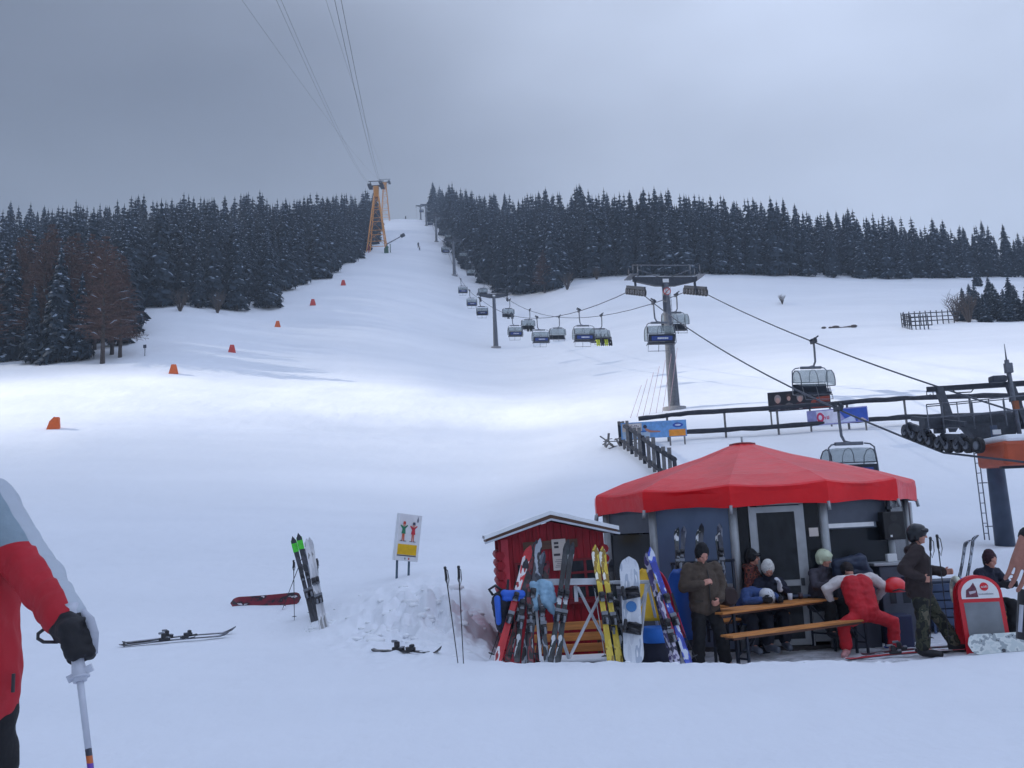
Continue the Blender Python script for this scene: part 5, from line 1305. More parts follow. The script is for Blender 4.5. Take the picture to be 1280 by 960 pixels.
# ---- ski poles in the snow, ski group on the left, lying skis, snowboard
gp = 'pair of black poles stuck in the snow left of the hut'
pole('left pole of the black pair stuck in the snow', G(573, 12.35, dz=-.06), P(556, 708, 12.35), 'black', gp, False); pole('right pole of the black pair stuck in the snow', G(579.5, 12.3, dz=-.06), P(573, 707, 12.3), 'black', gp, False)
ng = 'skis stood upright in the snow left of the bank'
def up_ski(lab, m, bx, by, tx, ty, d, wid=.10, bind=True, tip=None):
    a = hit(bx, by, 13); b = P(tx, ty, a.y+.25); a = a-(b-a).normalized()*.15; L0 = round((b-a).length, 2); o = ski(lab, m, L0, wid, ng, bind); orient(o, a, b, (.2, -1, .1)); return o, L0
o1, l1 = up_ski('dark ski with a lime green tip, left one of the green tipped pair', M_GRN, 402-10, 778, 366, 672, 17)
o2, l2 = up_ski('dark ski with a lime green tip, right one of the green tipped pair', M_GRN, 397, 776, 373, 668, 17)
for o, l in ((o1, l1), (o2, l2)):
    mb = MB(); mb.box((0, -.035, l*.90), (.105, .012, l*.13), M=Matrix.Translation((0, -.0, 0)), bev=.004); mb.build('lime_tip', M_GRT, o)
up_ski('white ski nearer the camera in the upright group, left of its pair', M_WHT, 403, 786, 383, 674, 17); up_ski('white ski in the upright group, right of its pair', M_WHT, 407, 784, 387, 673, 17)
up_ski('dark blue ski behind the white pair in the upright group', M_NOR, 393, 770, 381, 690, 17.4, .09)
for lab, bx, by, tx, ty in (('thin pole planted left of the upright ski group', 368, 776, 367, 700), ('pole slanting to the left below the green tipped skis', 353, 762, 384, 680), ('pole with black grip right of the upright white skis', 402, 772, 396, 698), ('pole hidden among the upright skis', 388, 770, 377, 705)):
    a = hit(bx, by, 13); pole(lab, a, P(tx, ty, a.y+.1), 'black', 'poles among the upright skis')
o = snowboard('dark red and black snowboard lying on its edge behind the upright skis', M_BRK, 1.5, .27, False); a = hit(290, 758, 17); b = hit(386, 752, 17); z = (b-a).normalized()
orient(o, a+Vector((0, 0, .04)), b+Vector((0, 0, .08)), (0, -1, .25))
# lying pairs
def lay(lab, m, ax, ay, bx, by, off, group, Ls=None, bind=True):
    a = hit(ax, ay, 8); b = hit(bx, by, 8); o = ski(lab, m, round((b-a).length, 2), .10, group, bind); s = Vector((0, 1, 0))*off
    orient(o, a+s+Vector((0, 0, .022)), b+s+Vector((0, 0, .03)), (0, -.06, 1)); return o
lay('front ski of the dark pair lying on open snow at the left', M_NOR, 150, 810, 288, 797, 0, 'dark pair of skis lying at the left'); lay('rear ski of the dark pair lying on open snow at the left', M_NOR, 149, 807, 292, 794, .13, 'dark pair of skis lying at the left')
a = hit(150, 809, 8); b = hit(246, 801, 8); pole('black pole laid across the dark pair of skis at the left', a+Vector((0, -.05, .04)), b+Vector((0, .02, .10)), 'black')
lay('half buried ski on the snow ridge below the upright pole pair', M_BLK, 466, 813, 552, 818, 0, None).location.z -= .03
lay('front ski of the red pair lying on the snow at the right', M_RED, 1056, 826, 1226, 813, -.04, 'red skis lying at the right'); lay('rear ski of the red pair lying on the snow at the right', M_DKR, 1080, 822, 1216, 811, .1, 'red skis lying at the right')
lay('white ski lying on the snow right of the red pair', M_WHT, 1170, 817, 1292, 812, .0, None)
o = snowboard('pale snowboard with a dark pattern propped on its edge before the red sign board', M_BRS, 1.45, .28, False); a = P(1206, 804, 12.9); a.z = H(a.x, a.y)+.13
orient(o, a, a+Vector((1.4, .1, .02)), (.02, -1, .25))
# ---- tall sign on two legs
sg = G(507, 18.3); sg.z = hit(507, 722, 15).z if abs(hit(507, 722, 15).y-18.3) < 3 else sg.z
hs = hit(507, 722, 14); sd = hs.y
o = thing('ski_school_sign', 'tall white sign with two drawn figures over a yellow panel, on two thin legs', 'sign', hs)
ctl = P(499.5, 641, sd)-hs; ctr = P(528, 641.5, sd+.35)-hs; cbl = P(493.5, 700, sd-.05)-hs; cbr = P(521, 704, sd+.3)-hs
X = (ctr-ctl).normalized(); Zv = ((ctl-cbl)+(ctr-cbr)).normalized(); Y = Zv.cross(X).normalized(); X = Y.cross(Zv)
T = Matrix((X, Y, Zv)).transposed().to_4x4(); T.translation = cbl; w = (ctr-ctl).length; h = (ctl-cbl).length
MB().box((w/2, .06, h/2), (w, .12, h), M=T, bev=.012).build('panel', mat('sign_white', srgb(222, 224, 228), .45, var=.05), o)
flat(o, T, 'yellow_field', rect(.06*w, .13*h, .82*w, .22*h), -.004, PR('sign_yellow', (226, 180, 30)))
flat(o, T, 'dark_line', rect(.06*w, .10*h, .82*w, .02*h), -.004, PR('line', (90, 90, 100)))
flat(o, T, 'footer_mark', rect(.40*w, .03*h, .04*w, .04*h), -.004, PR('line', (90, 90, 100))); flat(o, T, 'footer_mark', rect(.56*w, .03*h, .05*w, .04*h), -.004, PR('sred', (190, 50, 50)))
flat(o, T, 'drop_mark', [(.80*w, .84*h), (.84*w, .84*h), (.86*w, .88*h), (.82*w, .96*h), (.78*w, .88*h)], -.004, PR('mark', (120, 126, 140)))
def figure(x, coat, legs, hair, skirt):
    z0 = .42*h; u = h*.42
    flat(o, T, 'drawn_figure', [(x-.05*w, z0), (x-.015*w, z0), (x, z0+.36*u), (x+.02*w, z0), (x+.06*w, z0), (x+.05*w, z0+.4*u), (x-.05*w, z0+.4*u)], -.004, PR('f_'+legs[0], legs[1]))
    flat(o, T, 'drawn_figure', [(x-.09*w, z0+.36*u), (x+.09*w, z0+.36*u), (x+.06*w, z0+.62*u), (x+.16*w, z0+.78*u), (x+.14*w, z0+.82*u), (x+.03*w, z0+.72*u), (x-.03*w, z0+.72*u), (x-.14*w, z0+.80*u), (x-.16*w, z0+.76*u), (x-.06*w, z0+.6*u)], -.007, PR('f_'+coat[0], coat[1]))
    flat(o, T, 'drawn_figure', ell(x, z0+.82*u, .055*w, .095*u), -.010, PR('f_skin', (214, 160, 140))); flat(o, T, 'drawn_figure', [(x-.06*w, z0+.84*u), (x+.06*w, z0+.84*u), (x+.045*w, z0+.98*u), (x-.045*w, z0+.98*u)], -.013, PR('f_'+hair[0], hair[1]))
    flat(o, T, 'drawn_figure', rect(x-.12*w, z0-.02*u, .10*w, .03*u), -.006, PR('f_dark', (60, 56, 66))); flat(o, T, 'drawn_figure', rect(x+.02*w, z0-.02*u, .12*w, .03*u), -.006, PR('f_dark', (60, 56, 66)))
figure(.24*w, ('green', (50, 130, 96)), ('orange', (206, 96, 60)), ('redhair', (190, 70, 60)), True); figure(.66*w, ('red', (196, 52, 66)), ('skinlegs', (200, 110, 96)), ('cap', (70, 74, 92)), False)
for f in (.2, .72):
    p = T @ Vector((f*w, .1, .02)); g = Vector((p.x-.03, p.y, 0)); g.z = H(hs.x+g.x, hs.y+g.y)-hs.z; MB().tube([g-Vector((0, 0, .2)), p], .025, 7).build('leg', mat('sign_leg', srgb(84, 104, 118), .4, .5), o)

# ---- loose clods of snow thrown up on the bank, along the snow edge and among the ski tails
def clods():
    rg = random.Random(17); mb = MB(); n = 0
    while n < 140:
        k = rg.random()
        if k < .55: px = rg.gauss(520, 55); d = rg.gauss(15.6, 1.0); s = rg.choice((.03, .04, .05, .06, .08))
        elif k < .85: px = rg.uniform(595, 1110); d = rg.uniform(12.25, 12.75); s = rg.choice((.015, .02, .03))
        else: px = rg.uniform(380, 420); d = rg.uniform(16.3, 17.6); s = rg.choice((.03, .04))
        if not (430 < px < 1110 or k >= .85) or not 12 < d < 19: continue
        p = G(px, d); s *= rg.uniform(.6, 1.2); o = len(mb.v); mb.sphere(p-Vector((0, 0, s*.12)), s, n=9, sc=(rg.uniform(1.1, 2.2), rg.uniform(.8, 1.4), rg.uniform(.55, .85)))
        for i in range(o, len(mb.v)):
            q = Vector(mb.v[i]); f = 1+.45*noise.noise(q*(1.2/s)+Vector((n, 0, 0))); mb.v[i] = tuple(p+(q-p)*f)
        n += 1
    stuff(mb.build('snow_clods', SNOWC))
clods()
# ------------------------------------------------------------------ beer tables, benches, boards, bins
BLEG = mat('folding_leg', srgb(36, 42, 54), .5, .3)
def beer(name, label, pL, pR, depth, hgt, thick=.03, group='folding beer tables and benches on the patio'):
    """folding table or bench: front edge from pL to pR (top level)"""
    pL = Vector(pL); pR = Vector(pR); X = (pR-pL); X.z = 0; L0 = X.length; X.normalize(); Y = Vector((-X.y, X.x, 0))
    if Y.y < 0: Y = -Y
    c = (pL+pR)/2+Y*depth/2; z = (pL.z+pR.z)/2
    o = thing(name, label, 'table' if 'table' in name else 'bench', Vector((c.x, c.y, z-hgt)), math.atan2(X.y, X.x), group)
    n = 5 if depth > .4 else 2; mb = MB()
    for k in range(n): mb.box((0, -depth/2+depth*(k+.5)/n, hgt-thick/2), (L0, depth/n-.004, thick), bev=.004)
    mb.build('top', BENCHW, o)
    MB().beam((-L0/2+.05, -depth*.3, hgt-thick-.02), (L0/2-.05, -depth*.3, hgt-thick-.02), .03, .035).beam((-L0/2+.05, depth*.3, hgt-thick-.02), (L0/2-.05, depth*.3, hgt-thick-.02), .03, .035).build('apron', WBROWN, o)
    for s in (-1, 1):
        x = s*(L0/2-.28)
        for yy in (-1, 1): MB().beam((x, yy*depth*.42, -.06), (x, yy*depth*.38, hgt-thick), .032, .032).build('leg', BLEG, o)
        mb = MB(); mb.beam((x, -depth*.4, hgt*.28), (x, depth*.4, hgt*.28), .03, .025); mb.beam((x, -depth*.36, hgt*.35), (x-s*.26, 0, hgt-thick-.03), .016, .02); mb.beam((x, depth*.36, hgt*.35), (x-s*.26, 0, hgt-thick-.03), .016, .02); mb.build('leg_brace', BLEG, o)
    return o
beer('beer_bench', 'long wooden folding bench nearest the camera, under the skier in red', P(916, 794, 13.1), P(1098, 773, 14.6), .25, .48)
beer('beer_table', 'long wooden folding table nearest the camera, with two people bent over it', P(904, 768, 13.5), P(1054, 744.5, 15.2), .5, .77)
beer('beer_bench', 'wooden folding bench behind the nearest table, seen between its legs', P(905, 776, 14.6), P(1034, 759, 15.9), .25, .46)
beer('beer_table', 'wooden folding table in the second row beyond the nearest table', P(925, 756, 15.6), P(1040, 739, 16.5), .5, .76)
beer('beer_bench', 'short wooden bench with snow on it at the left, behind the standing man', P(846, 763, 14.4), P(912, 757, 15.0), .25, .50)
beer('beer_table', 'wooden table with snow on it at the left, behind the standing man', P(842, 745, 15.0), P(915, 738, 15.6), .5, .76)
for lab, px, py, d, s in (('strip of snow lying on the left wooden table', 866, 741, 15.3, .26), ('strip of snow lying on the left wooden bench', 862, 760.5, 14.55, .2)):
    o = MB().box((0, 0, .03), (s*2, .2, .06), bev=.03).build('snow_strip', SNOWC, None, P(px, py, d)); tag(o, lab, 'snow')
# second folding set in shade before the kiosk
beer('beer_table', 'bluish folding table standing before the kiosk door', P(935, 716, 16.3), P(1000, 712, 16.3), .5, .74)
# things on the table
c = P(1003, 752, 14.8)
for lab, px, py, d, col in (('small dark cup on the nearest table', 1001, 749, 14.9, (60, 40, 44)), ('pale glass on the nearest table left of the helmeted skier', 988, 750, 14.6, (190, 190, 196))):
    b = P(px, py, d); o = MB().tube([(0, 0, 0), (0, 0, .005), (0, 0, .1)], [.02, .032, .038], 12).build('cup', mat('cup_%d' % px, srgb(*col), .4), None, b); tag(o, lab, 'cup')
o = MB().box((0, 0, .012), (.30, .2, .024), bev=.004).build('serving_tray', mat('tray_teal', srgb(70, 84, 110), .5), None, P(1000, 745.5, 15.3)); tag(o, 'bluish tray on the second row of tables', 'tray')
# dark round end of a log like cushion at the left table end
o = MB().tube([(-.12, .2, 0), (-.02, -.05, 0), (.0, -.1, 0)], [.13, .14, .11], 14).build('rolled_mat', mat('dark_brown', srgb(46, 32, 32), .8), None, P(913, 745, 13.8)); tag(o, 'dark brown rolled mat at the left end of the nearest table', 'mat')
# blue grey slatted locker and navy bin, red lid
c = P(1192, 735, 16.2); SLATB = mat('slat_blue', srgb(58, 76, 108), .55, var=.15)
o = thing('slatted_box', 'blue grey slatted box behind the man in camouflage trousers', 'box', Vector((c.x, c.y, H(c.x, c.y))))
for k in range(5): MB().box((0, .1, .16+.145*k), (.78, .04, .125), bev=.012).build('slat', SLATB, o)
MB().box((0, .45, .44), (.76, .6, .82), bev=.02).build('body', mat('slat_dark', srgb(36, 48, 72), .6), o)
for s in (-.36, .36): MB().beam((s, .07, -.05), (s, .07, .82), .04, .03).build('corner_post', SLATB, o)
c = P(1137, 745, 15.8)
o = thing('slatted_box', 'blue grey slatted box left of the man in camouflage trousers, beside the navy bin', 'box', Vector((c.x, c.y, H(c.x, c.y))))
for k in range(4): MB().box((0, .1, .16+.145*k), (.5, .04, .125), bev=.012).build('slat', SLATB, o)
MB().box((0, .35, .36), (.48, .4, .66), bev=.02).build('body', bpy.data.materials['slat_dark'], o)
c = P(1121, 771, 14.9); o = thing('waste_bin', 'dark navy waste bin with a bright blue foot behind the red skier', 'bin', Vector((c.x, c.y, -.40)))
MB().box((0, 0, .30), (.36, .34, .52), bev=.03).build('bin_body', mat('bin_navy', srgb(32, 42, 74), .55), o); MB().box((0, 0, .03), (.38, .36, .06), bev=.01).build('bin_foot', mat('bin_blue', srgb(36, 66, 170), .5), o)
mb = MB(); mb.sphere((0, 0, 0), .20, n=18, sc=(1.12, 1, .78)); mb.build('helmet_shell', mat('helmet_red', srgb(226, 26, 34), .3, coat=.5, var=.05), None)
h_ = bpy.data.objects['helmet_shell']; bpy.data.objects.remove(h_)
hp = P(1119, 734, 14.85); o = thing('ski_helmet', 'bright red ski helmet lying on the navy bin', 'helmet', hp)
mb = MB(); n = 18; vs = []; 
for i in range(8):
    th = (math.pi*.5)*(i/7)+.02
    for j in range(n): a = 2*math.pi*j/n; vs.append((.175*math.sin(th)*math.cos(a), .15*math.sin(th)*math.sin(a), .16*math.cos(th)))
for j in range(n): a = 2*math.pi*j/n; vs.append((.165*math.cos(a), .14*math.sin(a), -.07))
mb.add(vs, [[i*n+j, (i+1)*n+j, (i+1)*n+(j+1) % n, i*n+(j+1) % n] for i in range(8) for j in range(n)]+[list(range(n))[::-1]], 0, True)
x = mb.build('helmet_shell', mat('helmet_red', srgb(226, 26, 34), .3), o); s = x.modifiers.new('t', 'SOLIDIFY'); s.thickness = .02
MB().tube([(-.1, -.13, -.05), (0, -.16, -.02), (.1, -.13, -.05)], .012, 6).build('rim', BIND, o)
# ---- red A-board
c = G(1237, 13.15); z0 = P(1237, 786, 13.15).z; RB_ = mat('aboard_red', srgb(200, 24, 40), .4, var=.06)
o = thing('sign_board', 'red framed pavement sign with an arched white top and an empty grey panel', 'sign', Vector((c.x, c.y, min(z0, c.z)-.02)), R(-4)); w = .60; h = 1.06
def arch(w, h, z0=0, n=16):
    r = w/2; rz = r*.86; return [(-r, z0), (r, z0)]+[(r*math.cos(math.pi*k/n), h-rz+rz*math.sin(math.pi*k/n)) for k in range(n+1)]
for yy, tl, nm in ((0, 8, 'frame'), (.36, -8, 'rear_panel')):
    T = Matrix.Translation((0, yy, 0)) @ Matrix.Rotation(R(-tl), 4, 'X'); mb = MB(); mb.prism(arch(w, h), .05, 0, T); f = mb.build(nm, RB_, o)
T = Matrix.Rotation(R(-8), 4, 'X')
flat(o, T, 'white_header', [(x, z) for x, z in arch(w-.09, h-.045, .74) ], -.028, WHITEP)
GP = mat('chalk_panel', srgb(120, 126, 132), .4, var=.16, scale=4); flat(o, T, 'grey_panel', rect(-w/2+.06, .07, w-.12, .62), -.028, GP)
flat(o, T, 'red_disc', ell(.07, .90, .058, .058), -.032, mat('disc_red', srgb(206, 20, 36), .4)); glyphs(o, T, .028, .887, .085, .026, -.036, WHITEP, 21)
flat(o, T, 'bottle_print', [(-.20, .76), (-.03, .76), (-.04, .88), (-.07, .96), (-.12, .90), (-.18, .86)], -.032, PR('cola', (104, 46, 62), var=.4, scale=30))
flat(o, T, 'pale_print', [(-.14, .80), (-.06, .82), (-.05, .85), (-.15, .84)], -.036, PR('cola2', (190, 180, 190)))
glyphs(o, T, -.02, .79, .20, .022, -.032, PR('grey_txt', (150, 150, 160)), 22)
# white wall and blue bag behind the sign
c = P(1203, 738, 14.2); mb = MB(); mb.cap((.04, 0, .06), (.06, 0, -.1), .13, .12); o = thing('blue_bag', 'blue bag with a pale rim left of the red framed pavement sign', 'bag', c)
remeshed(mb, .012, 'bag_body', mat('bag_blue', srgb(36, 92, 190), .55, bump=.2), o, 3, .008, 12)
mb = MB(); mb.tube([(-.09+.01*math.cos(a), .15*math.sin(a)*.8, .0+.18*math.cos(a)) for a in [k*.4 for k in range(17)]], .045, 8); mb.build('pale_rim', mat('bag_pale', srgb(190, 196, 180), .7, var=.4, scale=20), o)
MB().beam((-.02, 0, -.15), (-.16, .02, -.36), .05, .03).build('strap', BIND, o); MB().tube([(.06, .05, -.1), (.08, .05, H(c.x, c.y)-c.z)], .03, 7).build('stand_post', BLEG, o)
for lab, bx, by, tx, ty in (('pair of ski tips poking out behind the slatted box, left one', 1196, 735, 1207, 674), ('pair of ski tips poking out behind the slatted box, right one', 1206, 735, 1217, 668)):
    ski_px(lab, M_SIL, bx, by, tx, ty, 17.3, 17.3, (.6, -1, .1), None, .09, False)
# skis leaning at the clear window of the kiosk
for k, (bx, by, tx, ty, m) in enumerate(((847, 735, 845, 662, M_BLK), (850, 735, 855, 660, M_NOR), (868, 735, 873, 662, M_BLK), (873, 735, 877, 657, M_GRN), (902, 735, 896, 668, M_BLK), (906, 735, 899, 657, M_NOR))):
    ski_px(('dark ski leaning outside the clear kiosk window behind the standing man', 'dark ski leaning outside the clear kiosk window behind the standing man')[0], m, bx, by, tx, ty, 14.9, 15.25, (.2*(-1)**k, -1, .1), 'dark skis leaning before the clear kiosk window', .085)
ra_, rb_ = P(838, 705, 15.3), P(918, 700, 15.3); o = thing('low_ski_rail', 'dark rail before the clear kiosk window that carries the leaning skis', 'ski rack', Vector((ra_.x, ra_.y, -.38))); qq = lambda v: Vector(v)-o.location
MB().tube([qq(ra_), qq(rb_)], .025, 7).build('rail', BLEG, o)
for f in (.03, .97): p = qq(ra_).lerp(qq(rb_), f); MB().tube([p, Vector((p.x, p.y, -.05))], .025, 7).build('leg', BLEG, o)
# ------------------------------------------------------------------ people
SKIN = mat('skin', srgb(196, 140, 122), .55, var=.08, scale=20); HAIRD = mat('dark_hair', srgb(40, 30, 28), .8)
EYEM = mat('eye_dark', (.012, .01, .01), .2)
def cloth(n, c, rough=.8, var=.16, sc=7.): return mat('cloth_'+n, srgb(*c), rough, var=var, scale=sc, bump=.35, bscale=26)
STAND = dict(pelvis=(0, 0, .95), chest=(0, 0, 1.28), neck=(0, .01, 1.47), head=(0, -.02, 1.63), look=(0, -1, 0), up=(0, 0, 1),
  shL=(-.18, 0, 1.42), elL=(-.25, .03, 1.13), wrL=(-.25, -.08, .90), haL=(0, -.2, -1), shR=(.18, 0, 1.42), elR=(.25, .03, 1.13), wrR=(.25, -.08, .90), haR=(0, -.2, -1),
  hipL=(-.09, 0, .92), knL=(-.11, -.03, .50), anL=(-.12, 0, .10), toL=(-.14, -.19, .04), hipR=(.09, 0, .92), knR=(.11, -.03, .50), anR=(.12, 0, .10), toR=(.14, -.19, .04), curl=.5)
def hand(mb, w, d, s, curl, fat=1., palm=None):
    """palm, four unequal bent fingers and a thumb leaving the side of the palm"""
    w = Vector(w); d = Vector(d).normalized(); n = palm if palm is not None else Vector((s, 0, 0)); n = Vector(n); n = (n-d*n.dot(d)).normalized(); x = d.cross(n)*(-s)
    # n: direction the palm faces; x: across the knuckles
    for k in (-.026, 0, .026): mb.cap(w+x*k*.8, w+d*.085+x*k*1.1, .018*fat, .016*fat, 10)
    for k, (o, L0) in enumerate(((-.036, .070), (-.012, .082), (.012, .078), (.034, .060))):
        p = w+d*.088+x*o; a = curl*.5
        for j, f in enumerate((.45, .32, .26)):
            q = p+(d*math.cos(a)+n*math.sin(a))*L0*f*1.05; mb.cap(p, q, (.0100-.0006*j)*fat, (.0094-.0006*j)*fat, 8); p = q; a += curl*1.05
    p = w+d*.025-x*.03; dirs = (d*.6-x*.75+n*.35).normalized(); q = p+dirs*.04; mb.cap(p, q, .014*fat, .012*fat, 8); r = q+(d*.8+n*.5*curl-x*.15).normalized()*.032; mb.cap(q, r, .012*fat, .010*fat, 8)
def head_parts(mb, h, f, u):
    h = Vector(h); f = Vector(f).normalized(); u = Vector(u); u = (u-f*u.dot(f)).normalized(); x = f.cross(u)
    A = lambda a, b, c: h+x*a+f*b+u*c
    mb.cap(A(0, -.025, .035), A(0, .02, .03), .085, .080); mb.cap(A(0, .025, -.02), A(0, .03, -.075), .068, .045); mb.cap(A(0, -.02, .0), A(0, -.01, -.09), .07, .055)
    mb.cap(A(0, .098, .012), A(0, .112, -.022), .009, .014, 8); mb.cap(A(-.035, .082, .028), A(.035, .082, .028), .014, .014, 8)      # nose, brow
    mb.cap(A(-.02, .082, -.055), A(.02, .082, -.055), .010, .010, 8); mb.cap(A(0, .07, -.092), A(0, .074, -.09), .02, .018, 8)           # lips, chin
    for s in (-1, 1): mb.cap(A(s*.078, -.005, .01), A(s*.08, -.012, -.022), .018, .012, 8); mb.cap(A(s*.04, .06, -.02), A(s*.038, .058, -.04), .026, .024, 8)
    return A
def figure_mesh(J, skinny=1.): 
    v = {k: Vector(a) for k, a in J.items() if not isinstance(a, (int, float))}
    return v
def person(label, loc, rz, J={}, jacket=None, trousers=None, boots=None, glove=None, hat=None, hatm=None, goggles=None, hair=None, scale=1., group=None, vox=.009, bib=None, gl_fat=1., palmL=None, palmR=None, wr=.012, bulk=1., short=None, hfat=1.):
    j = dict(STAND); j.update(J); v = figure_mesh(j); curl = j['curl']
    o = thing('person', label, 'person', loc, rz, group); o.scale = (scale,)*3
    # --- body: one continuous surface
    b = MB(); T = (v['shR']-v['shL']).normalized()
    b.cap(v['pelvis'], v['chest'], .12, .125); b.cap(v['pelvis']-T*.06, v['pelvis']+T*.06, .10, .10); b.cap(v['chest'], v['neck'], .12, .06); b.cap(v['shL'], v['shR'], .06, .06); b.cap(v['neck'], v['head']-Vector(j['up'])*.05, .055, .05)
    A = head_parts(b, v['head'], j['look'], j['up'])
    for s in 'LR':
        b.cap(v['sh'+s], v['el'+s], .052, .042); b.cap(v['el'+s], v['wr'+s], .042, .028); hd = Vector(j['ha'+s]).normalized()
        if glove is None: hand(b, v['wr'+s], hd, -1 if s == 'R' else 1, curl, hfat, palmL if s == 'L' else palmR)
        b.cap(v['hip'+s], v['kn'+s], .085, .056); b.cap(v['kn'+s], v['an'+s], .056, .040); b.cap(v['an'+s], v['to'+s], .045, .035)
    remeshed(b, vox, 'body', SKIN, o, 3)
    e = MB()
    for s in (-1, 1): e.sphere(A(s*.032, .083, .008), .0095, n=8)
    e.build('eyes', EYEM, o)
    # --- clothes
    if jacket:
        b = MB(); lo_ = v['pelvis'].lerp(v['chest'], short) if short else v['pelvis']-Vector((0, 0, .06)); k_ = .135*bulk
        b.cap(lo_-T*.055*bulk, v['chest']-T*.05*bulk, k_, k_); b.cap(lo_+T*.055*bulk, v['chest']+T*.05*bulk, k_, k_)
        b.cap(v['shL'], v['shR'], .085, .085); b.cap(v['chest'], v['neck'], .15, .078); b.cap(v['neck'], v['neck'].lerp(v['head'], .25), .074, .07)
        bk_ = -Vector((j['look'][0], j['look'][1], 0)).normalized() if abs(j['look'][0])+abs(j['look'][1]) > .2 else Vector((0, .1, 0))
        if hat != 'helmet' or label.startswith('standing'): b.cap(v['neck']+bk_*.09-T*.06-Vector((0, 0, .02)), v['neck']+bk_*.09+T*.06-Vector((0, 0, .02)), .058, .058)
        for s in 'LR': b.cap(v['sh'+s], v['el'+s], .082*bulk, .066*bulk); b.cap(v['el'+s], v['wr'+s].lerp(v['el'+s], .06), .066*bulk, .050*bulk)
        remeshed(b, .013, 'jacket', jacket, o, 4, wr, 9)
    if trousers:
        b = MB(); b.cap(v['pelvis']-T*.06, v['pelvis']+T*.06, .122, .122)
        for s in 'LR': b.cap(v['hip'+s], v['kn'+s], .118, .092); b.cap(v['kn'+s], v['an'+s]+Vector((0, 0, .06)), .090, .094)
        if bib: b.cap(v['pelvis']-T*.07, v['pelvis'].lerp(v['chest'], bib)-T*.08, .15, .172); b.cap(v['pelvis']+T*.07, v['pelvis'].lerp(v['chest'], bib)+T*.08, .15, .172)
        remeshed(b, .013, 'trousers', trousers, o, 4, wr, 9)
    for s in 'LR':
        if boots:
            b = MB(); a = v['an'+s]; t = v['to'+s]; up_ = (v['kn'+s]-a).normalized(); b.cap(a+up_*.16, a, .070, .066); b.cap(a-(t-a).normalized()*.03-Vector((0, 0, .03)), t, .058, .050); b.cap(a-Vector((0, 0, .05)), t-Vector((0, 0, .015)), .045, .04)
            remeshed(b, .011, 'boot', boots, o, 3)
        if glove not in (None, 'none'):
            b = MB(); hd = Vector(j['ha'+s]).normalized(); hand(b, v['wr'+s]+hd*.012, hd, -1 if s == 'R' else 1, curl, 1.5*gl_fat, palmL if s == 'L' else palmR); b.cap(v['wr'+s]-hd*.04, v['wr'+s]+hd*.03, .045, .04)
            remeshed(b, .007, 'glove', glove, o, 2)
    if hair:
        b = MB(); b.cap(A(0, -.035, .045), A(0, .0, .055), .092, .085); b.cap(A(0, -.06, .02), A(0, -.055, -.06), .075, .06); remeshed(b, .01, 'hair', hair, o, 3, .006, 30)
    if hat == 'knit':
        b = MB(); b.cap(A(0, -.02, .045), A(0, -.025, .095), .104, .085); b.cap(A(0, -.03, .1), A(0, -.03, .135), .06, .035); b.cap(A(-.0, -.01, .03), A(0, -.015, .05), .106, .105); remeshed(b, .009, 'knit_hat', hatm, o, 3, .004, 60)
    if hat == 'helmet':
        b = MB(); b.cap(A(0, -.03, .05), A(0, .01, .055), .118, .108); b.cap(A(0, -.06, .03), A(0, -.06, -.03), .10, .085)
        for s in (-1, 1): b.cap(A(s*.085, -.02, .02), A(s*.082, -.01, -.05), .032, .03)
        b.cap(A(-.06, .085, .075), A(.06, .085, .075), .022, .022); hh = remeshed(b, .010, 'helmet', hatm, o, 3)
        b = MB()
        for k in (-1, 0, 1): b.cap(A(k*.04, .03, .150-.008*abs(k)), A(k*.04, -.05, .158-.01*abs(k)), .009, .009, 8)
        b.build('helmet_vent', BIND, hh); b = MB()
        for s in (-1, 1): b.tube([A(s*.086, -.01, -.05), A(s*.06, .02, -.1), A(0, .04, -.115)], .006, 5)
        b.build('chin_strap', BIND, hh)
    if goggles:
        b = MB(); b.cap(A(-.045, .105, goggles), A(.045, .105, goggles), .034, .034); b.cap(A(-.085, .05, goggles), A(-.05, .10, goggles), .02, .026); b.cap(A(.085, .05, goggles), A(.05, .10, goggles), .02, .026)
        g = remeshed(b, .009, 'goggles', mat('goggle_lens', (.02, .02, .025), .12), o, 2)
    return o
G0_ = -.39
# B. man standing in brown jacket
bp = P(884, 800, 13.75); MB_ = Vector((bp.x, bp.y, -.40))
person('man in olive brown jacket and black cap standing with one hand at his chest', MB_, R(8), dict(look=(.1, -1, -.55), head=(.0, -.05, 1.62), up=(0, -.35, 1), neck=(0, -.0, 1.47),
  shL=(-.20, 0, 1.42), elL=(-.30, -.02, 1.17), wrL=(-.08, -.23, 1.22), haL=(.75, -.35, .35), shR=(.20, 0, 1.42), elR=(.29, .02, 1.15), wrR=(.16, -.19, .97), haR=(-.7, -.5, -.25),
  knL=(-.13, -.05, .50), anL=(-.16, -.02, .10), toL=(-.17, -.2, .04), hipR=(.09, 0, .92), knR=(.17, -.10, .50), anR=(.24, -.02, .10), toR=(.36, -.14, .04), curl=.9),
  cloth('olive', (74, 62, 52)), cloth('black', (16, 16, 20)), cloth('bootdark', (40, 40, 46), .5), None, 'knit', cloth('blackcap', (14, 14, 18)), None, HAIRD, 1.02, bulk=1.18)
zo = bpy.data.objects[[o.name for o in bpy.data.objects if o.get('label', '').startswith('man in olive')][0]]
jk = [c for c in kids(zo) if c.name.startswith('jacket')][0]
def front_y(me, x, z): return min([v.co.y for v in me.vertices if abs(v.co.x-x) < .03 and abs(v.co.z-z) < .02] or [0])
mb = MB(); zs = [1.40-.045*k for k in range(13)]; mb.tube([(.035, front_y(jk.data, .035, z)-.004, z) for z in zs], .007, 6); mb.build('zip', BIND, jk)
mb = MB()
for sx in (-.13, .15): y = front_y(jk.data, sx, .98); mb.box((sx, y-.004, .98), (.13, .012, .035), bev=.005)
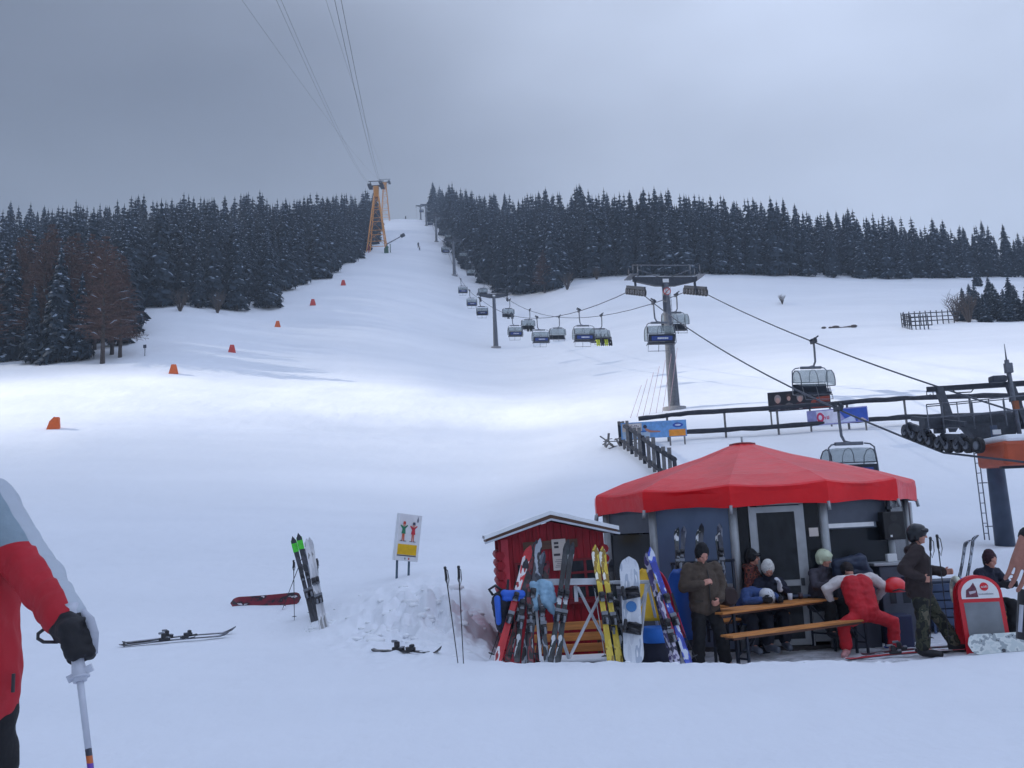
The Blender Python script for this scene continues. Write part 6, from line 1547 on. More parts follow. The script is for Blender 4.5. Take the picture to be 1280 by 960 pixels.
mb.build('pocket_flap', cloth('olive_dark', (52, 44, 38)), jk)
# C. bent person in blue jacket with white helmet behind the nearest table
def seat(loc_px, py, d): p = P(loc_px, py, d); return Vector((p.x, p.y, -.40))
SIT = dict(pelvis=(0, .15, .56), chest=(0, .02, .88), neck=(0, -.05, 1.05), head=(0, -.10, 1.20), look=(0, -1, -.5), up=(0, -.3, 1), shL=(-.18, -.02, 1.0), shR=(.18, -.02, 1.0), elL=(-.26, -.14, .80), elR=(.26, -.14, .80), wrL=(-.14, -.36, .84), wrR=(.14, -.36, .84), haL=(.4, -1, 0), haR=(-.4, -1, 0),
  hipL=(-.10, .13, .53), hipR=(.10, .13, .53), knL=(-.14, -.30, .52), knR=(.14, -.30, .52), anL=(-.14, -.26, .10), anR=(.14, -.26, .10), toL=(-.16, -.46, .04), toR=(.16, -.46, .04))
person('person in blue jacket bent low over the nearest table, white helmet pointing at the camera', seat(934, 745, 15.0)+Vector((0, 0, .10)), R(20), dict(SIT, chest=(.02, -.12, .84), neck=(.07, -.26, .86), head=(.10, -.36, .80), look=(.1, -.45, -1), up=(.1, -1, .4), shL=(-.14, -.2, .9), shR=(.22, -.2, .87), elL=(-.26, -.36, .78), elR=(.30, -.40, .78), wrL=(-.06, -.50, .80), wrR=(.22, -.56, .80), curl=.8),
  cloth('blue', (44, 68, 116)), cloth('navytrouser', (22, 26, 40)), cloth('bootgrey', (90, 96, 108), .5), cloth('gloveblack', (20, 20, 26)), 'helmet', mat('helmet_white', srgb(206, 208, 212), .35), None, HAIRD, 1.0)
# D. white knit hat
person('person in navy jacket and white knitted hat sitting behind the nearest table', seat(961, 745, 15.3)+Vector((0, 0, .09)), R(-4), dict(SIT, look=(.1, -1, -.75), up=(0, -.45, 1), elR=(.27, -.1, .84), wrR=(.13, -.28, .94), haR=(-.1, -.3, .8), curl=.7),
  cloth('navy', (22, 26, 46)), cloth('navytrouser', (22, 26, 40)), cloth('bootgrey', (90, 96, 108), .5), cloth('glovewhite', (200, 202, 210)), 'knit', cloth('whiteknit', (206, 206, 202), .9, .2, 40), None, HAIRD, 1.02)
# E. patterned jacket by the kiosk
pm, N, L, B = nt('cloth_pattern'); tc = N.new('ShaderNodeTexCoord'); w_ = N.new('ShaderNodeTexVoronoi'); w_.inputs['Scale'].default_value = 16; L.new(tc.outputs['Object'], w_.inputs['Vector'])
rr = N.new('ShaderNodeValToRGB'); rr.color_ramp.interpolation = 'CONSTANT'; rr.color_ramp.elements[0].color = (*srgb(34, 20, 22), 1); rr.color_ramp.elements[1].position = .42; rr.color_ramp.elements[1].color = (*srgb(120, 60, 44), 1); e_ = rr.color_ramp.elements.new(.62); e_.color = (*srgb(70, 26, 30), 1); L.new(w_.outputs['Distance'], rr.inputs['Fac']); L.new(rr.outputs['Color'], B.inputs['Base Color']); B.inputs['Roughness'].default_value = .85
person('person in brown patterned jacket with dark goggles standing by the kiosk door post', Vector((P(941, 720, 15.4).x, 15.4, -.39)), R(60), dict(head=(0, -.03, 1.60)), pm, cloth('black', (16, 16, 20)), cloth('bootdark', (40, 40, 46), .5), cloth('gloveblack', (20, 20, 26)), 'knit', cloth('blackcap', (14, 14, 18)), .06, HAIRD, .93)
# F. helmeted skier at the table
person('skier in grey jacket and pale green helmet at the far end of the nearest table', seat(1029, 745, 15.3)+Vector((0, 0, .22)), R(24), dict(SIT, look=(.3, -1, -.25), elR=(.24, -.2, .82), wrR=(.06, -.40, .86), haR=(-.6, -.8, 0), wrL=(-.18, -.40, .86), head=(.01, -.10, 1.22), curl=.9),
  cloth('charcoal', (62, 58, 68)), cloth('black', (16, 16, 20)), cloth('bootdark', (40, 40, 46), .5), None, 'helmet', mat('helmet_pale', srgb(196, 206, 176), .35), None, HAIRD, 1.0)
# G. red overalls bending over, straddling the nearest bench
person('skier in red bib overalls and white shirt straddling the nearest bench, back turned', Vector((P(1081, 760, 14.55).x, 14.55, -.39)), 0, dict(pelvis=(0, 0, .62), chest=(-.01, .20, .98), neck=(-.02, .40, 1.10), head=(-.03, .50, 1.24), look=(0, .5, -1), up=(0, 1, .3), shL=(-.26, .30, 1.10), shR=(.26, .31, 1.12),
   elL=(-.47, .30, .98), wrL=(-.38, .40, .80), haL=(.1, .2, -1), elR=(.47, .34, .98), wrR=(.40, .50, .80), haR=(-.1, .3, -1), hipL=(-.13, .0, .58), hipR=(.13, .0, .58), knL=(-.38, -.06, .46), anL=(-.36, -.05, .10), toL=(-.46, -.21, .04), knR=(.40, -.04, .47), anR=(.38, -.03, .10), toR=(.52, -.17, .04)),
   cloth('whiteshirt', (206, 200, 198)), cloth('redbib', (190, 22, 36), .7), mat('boot_red_white', srgb(206, 150, 150), .4, var=.5, scale=14), None, 'knit', cloth('blackcap', (14, 14, 18)), None, HAIRD, 1.0, bib=1.12, short=.8, bulk=1.12)
# H. standing skier with poles
cm, N, L, B = nt('cloth_camouflage'); tc = N.new('ShaderNodeTexCoord'); w_ = N.new('ShaderNodeTexNoise'); w_.inputs['Scale'].default_value = 7; w_.inputs['Detail'].default_value = 3; L.new(tc.outputs['Object'], w_.inputs['Vector'])
rr = N.new('ShaderNodeValToRGB'); rr.color_ramp.interpolation = 'CONSTANT'; rr.color_ramp.elements[0].color = (*srgb(26, 28, 26), 1); rr.color_ramp.elements[1].position = .46; rr.color_ramp.elements[1].color = (*srgb(62, 64, 48), 1)
for p_, c_ in ((.54, (44, 48, 38)), (.60, (96, 92, 76))): e_ = rr.color_ramp.elements.new(p_); e_.color = (*srgb(*c_), 1)
L.new(w_.outputs['Fac'], rr.inputs['Fac']); L.new(rr.outputs['Color'], B.inputs['Base Color']); B.inputs['Roughness'].default_value = .85
HP = Vector((P(1153, 760, 13.5).x, 13.5, 0)); HP.z = H(HP.x, HP.y)-.0
person('standing skier in dark brown jacket, camouflage trousers and black helmet', HP, R(72), dict(pelvis=(0, .02, .96), look=(-.1, -1, -.1), head=(0, -.05, 1.65),
   shL=(-.19, 0, 1.43), elL=(-.30, .22, 1.20), wrL=(-.27, -.02, 1.06), haL=(.3, -1, -.1), shR=(.19, 0, 1.43), elR=(.22, -.10, 1.17), wrR=(.16, -.34, 1.12), haR=(-.1, -1, .1),
   hipL=(-.10, .03, .92), knL=(-.13, .02, .50), anL=(-.13, .06, .10), toL=(-.16, -.14, .04), knR=(.14, -.20, .52), anR=(.15, -.36, .13), toR=(.17, -.57, .08), curl=1.0),
   cloth('darkbrown', (44, 32, 32)), cm, cloth('bootblack', (22, 22, 26), .5), None, 'helmet', mat('helmet_black', srgb(24, 28, 34), .3), .075, HAIRD, 1.02, bulk=1.3)
pole('pole with dark grip on the left of the pair before the skier in camouflage trousers', P(1163, 806, 13.1), P(1163, 671, 13.2), 'black', 'poles of the skier in camouflage trousers'); pole('pole with dark grip on the right of the pair before the skier in camouflage trousers', P(1187, 805, 13.2), P(1171, 668, 13.25), 'black', 'poles of the skier in camouflage trousers')
# I. person behind the red sign
person('person with a dark knitted hat sitting behind the red framed pavement sign', seat(1236, 740, 15.0)+Vector((0, 0, .12)), R(20), dict(SIT, look=(0, -1, -.2)), cloth('navy', (22, 26, 46)), cloth('black', (16, 16, 20)), cloth('bootdark', (40, 40, 46), .5), cloth('gloveblack', (20, 20, 26)), 'knit', cloth('darkredknit', (54, 30, 38), .9, .3, 30), None, HAIRD, 1.0)
o = MB().beam((0, 0, .40), (.9, 0, .40), .3, .04).beam((.1, 0, -.05), (.1, 0, .4), .04, .2).beam((.8, 0, -.05), (.8, 0, .4), .04, .2).build('bench_plank', BENCHW, None, seat(1236, 740, 15.15)+Vector((-.45, .1, .06))); tag(o, 'plain plank bench under the person behind the red framed sign', 'bench'); o.name = 'plank_bench'
# ---- A. near skier at the left edge, seen from behind
AX = P(-66, 700, 2.95); AP = Vector((AX.x, AX.y, H(AX.x, AX.y)))
L_ = lambda px, py, d: P(px, py, d)-AP
sh_, el_, wr_ = L_(-12, 634, 2.92), L_(34, 704, 2.86), L_(78, 770, 2.62)
JA = dict(look=(0, 1, -.1), shR=tuple(sh_), elR=tuple(el_), wrR=tuple(wr_), haR=tuple((L_(96, 812, 2.58)-wr_).normalized()), curl=1.15, head=(0, .02, 1.72), neck=(0, 0, 1.54), chest=(0, 0, 1.36), pelvis=(.02, 0, .99),
  shL=(-.2, 0, sh_.z-.0), elL=(-.3, .0, 1.2), wrL=(-.3, .2, 1.0), haL=(0, .5, -1), hipL=(-.09, 0, .96), hipR=(.11, 0, .96), knL=(-.12, .04, .52), knR=(.13, .04, .52), anL=(-.12, 0, .1), anR=(.13, 0, .1), toL=(-.14, .2, .04), toR=(.15, .2, .04))
jm, N, L, B = nt('cloth_red_grey_jacket')
def attr_mix(prev, name, col):
    a = N.new('ShaderNodeAttribute'); a.attribute_name = name; g_ = N.new('ShaderNodeMath'); g_.operation = 'GREATER_THAN'; g_.inputs[1].default_value = 0; L.new(a.outputs['Fac'], g_.inputs[0])
    m = N.new('ShaderNodeMix'); m.data_type = 'RGBA'; L.new(g_.outputs[0], m.inputs['Factor']); L.new(prev, m.inputs['A']); m.inputs['B'].default_value = (*srgb(*col), 1); return m.outputs['Result']
n_ = N.new('ShaderNodeTexNoise'); n_.inputs['Scale'].default_value = 5; r_ = N.new('ShaderNodeValToRGB'); r_.color_ramp.elements[0].color = (*srgb(160, 10, 28), 1); r_.color_ramp.elements[1].color = (*srgb(184, 18, 38), 1); L.new(n_.outputs['Fac'], r_.inputs['Fac'])
cc = attr_mix(r_.outputs['Color'], 'yoke', (130, 148, 160)); cc = attr_mix(cc, 'stripe', (172, 180, 190)); L.new(cc, B.inputs['Base Color']); B.inputs['Roughness'].default_value = .7
n2_ = N.new('ShaderNodeTexNoise'); n2_.inputs['Scale'].default_value = 14; n2_.inputs['Detail'].default_value = 5; b_ = N.new('ShaderNodeBump'); b_.inputs['Strength'].default_value = .35; b_.inputs['Distance'].default_value = .02; tc = N.new('ShaderNodeTexCoord'); L.new(tc.outputs['Object'], n2_.inputs['Vector']); L.new(tc.outputs['Object'], n_.inputs['Vector']); L.new(n2_.outputs['Fac'], b_.inputs['Height']); L.new(b_.outputs['Normal'], B.inputs['Normal'])
A_ = person('near skier cut by the left edge in red and grey jacket and black glove', AP, 0, JA, None, cloth('blacktrouser', (12, 12, 18)), cloth('bootblack', (22, 22, 26), .5), 'none', 'knit', cloth('blackcap', (14, 14, 18)), None, HAIRD, 1.0, vox=.009)
v = {k: Vector(a) for k, a in dict(STAND, **JA).items() if isinstance(a, (tuple, list))}
b = MB(); pe = v['pelvis']-Vector((0, 0, .10))
for s in (-.07, 0, .07): b.cap(pe+Vector((s*1.1, 0, 0)), v['chest']+Vector((s, 0, 0)), .14, .14)
b.cap(v['shL'], v['shR'], .085, .09); b.cap(v['chest'], v['neck'], .15, .09); b.cap(v['neck'], v['neck'].lerp(v['head'], .3), .085, .08)
b.cap(v['shR'], v['elR'], .092, .072); b.cap(v['elR'], v['wrR'].lerp(v['elR'], .0), .072, .060); b.cap(v['shL'], v['elL'], .09, .075); b.cap(v['elL'], v['wrL'], .075, .058)
me = remesh(b, .008, 5)
co, no = coords(me)
for i in range(len(co)):
    p = Vector(co[i].tolist())
    ta = (p-v['elR']).dot((v['wrR']-v['elR']).normalized())
    f = .010*noise.noise(Vector((p.x*6, p.y*6, p.z*9)))+.005*noise.noise(p*20)
    if ta > -.1: f += .0045*noise.noise(Vector((ta*26, p.y*7, p.x*7)))
    co[i] += no[i]*f
me.vertices.foreach_set('co', co.ravel()); me.update(); me.materials.append(jm)
yk, stp = [], []
ax = [v['shR'], v['elR'], v['wrR']]
for vv in me.vertices:
    p = vv.co
    # distance along the sleeve, and how far outward the point lies
    d1 = (ax[1]-ax[0]).normalized(); d2 = (ax[2]-ax[1]).normalized()
    t1 = (p-ax[0]).dot(d1); t2 = (p-ax[1]).dot(d2); L1 = (ax[1]-ax[0]).length
    t = t1 if t1 < L1*.98 else L1+t2
    c = ax[0]+d1*t1 if t1 < L1*.98 else ax[1]+d2*t2
    out = (p-c).normalized(); lat = out.dot(Vector((d1.z, 0, -d1.x)).normalized()*(-1))
    lat = out.dot(Vector((.82, 0, .57)))
    side = (p-c).length < .125 and t > -.06
    yk.append((.20-t+.6*(p.x-c.x)+.02*noise.noise(p*4))if side else (p.z-(v['shR'].z-.0)))
    stp.append((lat-.80+.10*max(0, t-.2)) if (side and t > -.05) else -1)
for n, a in (('yoke', yk), ('stripe', stp)): at = me.attributes.new(n, 'FLOAT', 'POINT'); at.data.foreach_set('value', a)
link('jacket', me, A_)
# mitten closed round the pole grip, with pale strap band
gb = L_(94, 800, 2.575); up_ = (L_(84, 770, 2.58)-L_(97, 880, 2.52)).normalized()
b = MB(); hd = (gb-v['wrR']).normalized(); b.cap(v['wrR']-hd*.02, v['wrR']+hd*.045, .050, .048)
ax_ = up_; out = Vector((1, .1, 0)); out = (out-ax_*out.dot(ax_)).normalized(); fwd = ax_.cross(out)
kn = gb
b.cap(v['wrR']+hd*.04, kn-fwd*.03+ax_*.02, .040, .036)
for k in range(4):
    c = kn+ax_*(.036-.026*k); r0 = .033; pts_ = [c+fwd*s_*r0+out*q_*r0 for s_, q_ in ((-.9, .3), (-.3, 1.05), (.5, .95), (.95, .2), (.55, -.55))]
    for q0_, q1_ in zip(pts_[:-1], pts_[1:]): b.cap(q0_, q1_, .0185, .0175, 9)
b.cap(kn+ax_*.05-fwd*.02, kn+ax_*.045+fwd*.045+out*.005, .022, .018)
b.cap(kn-fwd*.035, kn-fwd*.03-ax_*.04, .030, .024)
gl = remeshed(b, .006, 'glove', cloth('glovenavy', (14, 14, 22), .7), A_, 3, .003, 30)
b = MB(); b.tube([v['wrR']+hd*.0+out*.050, kn+out*.050+ax_*.035-fwd*.02, kn+out*.053-fwd*.01, kn+out*.042-ax_*.05+fwd*.005], [.010, .013, .013, .010], 8); b.build('glove_band', cloth('bandwhite', (176, 180, 192)), gl)
b = MB(); b.tube([v['wrR']-Vector((.045, 0, .03)), v['wrR']-Vector((.066, 0, .045)), v['wrR']-Vector((.066, 0, .058)), v['wrR']-Vector((.05, 0, .068)), v['wrR']-Vector((.01, 0, .07))], .005, 6); b.build('cuff_cord', BIND, gl)
b = MB(); zp = L_(17, 842, 2.9); b.beam(zp, zp-Vector((0, 0, .055)), .008, .008); b.build('zip_pull', BIND, A_)
pt = P(97, 960, 2.45); tip = AP+kn-up_*1.12
o = thing('ski_pole', 'white ski pole with a rainbow striped lower part in the near skier hand', 'ski pole', AP+kn)
MB().tube([-up_*1.10, -up_*.29], [.006, .0084], 10).build('striped_shaft', None or (lambda: None)() or mat('tmp_pole', (.5, .5, .5)), o)
rm, N, L, B = nt('rainbow_bands'); tc = N.new('ShaderNodeTexCoord'); sx = N.new('ShaderNodeSeparateXYZ'); L.new(tc.outputs['Object'], sx.inputs['Vector']); r = N.new('ShaderNodeValToRGB'); r.color_ramp.interpolation = 'CONSTANT'
mr = N.new('ShaderNodeMapRange'); mr.inputs['From Min'].default_value = -.29*up_.z; mr.inputs['From Max'].default_value = -.60*up_.z; L.new(sx.outputs['Z'], mr.inputs['Value']); L.new(mr.outputs[0], r.inputs['Fac'])
cols = [(60, 64, 76), (190, 100, 50), (100, 60, 160), (50, 70, 190), (40, 160, 110), (200, 200, 60), (196, 70, 60), (190, 194, 202)]
r.color_ramp.elements[0].color = (*srgb(*cols[0]), 1); r.color_ramp.elements[1].position = .05; r.color_ramp.elements[1].color = (*srgb(*cols[1]), 1)
for k, c in enumerate(cols[2:]): e_ = r.color_ramp.elements.new(.11+.13*k); e_.color = (*srgb(*c), 1)
L.new(r.outputs['Color'], B.inputs['Base Color']); B.inputs['Roughness'].default_value = .35
for c in kids(o): c.data.materials[0] = rm
PW = mat('pole_white', srgb(188, 192, 204), .4)
MB().tube([-up_*.29, -up_*.05], [.0084, .0098], 10).build('shaft', PW, o)
MB().tube([-up_*.115, -up_*.10, -up_*.06, up_*.08, up_*.10], [.017, .020, .016, .015, .02], 12).tube([-up_*.105, -up_*.10], [.026, .026], 12).beam(-up_*.1-out*.03, -up_*.085+out*.035, .014, .02).build('grip', PW, o)
MB().tube([-up_*1.06, -up_*1.055], .05, 12).tube([-up_*1.12, -up_*1.05], [.004, .008], 8).build('basket', BIND, o)
# ---- J. near person at the right edge: bare hand round a black pole grip
JX = P(1500, 700, 3.3); JP = Vector((JX.x, JX.y, 0)); K_ = lambda px, py, d: P(px, py, d)-JP; SKIN_ = SKIN; SKIN = mat('tanned_skin', srgb(158, 108, 94), .6, var=.12, scale=30, bump=.2, bscale=60)
w_, h_ = K_(1288, 676, 3.0), K_(1275, 726, 2.97)
JJ = dict(shL=tuple(K_(1440, 620, 3.35)), elL=tuple(K_(1385, 640, 3.2)), wrL=tuple(w_), haL=tuple((h_-w_).normalized()), curl=1.0, shR=(.2, 0, K_(1440, 620, 3.35).z), head=(0, 0, K_(1440, 620, 3.35).z+.24), neck=(0, 0, K_(1440, 620, 3.35).z+.06), chest=(0, 0, K_(1440, 620, 3.35).z-.13), pelvis=(0, 0, .98), look=(-1, -.2, 0)); JJ['curl'] = .42
person('near person cut by the right edge, only the bare hand in view', JP, 0, JJ, cloth('blackcoat', (24, 22, 26)), cloth('blacktrouser', (12, 12, 18)), cloth('bootblack', (22, 22, 26), .5), None, 'knit', cloth('blackcap', (14, 14, 18)), None, HAIRD, 1.0, vox=.004, hfat=.86, palmL=(.25, .95, 0))
SKIN = SKIN_
o = MB().tube([K_(1286, 738, 3.05)+JP, K_(1280, 800, 3.05)+JP], [.032, .024], 10).tube([K_(1277, 756, 3.02)+JP, K_(1275, 790, 3.02)+JP], .006, 6, 1).build('pole_grip', [BIND, PW]); tag(o, 'black grip of a pole held at the right edge below the bare hand', 'pole grip')  # pale strip on the black grip is a highlight put in as colour
# ---- people far away and on the chairs
def tiny(lab, p, top, low, h=1.75, rz=0., group=None):
    o = thing('person', lab, 'person', p, rz, group); s = h/1.75; o.scale = (s,)*3
    b = MB(); b.cap((0, 0, .95), (0, 0, 1.38), .17, .19, 8); b.cap((0, 0, 1.5), (0, 0, 1.62), .07, .11, 8); b.cap((-.2, 0, 1.38), (-.28, -.12, 1.0), .08, .06, 8); b.cap((.2, 0, 1.38), (.28, -.12, 1.0), .08, .06, 8); b.cap((-.1, 0, .9), (-.14, -.06, .05), .12, .09, 8); b.cap((.1, 0, .9), (.14, .0, .05), .12, .09, 8)
    me = remesh(b, .05, 1); me.materials.append(top); me.materials.append(low)
    for f in me.polygons: f.material_index = 1 if f.center.z < .92 else 0
    link('body', me, o); return o
tiny('tiny dark skier high on the piste right of the orange tower', hit(523, 310, 100), cloth('black', (16, 16, 20)), cloth('charcoal', (62, 58, 68)), 1.8, 0)
tiny('tiny pale skier just below another on the upper piste', hit(524.5, 313.5, 100), cloth('whiteshirt', (206, 200, 198)), cloth('charcoal', (62, 58, 68)), 1.6, 0)
tiny('tiny dark skier standing on the skyline left of the lift towers', hit(507, 272, 250), cloth('black', (16, 16, 20)), cloth('black', (16, 16, 20)), 1.9, 0)
tiny('tiny dark skier at the foot of the right forest', hit(770, 346, 100), cloth('black', (16, 16, 20)), cloth('black', (16, 16, 20)), 1.7, 0)
def rider(lab, chair, x, top, low, group):
    o = thing('person', lab, 'person', (0, 0, 0), 0, group)
    b = MB(); b.cap((0, .02, -2.5), (0, .06, -2.12), .16, .17, 8); b.cap((0, .04, -1.98), (0, .02, -1.88), .07, .11, 8)
    for s in (-1, 1): b.cap((s*.09, -.02, -2.5), (s*.10, -.42, -2.48), .10, .08, 8); b.cap((s*.10, -.42, -2.48), (s*.10, -.5, -3.02), .08, .09, 8); b.cap((s*.2, .04, -2.12), (s*.18, -.25, -2.32), .08, .06, 8)
    me = remesh(b, .04, 1); me.materials.append(top); me.materials.append(low)
    for f in me.polygons: f.material_index = 1 if f.center.z < -2.42 or f.center.y < -.3 else 0
    link('body', me, o); o.matrix_world = Matrix.Translation(chair.location) @ chair.rotation_euler.to_matrix().to_4x4() @ Matrix.Translation((x, 0, 0)); return o
cy_ = cloth('yellowski', (196, 206, 60)); cb_ = cloth('black', (16, 16, 20)); cg_ = cloth('charcoal', (62, 58, 68))
for k, (x, low) in enumerate(((-.6, cy_), (-.2, cb_), (.2, cy_), (.6, cb_))): rider(('rider in yellow trousers on the chair with four people' if low is cy_ else 'rider in black trousers on the chair with four people'), C6, x, cg_, low, 'riders on the chair with yellow trousers')
for x in (-.45, .0): rider('dark clothed rider on the chair overlapped by an empty chair', C9, x, cb_, cb_, 'riders on the overlapped chair')
for x in (-.4, .2): rider('dark clothed rider on the upper chair beside the second slope tower', C11, x, cg_, cb_, 'riders beside the second slope tower')
HAZE=0.00085; EXPO=0.42; GOBO_PASS=.68
# ------------------------------------------------------------------ sky, sun, added sun blocker, haze
SUN_EL, SUN_AZ = R(33), R(8)
SDIR = Vector((-math.cos(SUN_EL)*math.cos(SUN_AZ), math.cos(SUN_EL)*math.sin(SUN_AZ), math.sin(SUN_EL)))
def build_world():
    w = bpy.data.worlds.new('World'); SC.world = w; w.use_nodes = True
    N = w.node_tree.nodes; L = w.node_tree.links; bg = N['Background']
    sky = N.new('ShaderNodeTexSky'); sky.sky_type = 'NISHITA'; sky.sun_disc = False
    sky.sun_elevation = SUN_EL; sky.sun_rotation = math.atan2(SDIR.x, SDIR.y)
    sky.altitude = 1200; sky.air_density = 1.0; sky.dust_density = 1.5
    tc = N.new('ShaderNodeTexCoord'); sx = N.new('ShaderNodeSeparateXYZ'); L.new(tc.outputs['Generated'], sx.inputs['Vector'])
    # cloud layer: brighter towards the zenith, as an overcast is
    rp = N.new('ShaderNodeValToRGB'); cr = rp.color_ramp; cr.interpolation = 'B_SPLINE'
    cr.elements[0].position = 0.0; cr.elements[0].color = (*[c*.66 for c in SKYC], 1)
    cr.elements[1].position = 1.0; cr.elements[1].color = (*[c*2.0 for c in SKYC2], 1)
    for p, k in ((.26, .66), (.50, .56), (.70, 1.15)):
        e = cr.elements.new(p); e.color = (*[c*k for c in SKYC], 1)
    L.new(sx.outputs['Z'], rp.inputs['Fac'])
    mp = N.new('ShaderNodeMapping'); mp.inputs['Scale'].default_value = (1.2, 1.2, 2.8); mp.inputs['Location'].default_value = (.35, .2, .1)
    L.new(tc.outputs['Generated'], mp.inputs['Vector'])
    n = N.new('ShaderNodeTexNoise'); n.inputs['Scale'].default_value = 2.1; n.inputs['Detail'].default_value = 4; n.inputs['Roughness'].default_value = .42
    L.new(mp.outputs['Vector'], n.inputs['Vector'])
    mr = N.new('ShaderNodeMapRange'); mr.inputs['From Min'].default_value = .3; mr.inputs['From Max'].default_value = .7; mr.inputs['To Min'].default_value = .78; mr.inputs['To Max'].default_value = 1.20
    L.new(n.outputs['Fac'], mr.inputs['Value'])
    # thicker cloud to the left, thinner to the right
    mr2 = N.new('ShaderNodeMapRange'); mr2.inputs['From Min'].default_value = -.55; mr2.inputs['From Max'].default_value = .45; mr2.inputs['To Min'].default_value = .58; mr2.inputs['To Max'].default_value = 1.98; mr2.interpolation_type = 'SMOOTHSTEP'
    L.new(sx.outputs['X'], mr2.inputs['Value'])
    q = N.new('ShaderNodeMath'); q.operation = 'MULTIPLY'; L.new(mr.outputs[0], q.inputs[0]); L.new(mr2.outputs[0], q.inputs[1])
    sc = N.new('ShaderNodeVectorMath'); sc.operation = 'SCALE'; L.new(rp.outputs['Color'], sc.inputs[0]); L.new(q.outputs[0], sc.inputs['Scale'])
    s10 = N.new('ShaderNodeVectorMath'); s10.operation = 'SCALE'; L.new(sc.outputs['Vector'], s10.inputs[0]); s10.inputs['Scale'].default_value = 10.0
    mx = N.new('ShaderNodeMix'); mx.data_type = 'RGBA'; mx.inputs['Factor'].default_value = .9
    L.new(sky.outputs['Color'], mx.inputs['A']); L.new(s10.outputs['Vector'], mx.inputs['B'])
    L.new(mx.outputs['Result'], bg.inputs['Color']); bg.inputs['Strength'].default_value = .1
SKYC = (.42, .473, .592); SKYC2 = (.243, .296, .438)
build_world()
sl = bpy.data.lights.new('sun', 'SUN'); sl.energy = 5.0; sl.angle = R(.6); sl.color = (1, .95, .88)
so = bpy.data.objects.new('sun', sl); COL.objects.link(so)
so.rotation_euler = SDIR.to_track_quat('Z', 'Y').to_euler(); so.location = SDIR*300

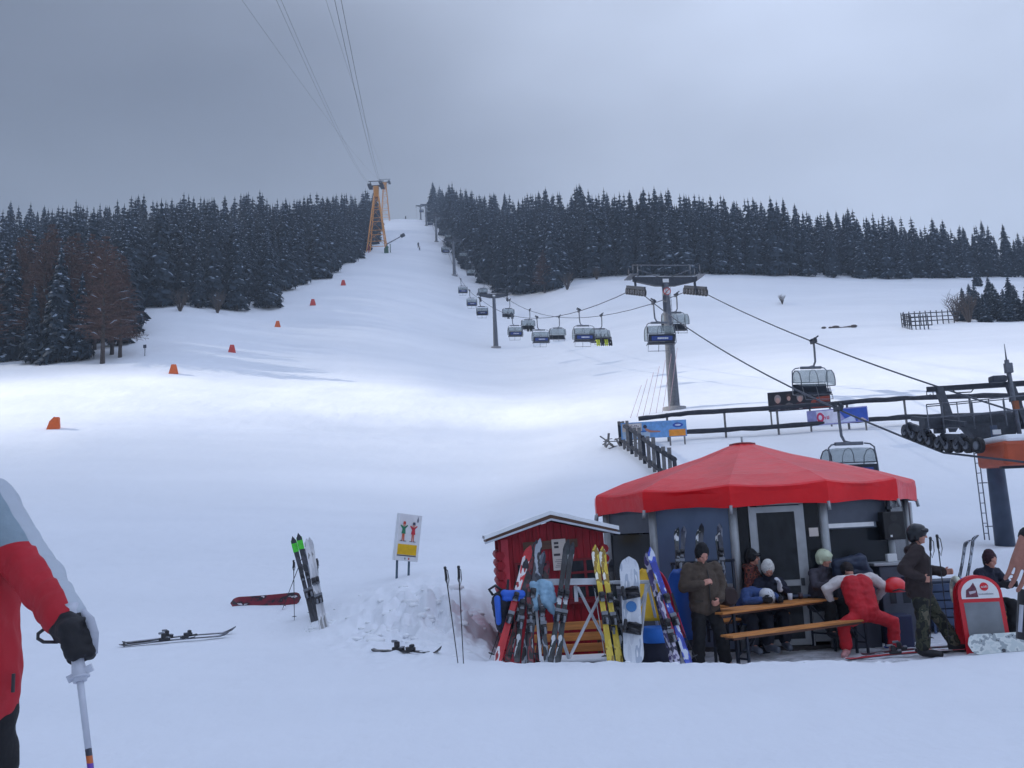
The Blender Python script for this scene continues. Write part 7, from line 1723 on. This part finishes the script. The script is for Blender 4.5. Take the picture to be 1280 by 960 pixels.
def build_cloud_gobo():
    """cloud added out of view to block the sun; its gap is shaped to light the piste"""
    gap = [(-300, 490), (0, 462), (150, 455), (300, 448), (430, 458), (560, 488), (700, 508), (880, 524), (880, 556), (700, 552), (560, 540), (430, 514), (300, 514), (180, 522), (60, 540), (-300, 585)]
    ZC = 420.
    def up(p): t = (ZC-p.z)/SDIR.z; return p+SDIR*t
    poly = [up(hit(a, b, 20)) for a, b in gap]
    def inside(x, y):
        c = False; j = len(poly)-1
        for i in range(len(poly)):
            xi, yi, xj, yj = poly[i].x, poly[i].y, poly[j].x, poly[j].y
            if (yi > y) != (yj > y) and x < (xj-xi)*(y-yi)/(yj-yi)+xi: c = not c
            j = i
        return c
    sh = up(Vector((0, 0, 0)))
    st = 5.; xs = np.arange(sh.x-330, sh.x+330, st); ys = np.arange(sh.y-120, sh.y+470, st)
    nx, ny = len(xs), len(ys); verts = []; faces = []; thin = []
    for x in xs:
        for y in ys:
            h = 10*noise.noise(Vector((x*.012, y*.012, 0)))+4*noise.noise(Vector((x*.05, y*.05, 0)))
            gx, gy = x-sh.x, y-sh.y-12
            s_ = lambda a, b, v: (lambda t: t*t*(3-2*t))(min(1, max(0, (v-a)/(b-a))))
            tv = s_(14, 46, gy)*(1-.45*s_(80, 150, gy))*(1+.45*noise.noise(Vector((gx*.012, gy*.02, 4)))); tv *= 1-.85*s_(84, 100, gy)*(1-s_(-8, 26, gx)); thin += [tv, tv]  # see-through zones of the blocker, set to brighten the mid slope
            verts.append((x, y, ZC+h)); verts.append((x, y, ZC+9+h+3*noise.noise(Vector((x*.02, y*.02, 7)))))
    keep = np.ones((nx-1, ny-1), bool)
    for i in range(nx-1):
        for j in range(ny-1):
            cx, cy = xs[i]+st/2, ys[j]+st/2
            jx = 4*noise.noise(Vector((cx*.05, cy*.05, 2)))
            if inside(cx+jx, cy+jx*.6): keep[i, j] = False
    v = lambda i, j, k: (i*ny+j)*2+k
    for i in range(nx-1):
        for j in range(ny-1):
            if not keep[i, j]: continue
            faces.append([v(i, j, 0), v(i, j+1, 0), v(i+1, j+1, 0), v(i+1, j, 0)])
            faces.append([v(i, j, 1), v(i+1, j, 1), v(i+1, j+1, 1), v(i, j+1, 1)])
            for (di, dj, a, b) in ((-1, 0, (i, j), (i, j+1)), (1, 0, (i+1, j+1), (i+1, j)), (0, -1, (i+1, j), (i, j)), (0, 1, (i, j+1), (i+1, j+1))):
                p, q = i+di, j+dj
                if p < 0 or q < 0 or p >= nx-1 or q >= ny-1 or not keep[p, q]:
                    faces.append([v(*a, 0), v(*a, 1), v(*b, 1), v(*b, 0)])
    me = bpy.data.meshes.new('cloud'); me.from_pydata(verts, [], faces); 
    at = me.attributes.new('thin', 'FLOAT', 'POINT'); at.data.foreach_set('value', thin)
    m, N, L, B = nt('cloud_vapour'); B.inputs['Base Color'].default_value = (.8, .82, .85, 1); B.inputs['Roughness'].default_value = 1
    a_ = N.new('ShaderNodeAttribute'); a_.attribute_name = 'thin'; q = N.new('ShaderNodeMath'); q.operation = 'MULTIPLY'; q.inputs[1].default_value = GOBO_PASS; q.use_clamp = True; L.new(a_.outputs['Fac'], q.inputs[0])
    t = N.new('ShaderNodeBsdfTransparent'); x_ = N.new('ShaderNodeMixShader'); L.new(q.outputs[0], x_.inputs['Fac']); L.new(B.outputs[0], x_.inputs[1]); L.new(t.outputs[0], x_.inputs[2]); L.new(x_.outputs[0], N['Material Output'].inputs['Surface'])
    me.materials.append(m)
    me.polygons.foreach_set('use_smooth', [True]*len(me.polygons))
    stuff(link('cloud', me))  # unseen sun blocker, added to shape where sunlight falls
build_cloud_gobo()
def build_haze(density):
    mb = MB(); mb.box((0, 1070, 140), (3800, 2760, 300))
    m, N, L, B = nt('haze_air'); N.remove(B)
    v = N.new('ShaderNodeVolumePrincipled'); v.inputs['Density'].default_value = density; v.inputs['Color'].default_value = (.64, .79, 1.0, 1); v.inputs['Anisotropy'].default_value = .2
    L.new(v.outputs['Volume'], N['Material Output'].inputs['Volume'])
    stuff(mb.build('haze', m))
if HAZE: build_haze(HAZE)

# ------------------------------------------------------------------ render settings
SC.view_settings.view_transform = 'Standard'; SC.view_settings.look = 'None'; SC.view_settings.gamma = 1; SC.view_settings.exposure = EXPO
SC.view_settings.use_curve_mapping = False
SC.render.engine = 'CYCLES'
cy = SC.cycles; cy.use_denoising = True; cy.max_bounces = 6; cy.diffuse_bounces = 3; cy.glossy_bounces = 2; cy.transmission_bounces = 4; cy.transparent_max_bounces = 12; cy.volume_bounces = 0
try: cy.denoiser = 'OPENIMAGEDENOISE'
except Exception: pass
cy.use_adaptive_sampling = True; cy.adaptive_threshold = .02
cy.sample_clamp_indirect = 6
SC.render.use_persistent_data = False

bpy.data.scenes.remove(S2)
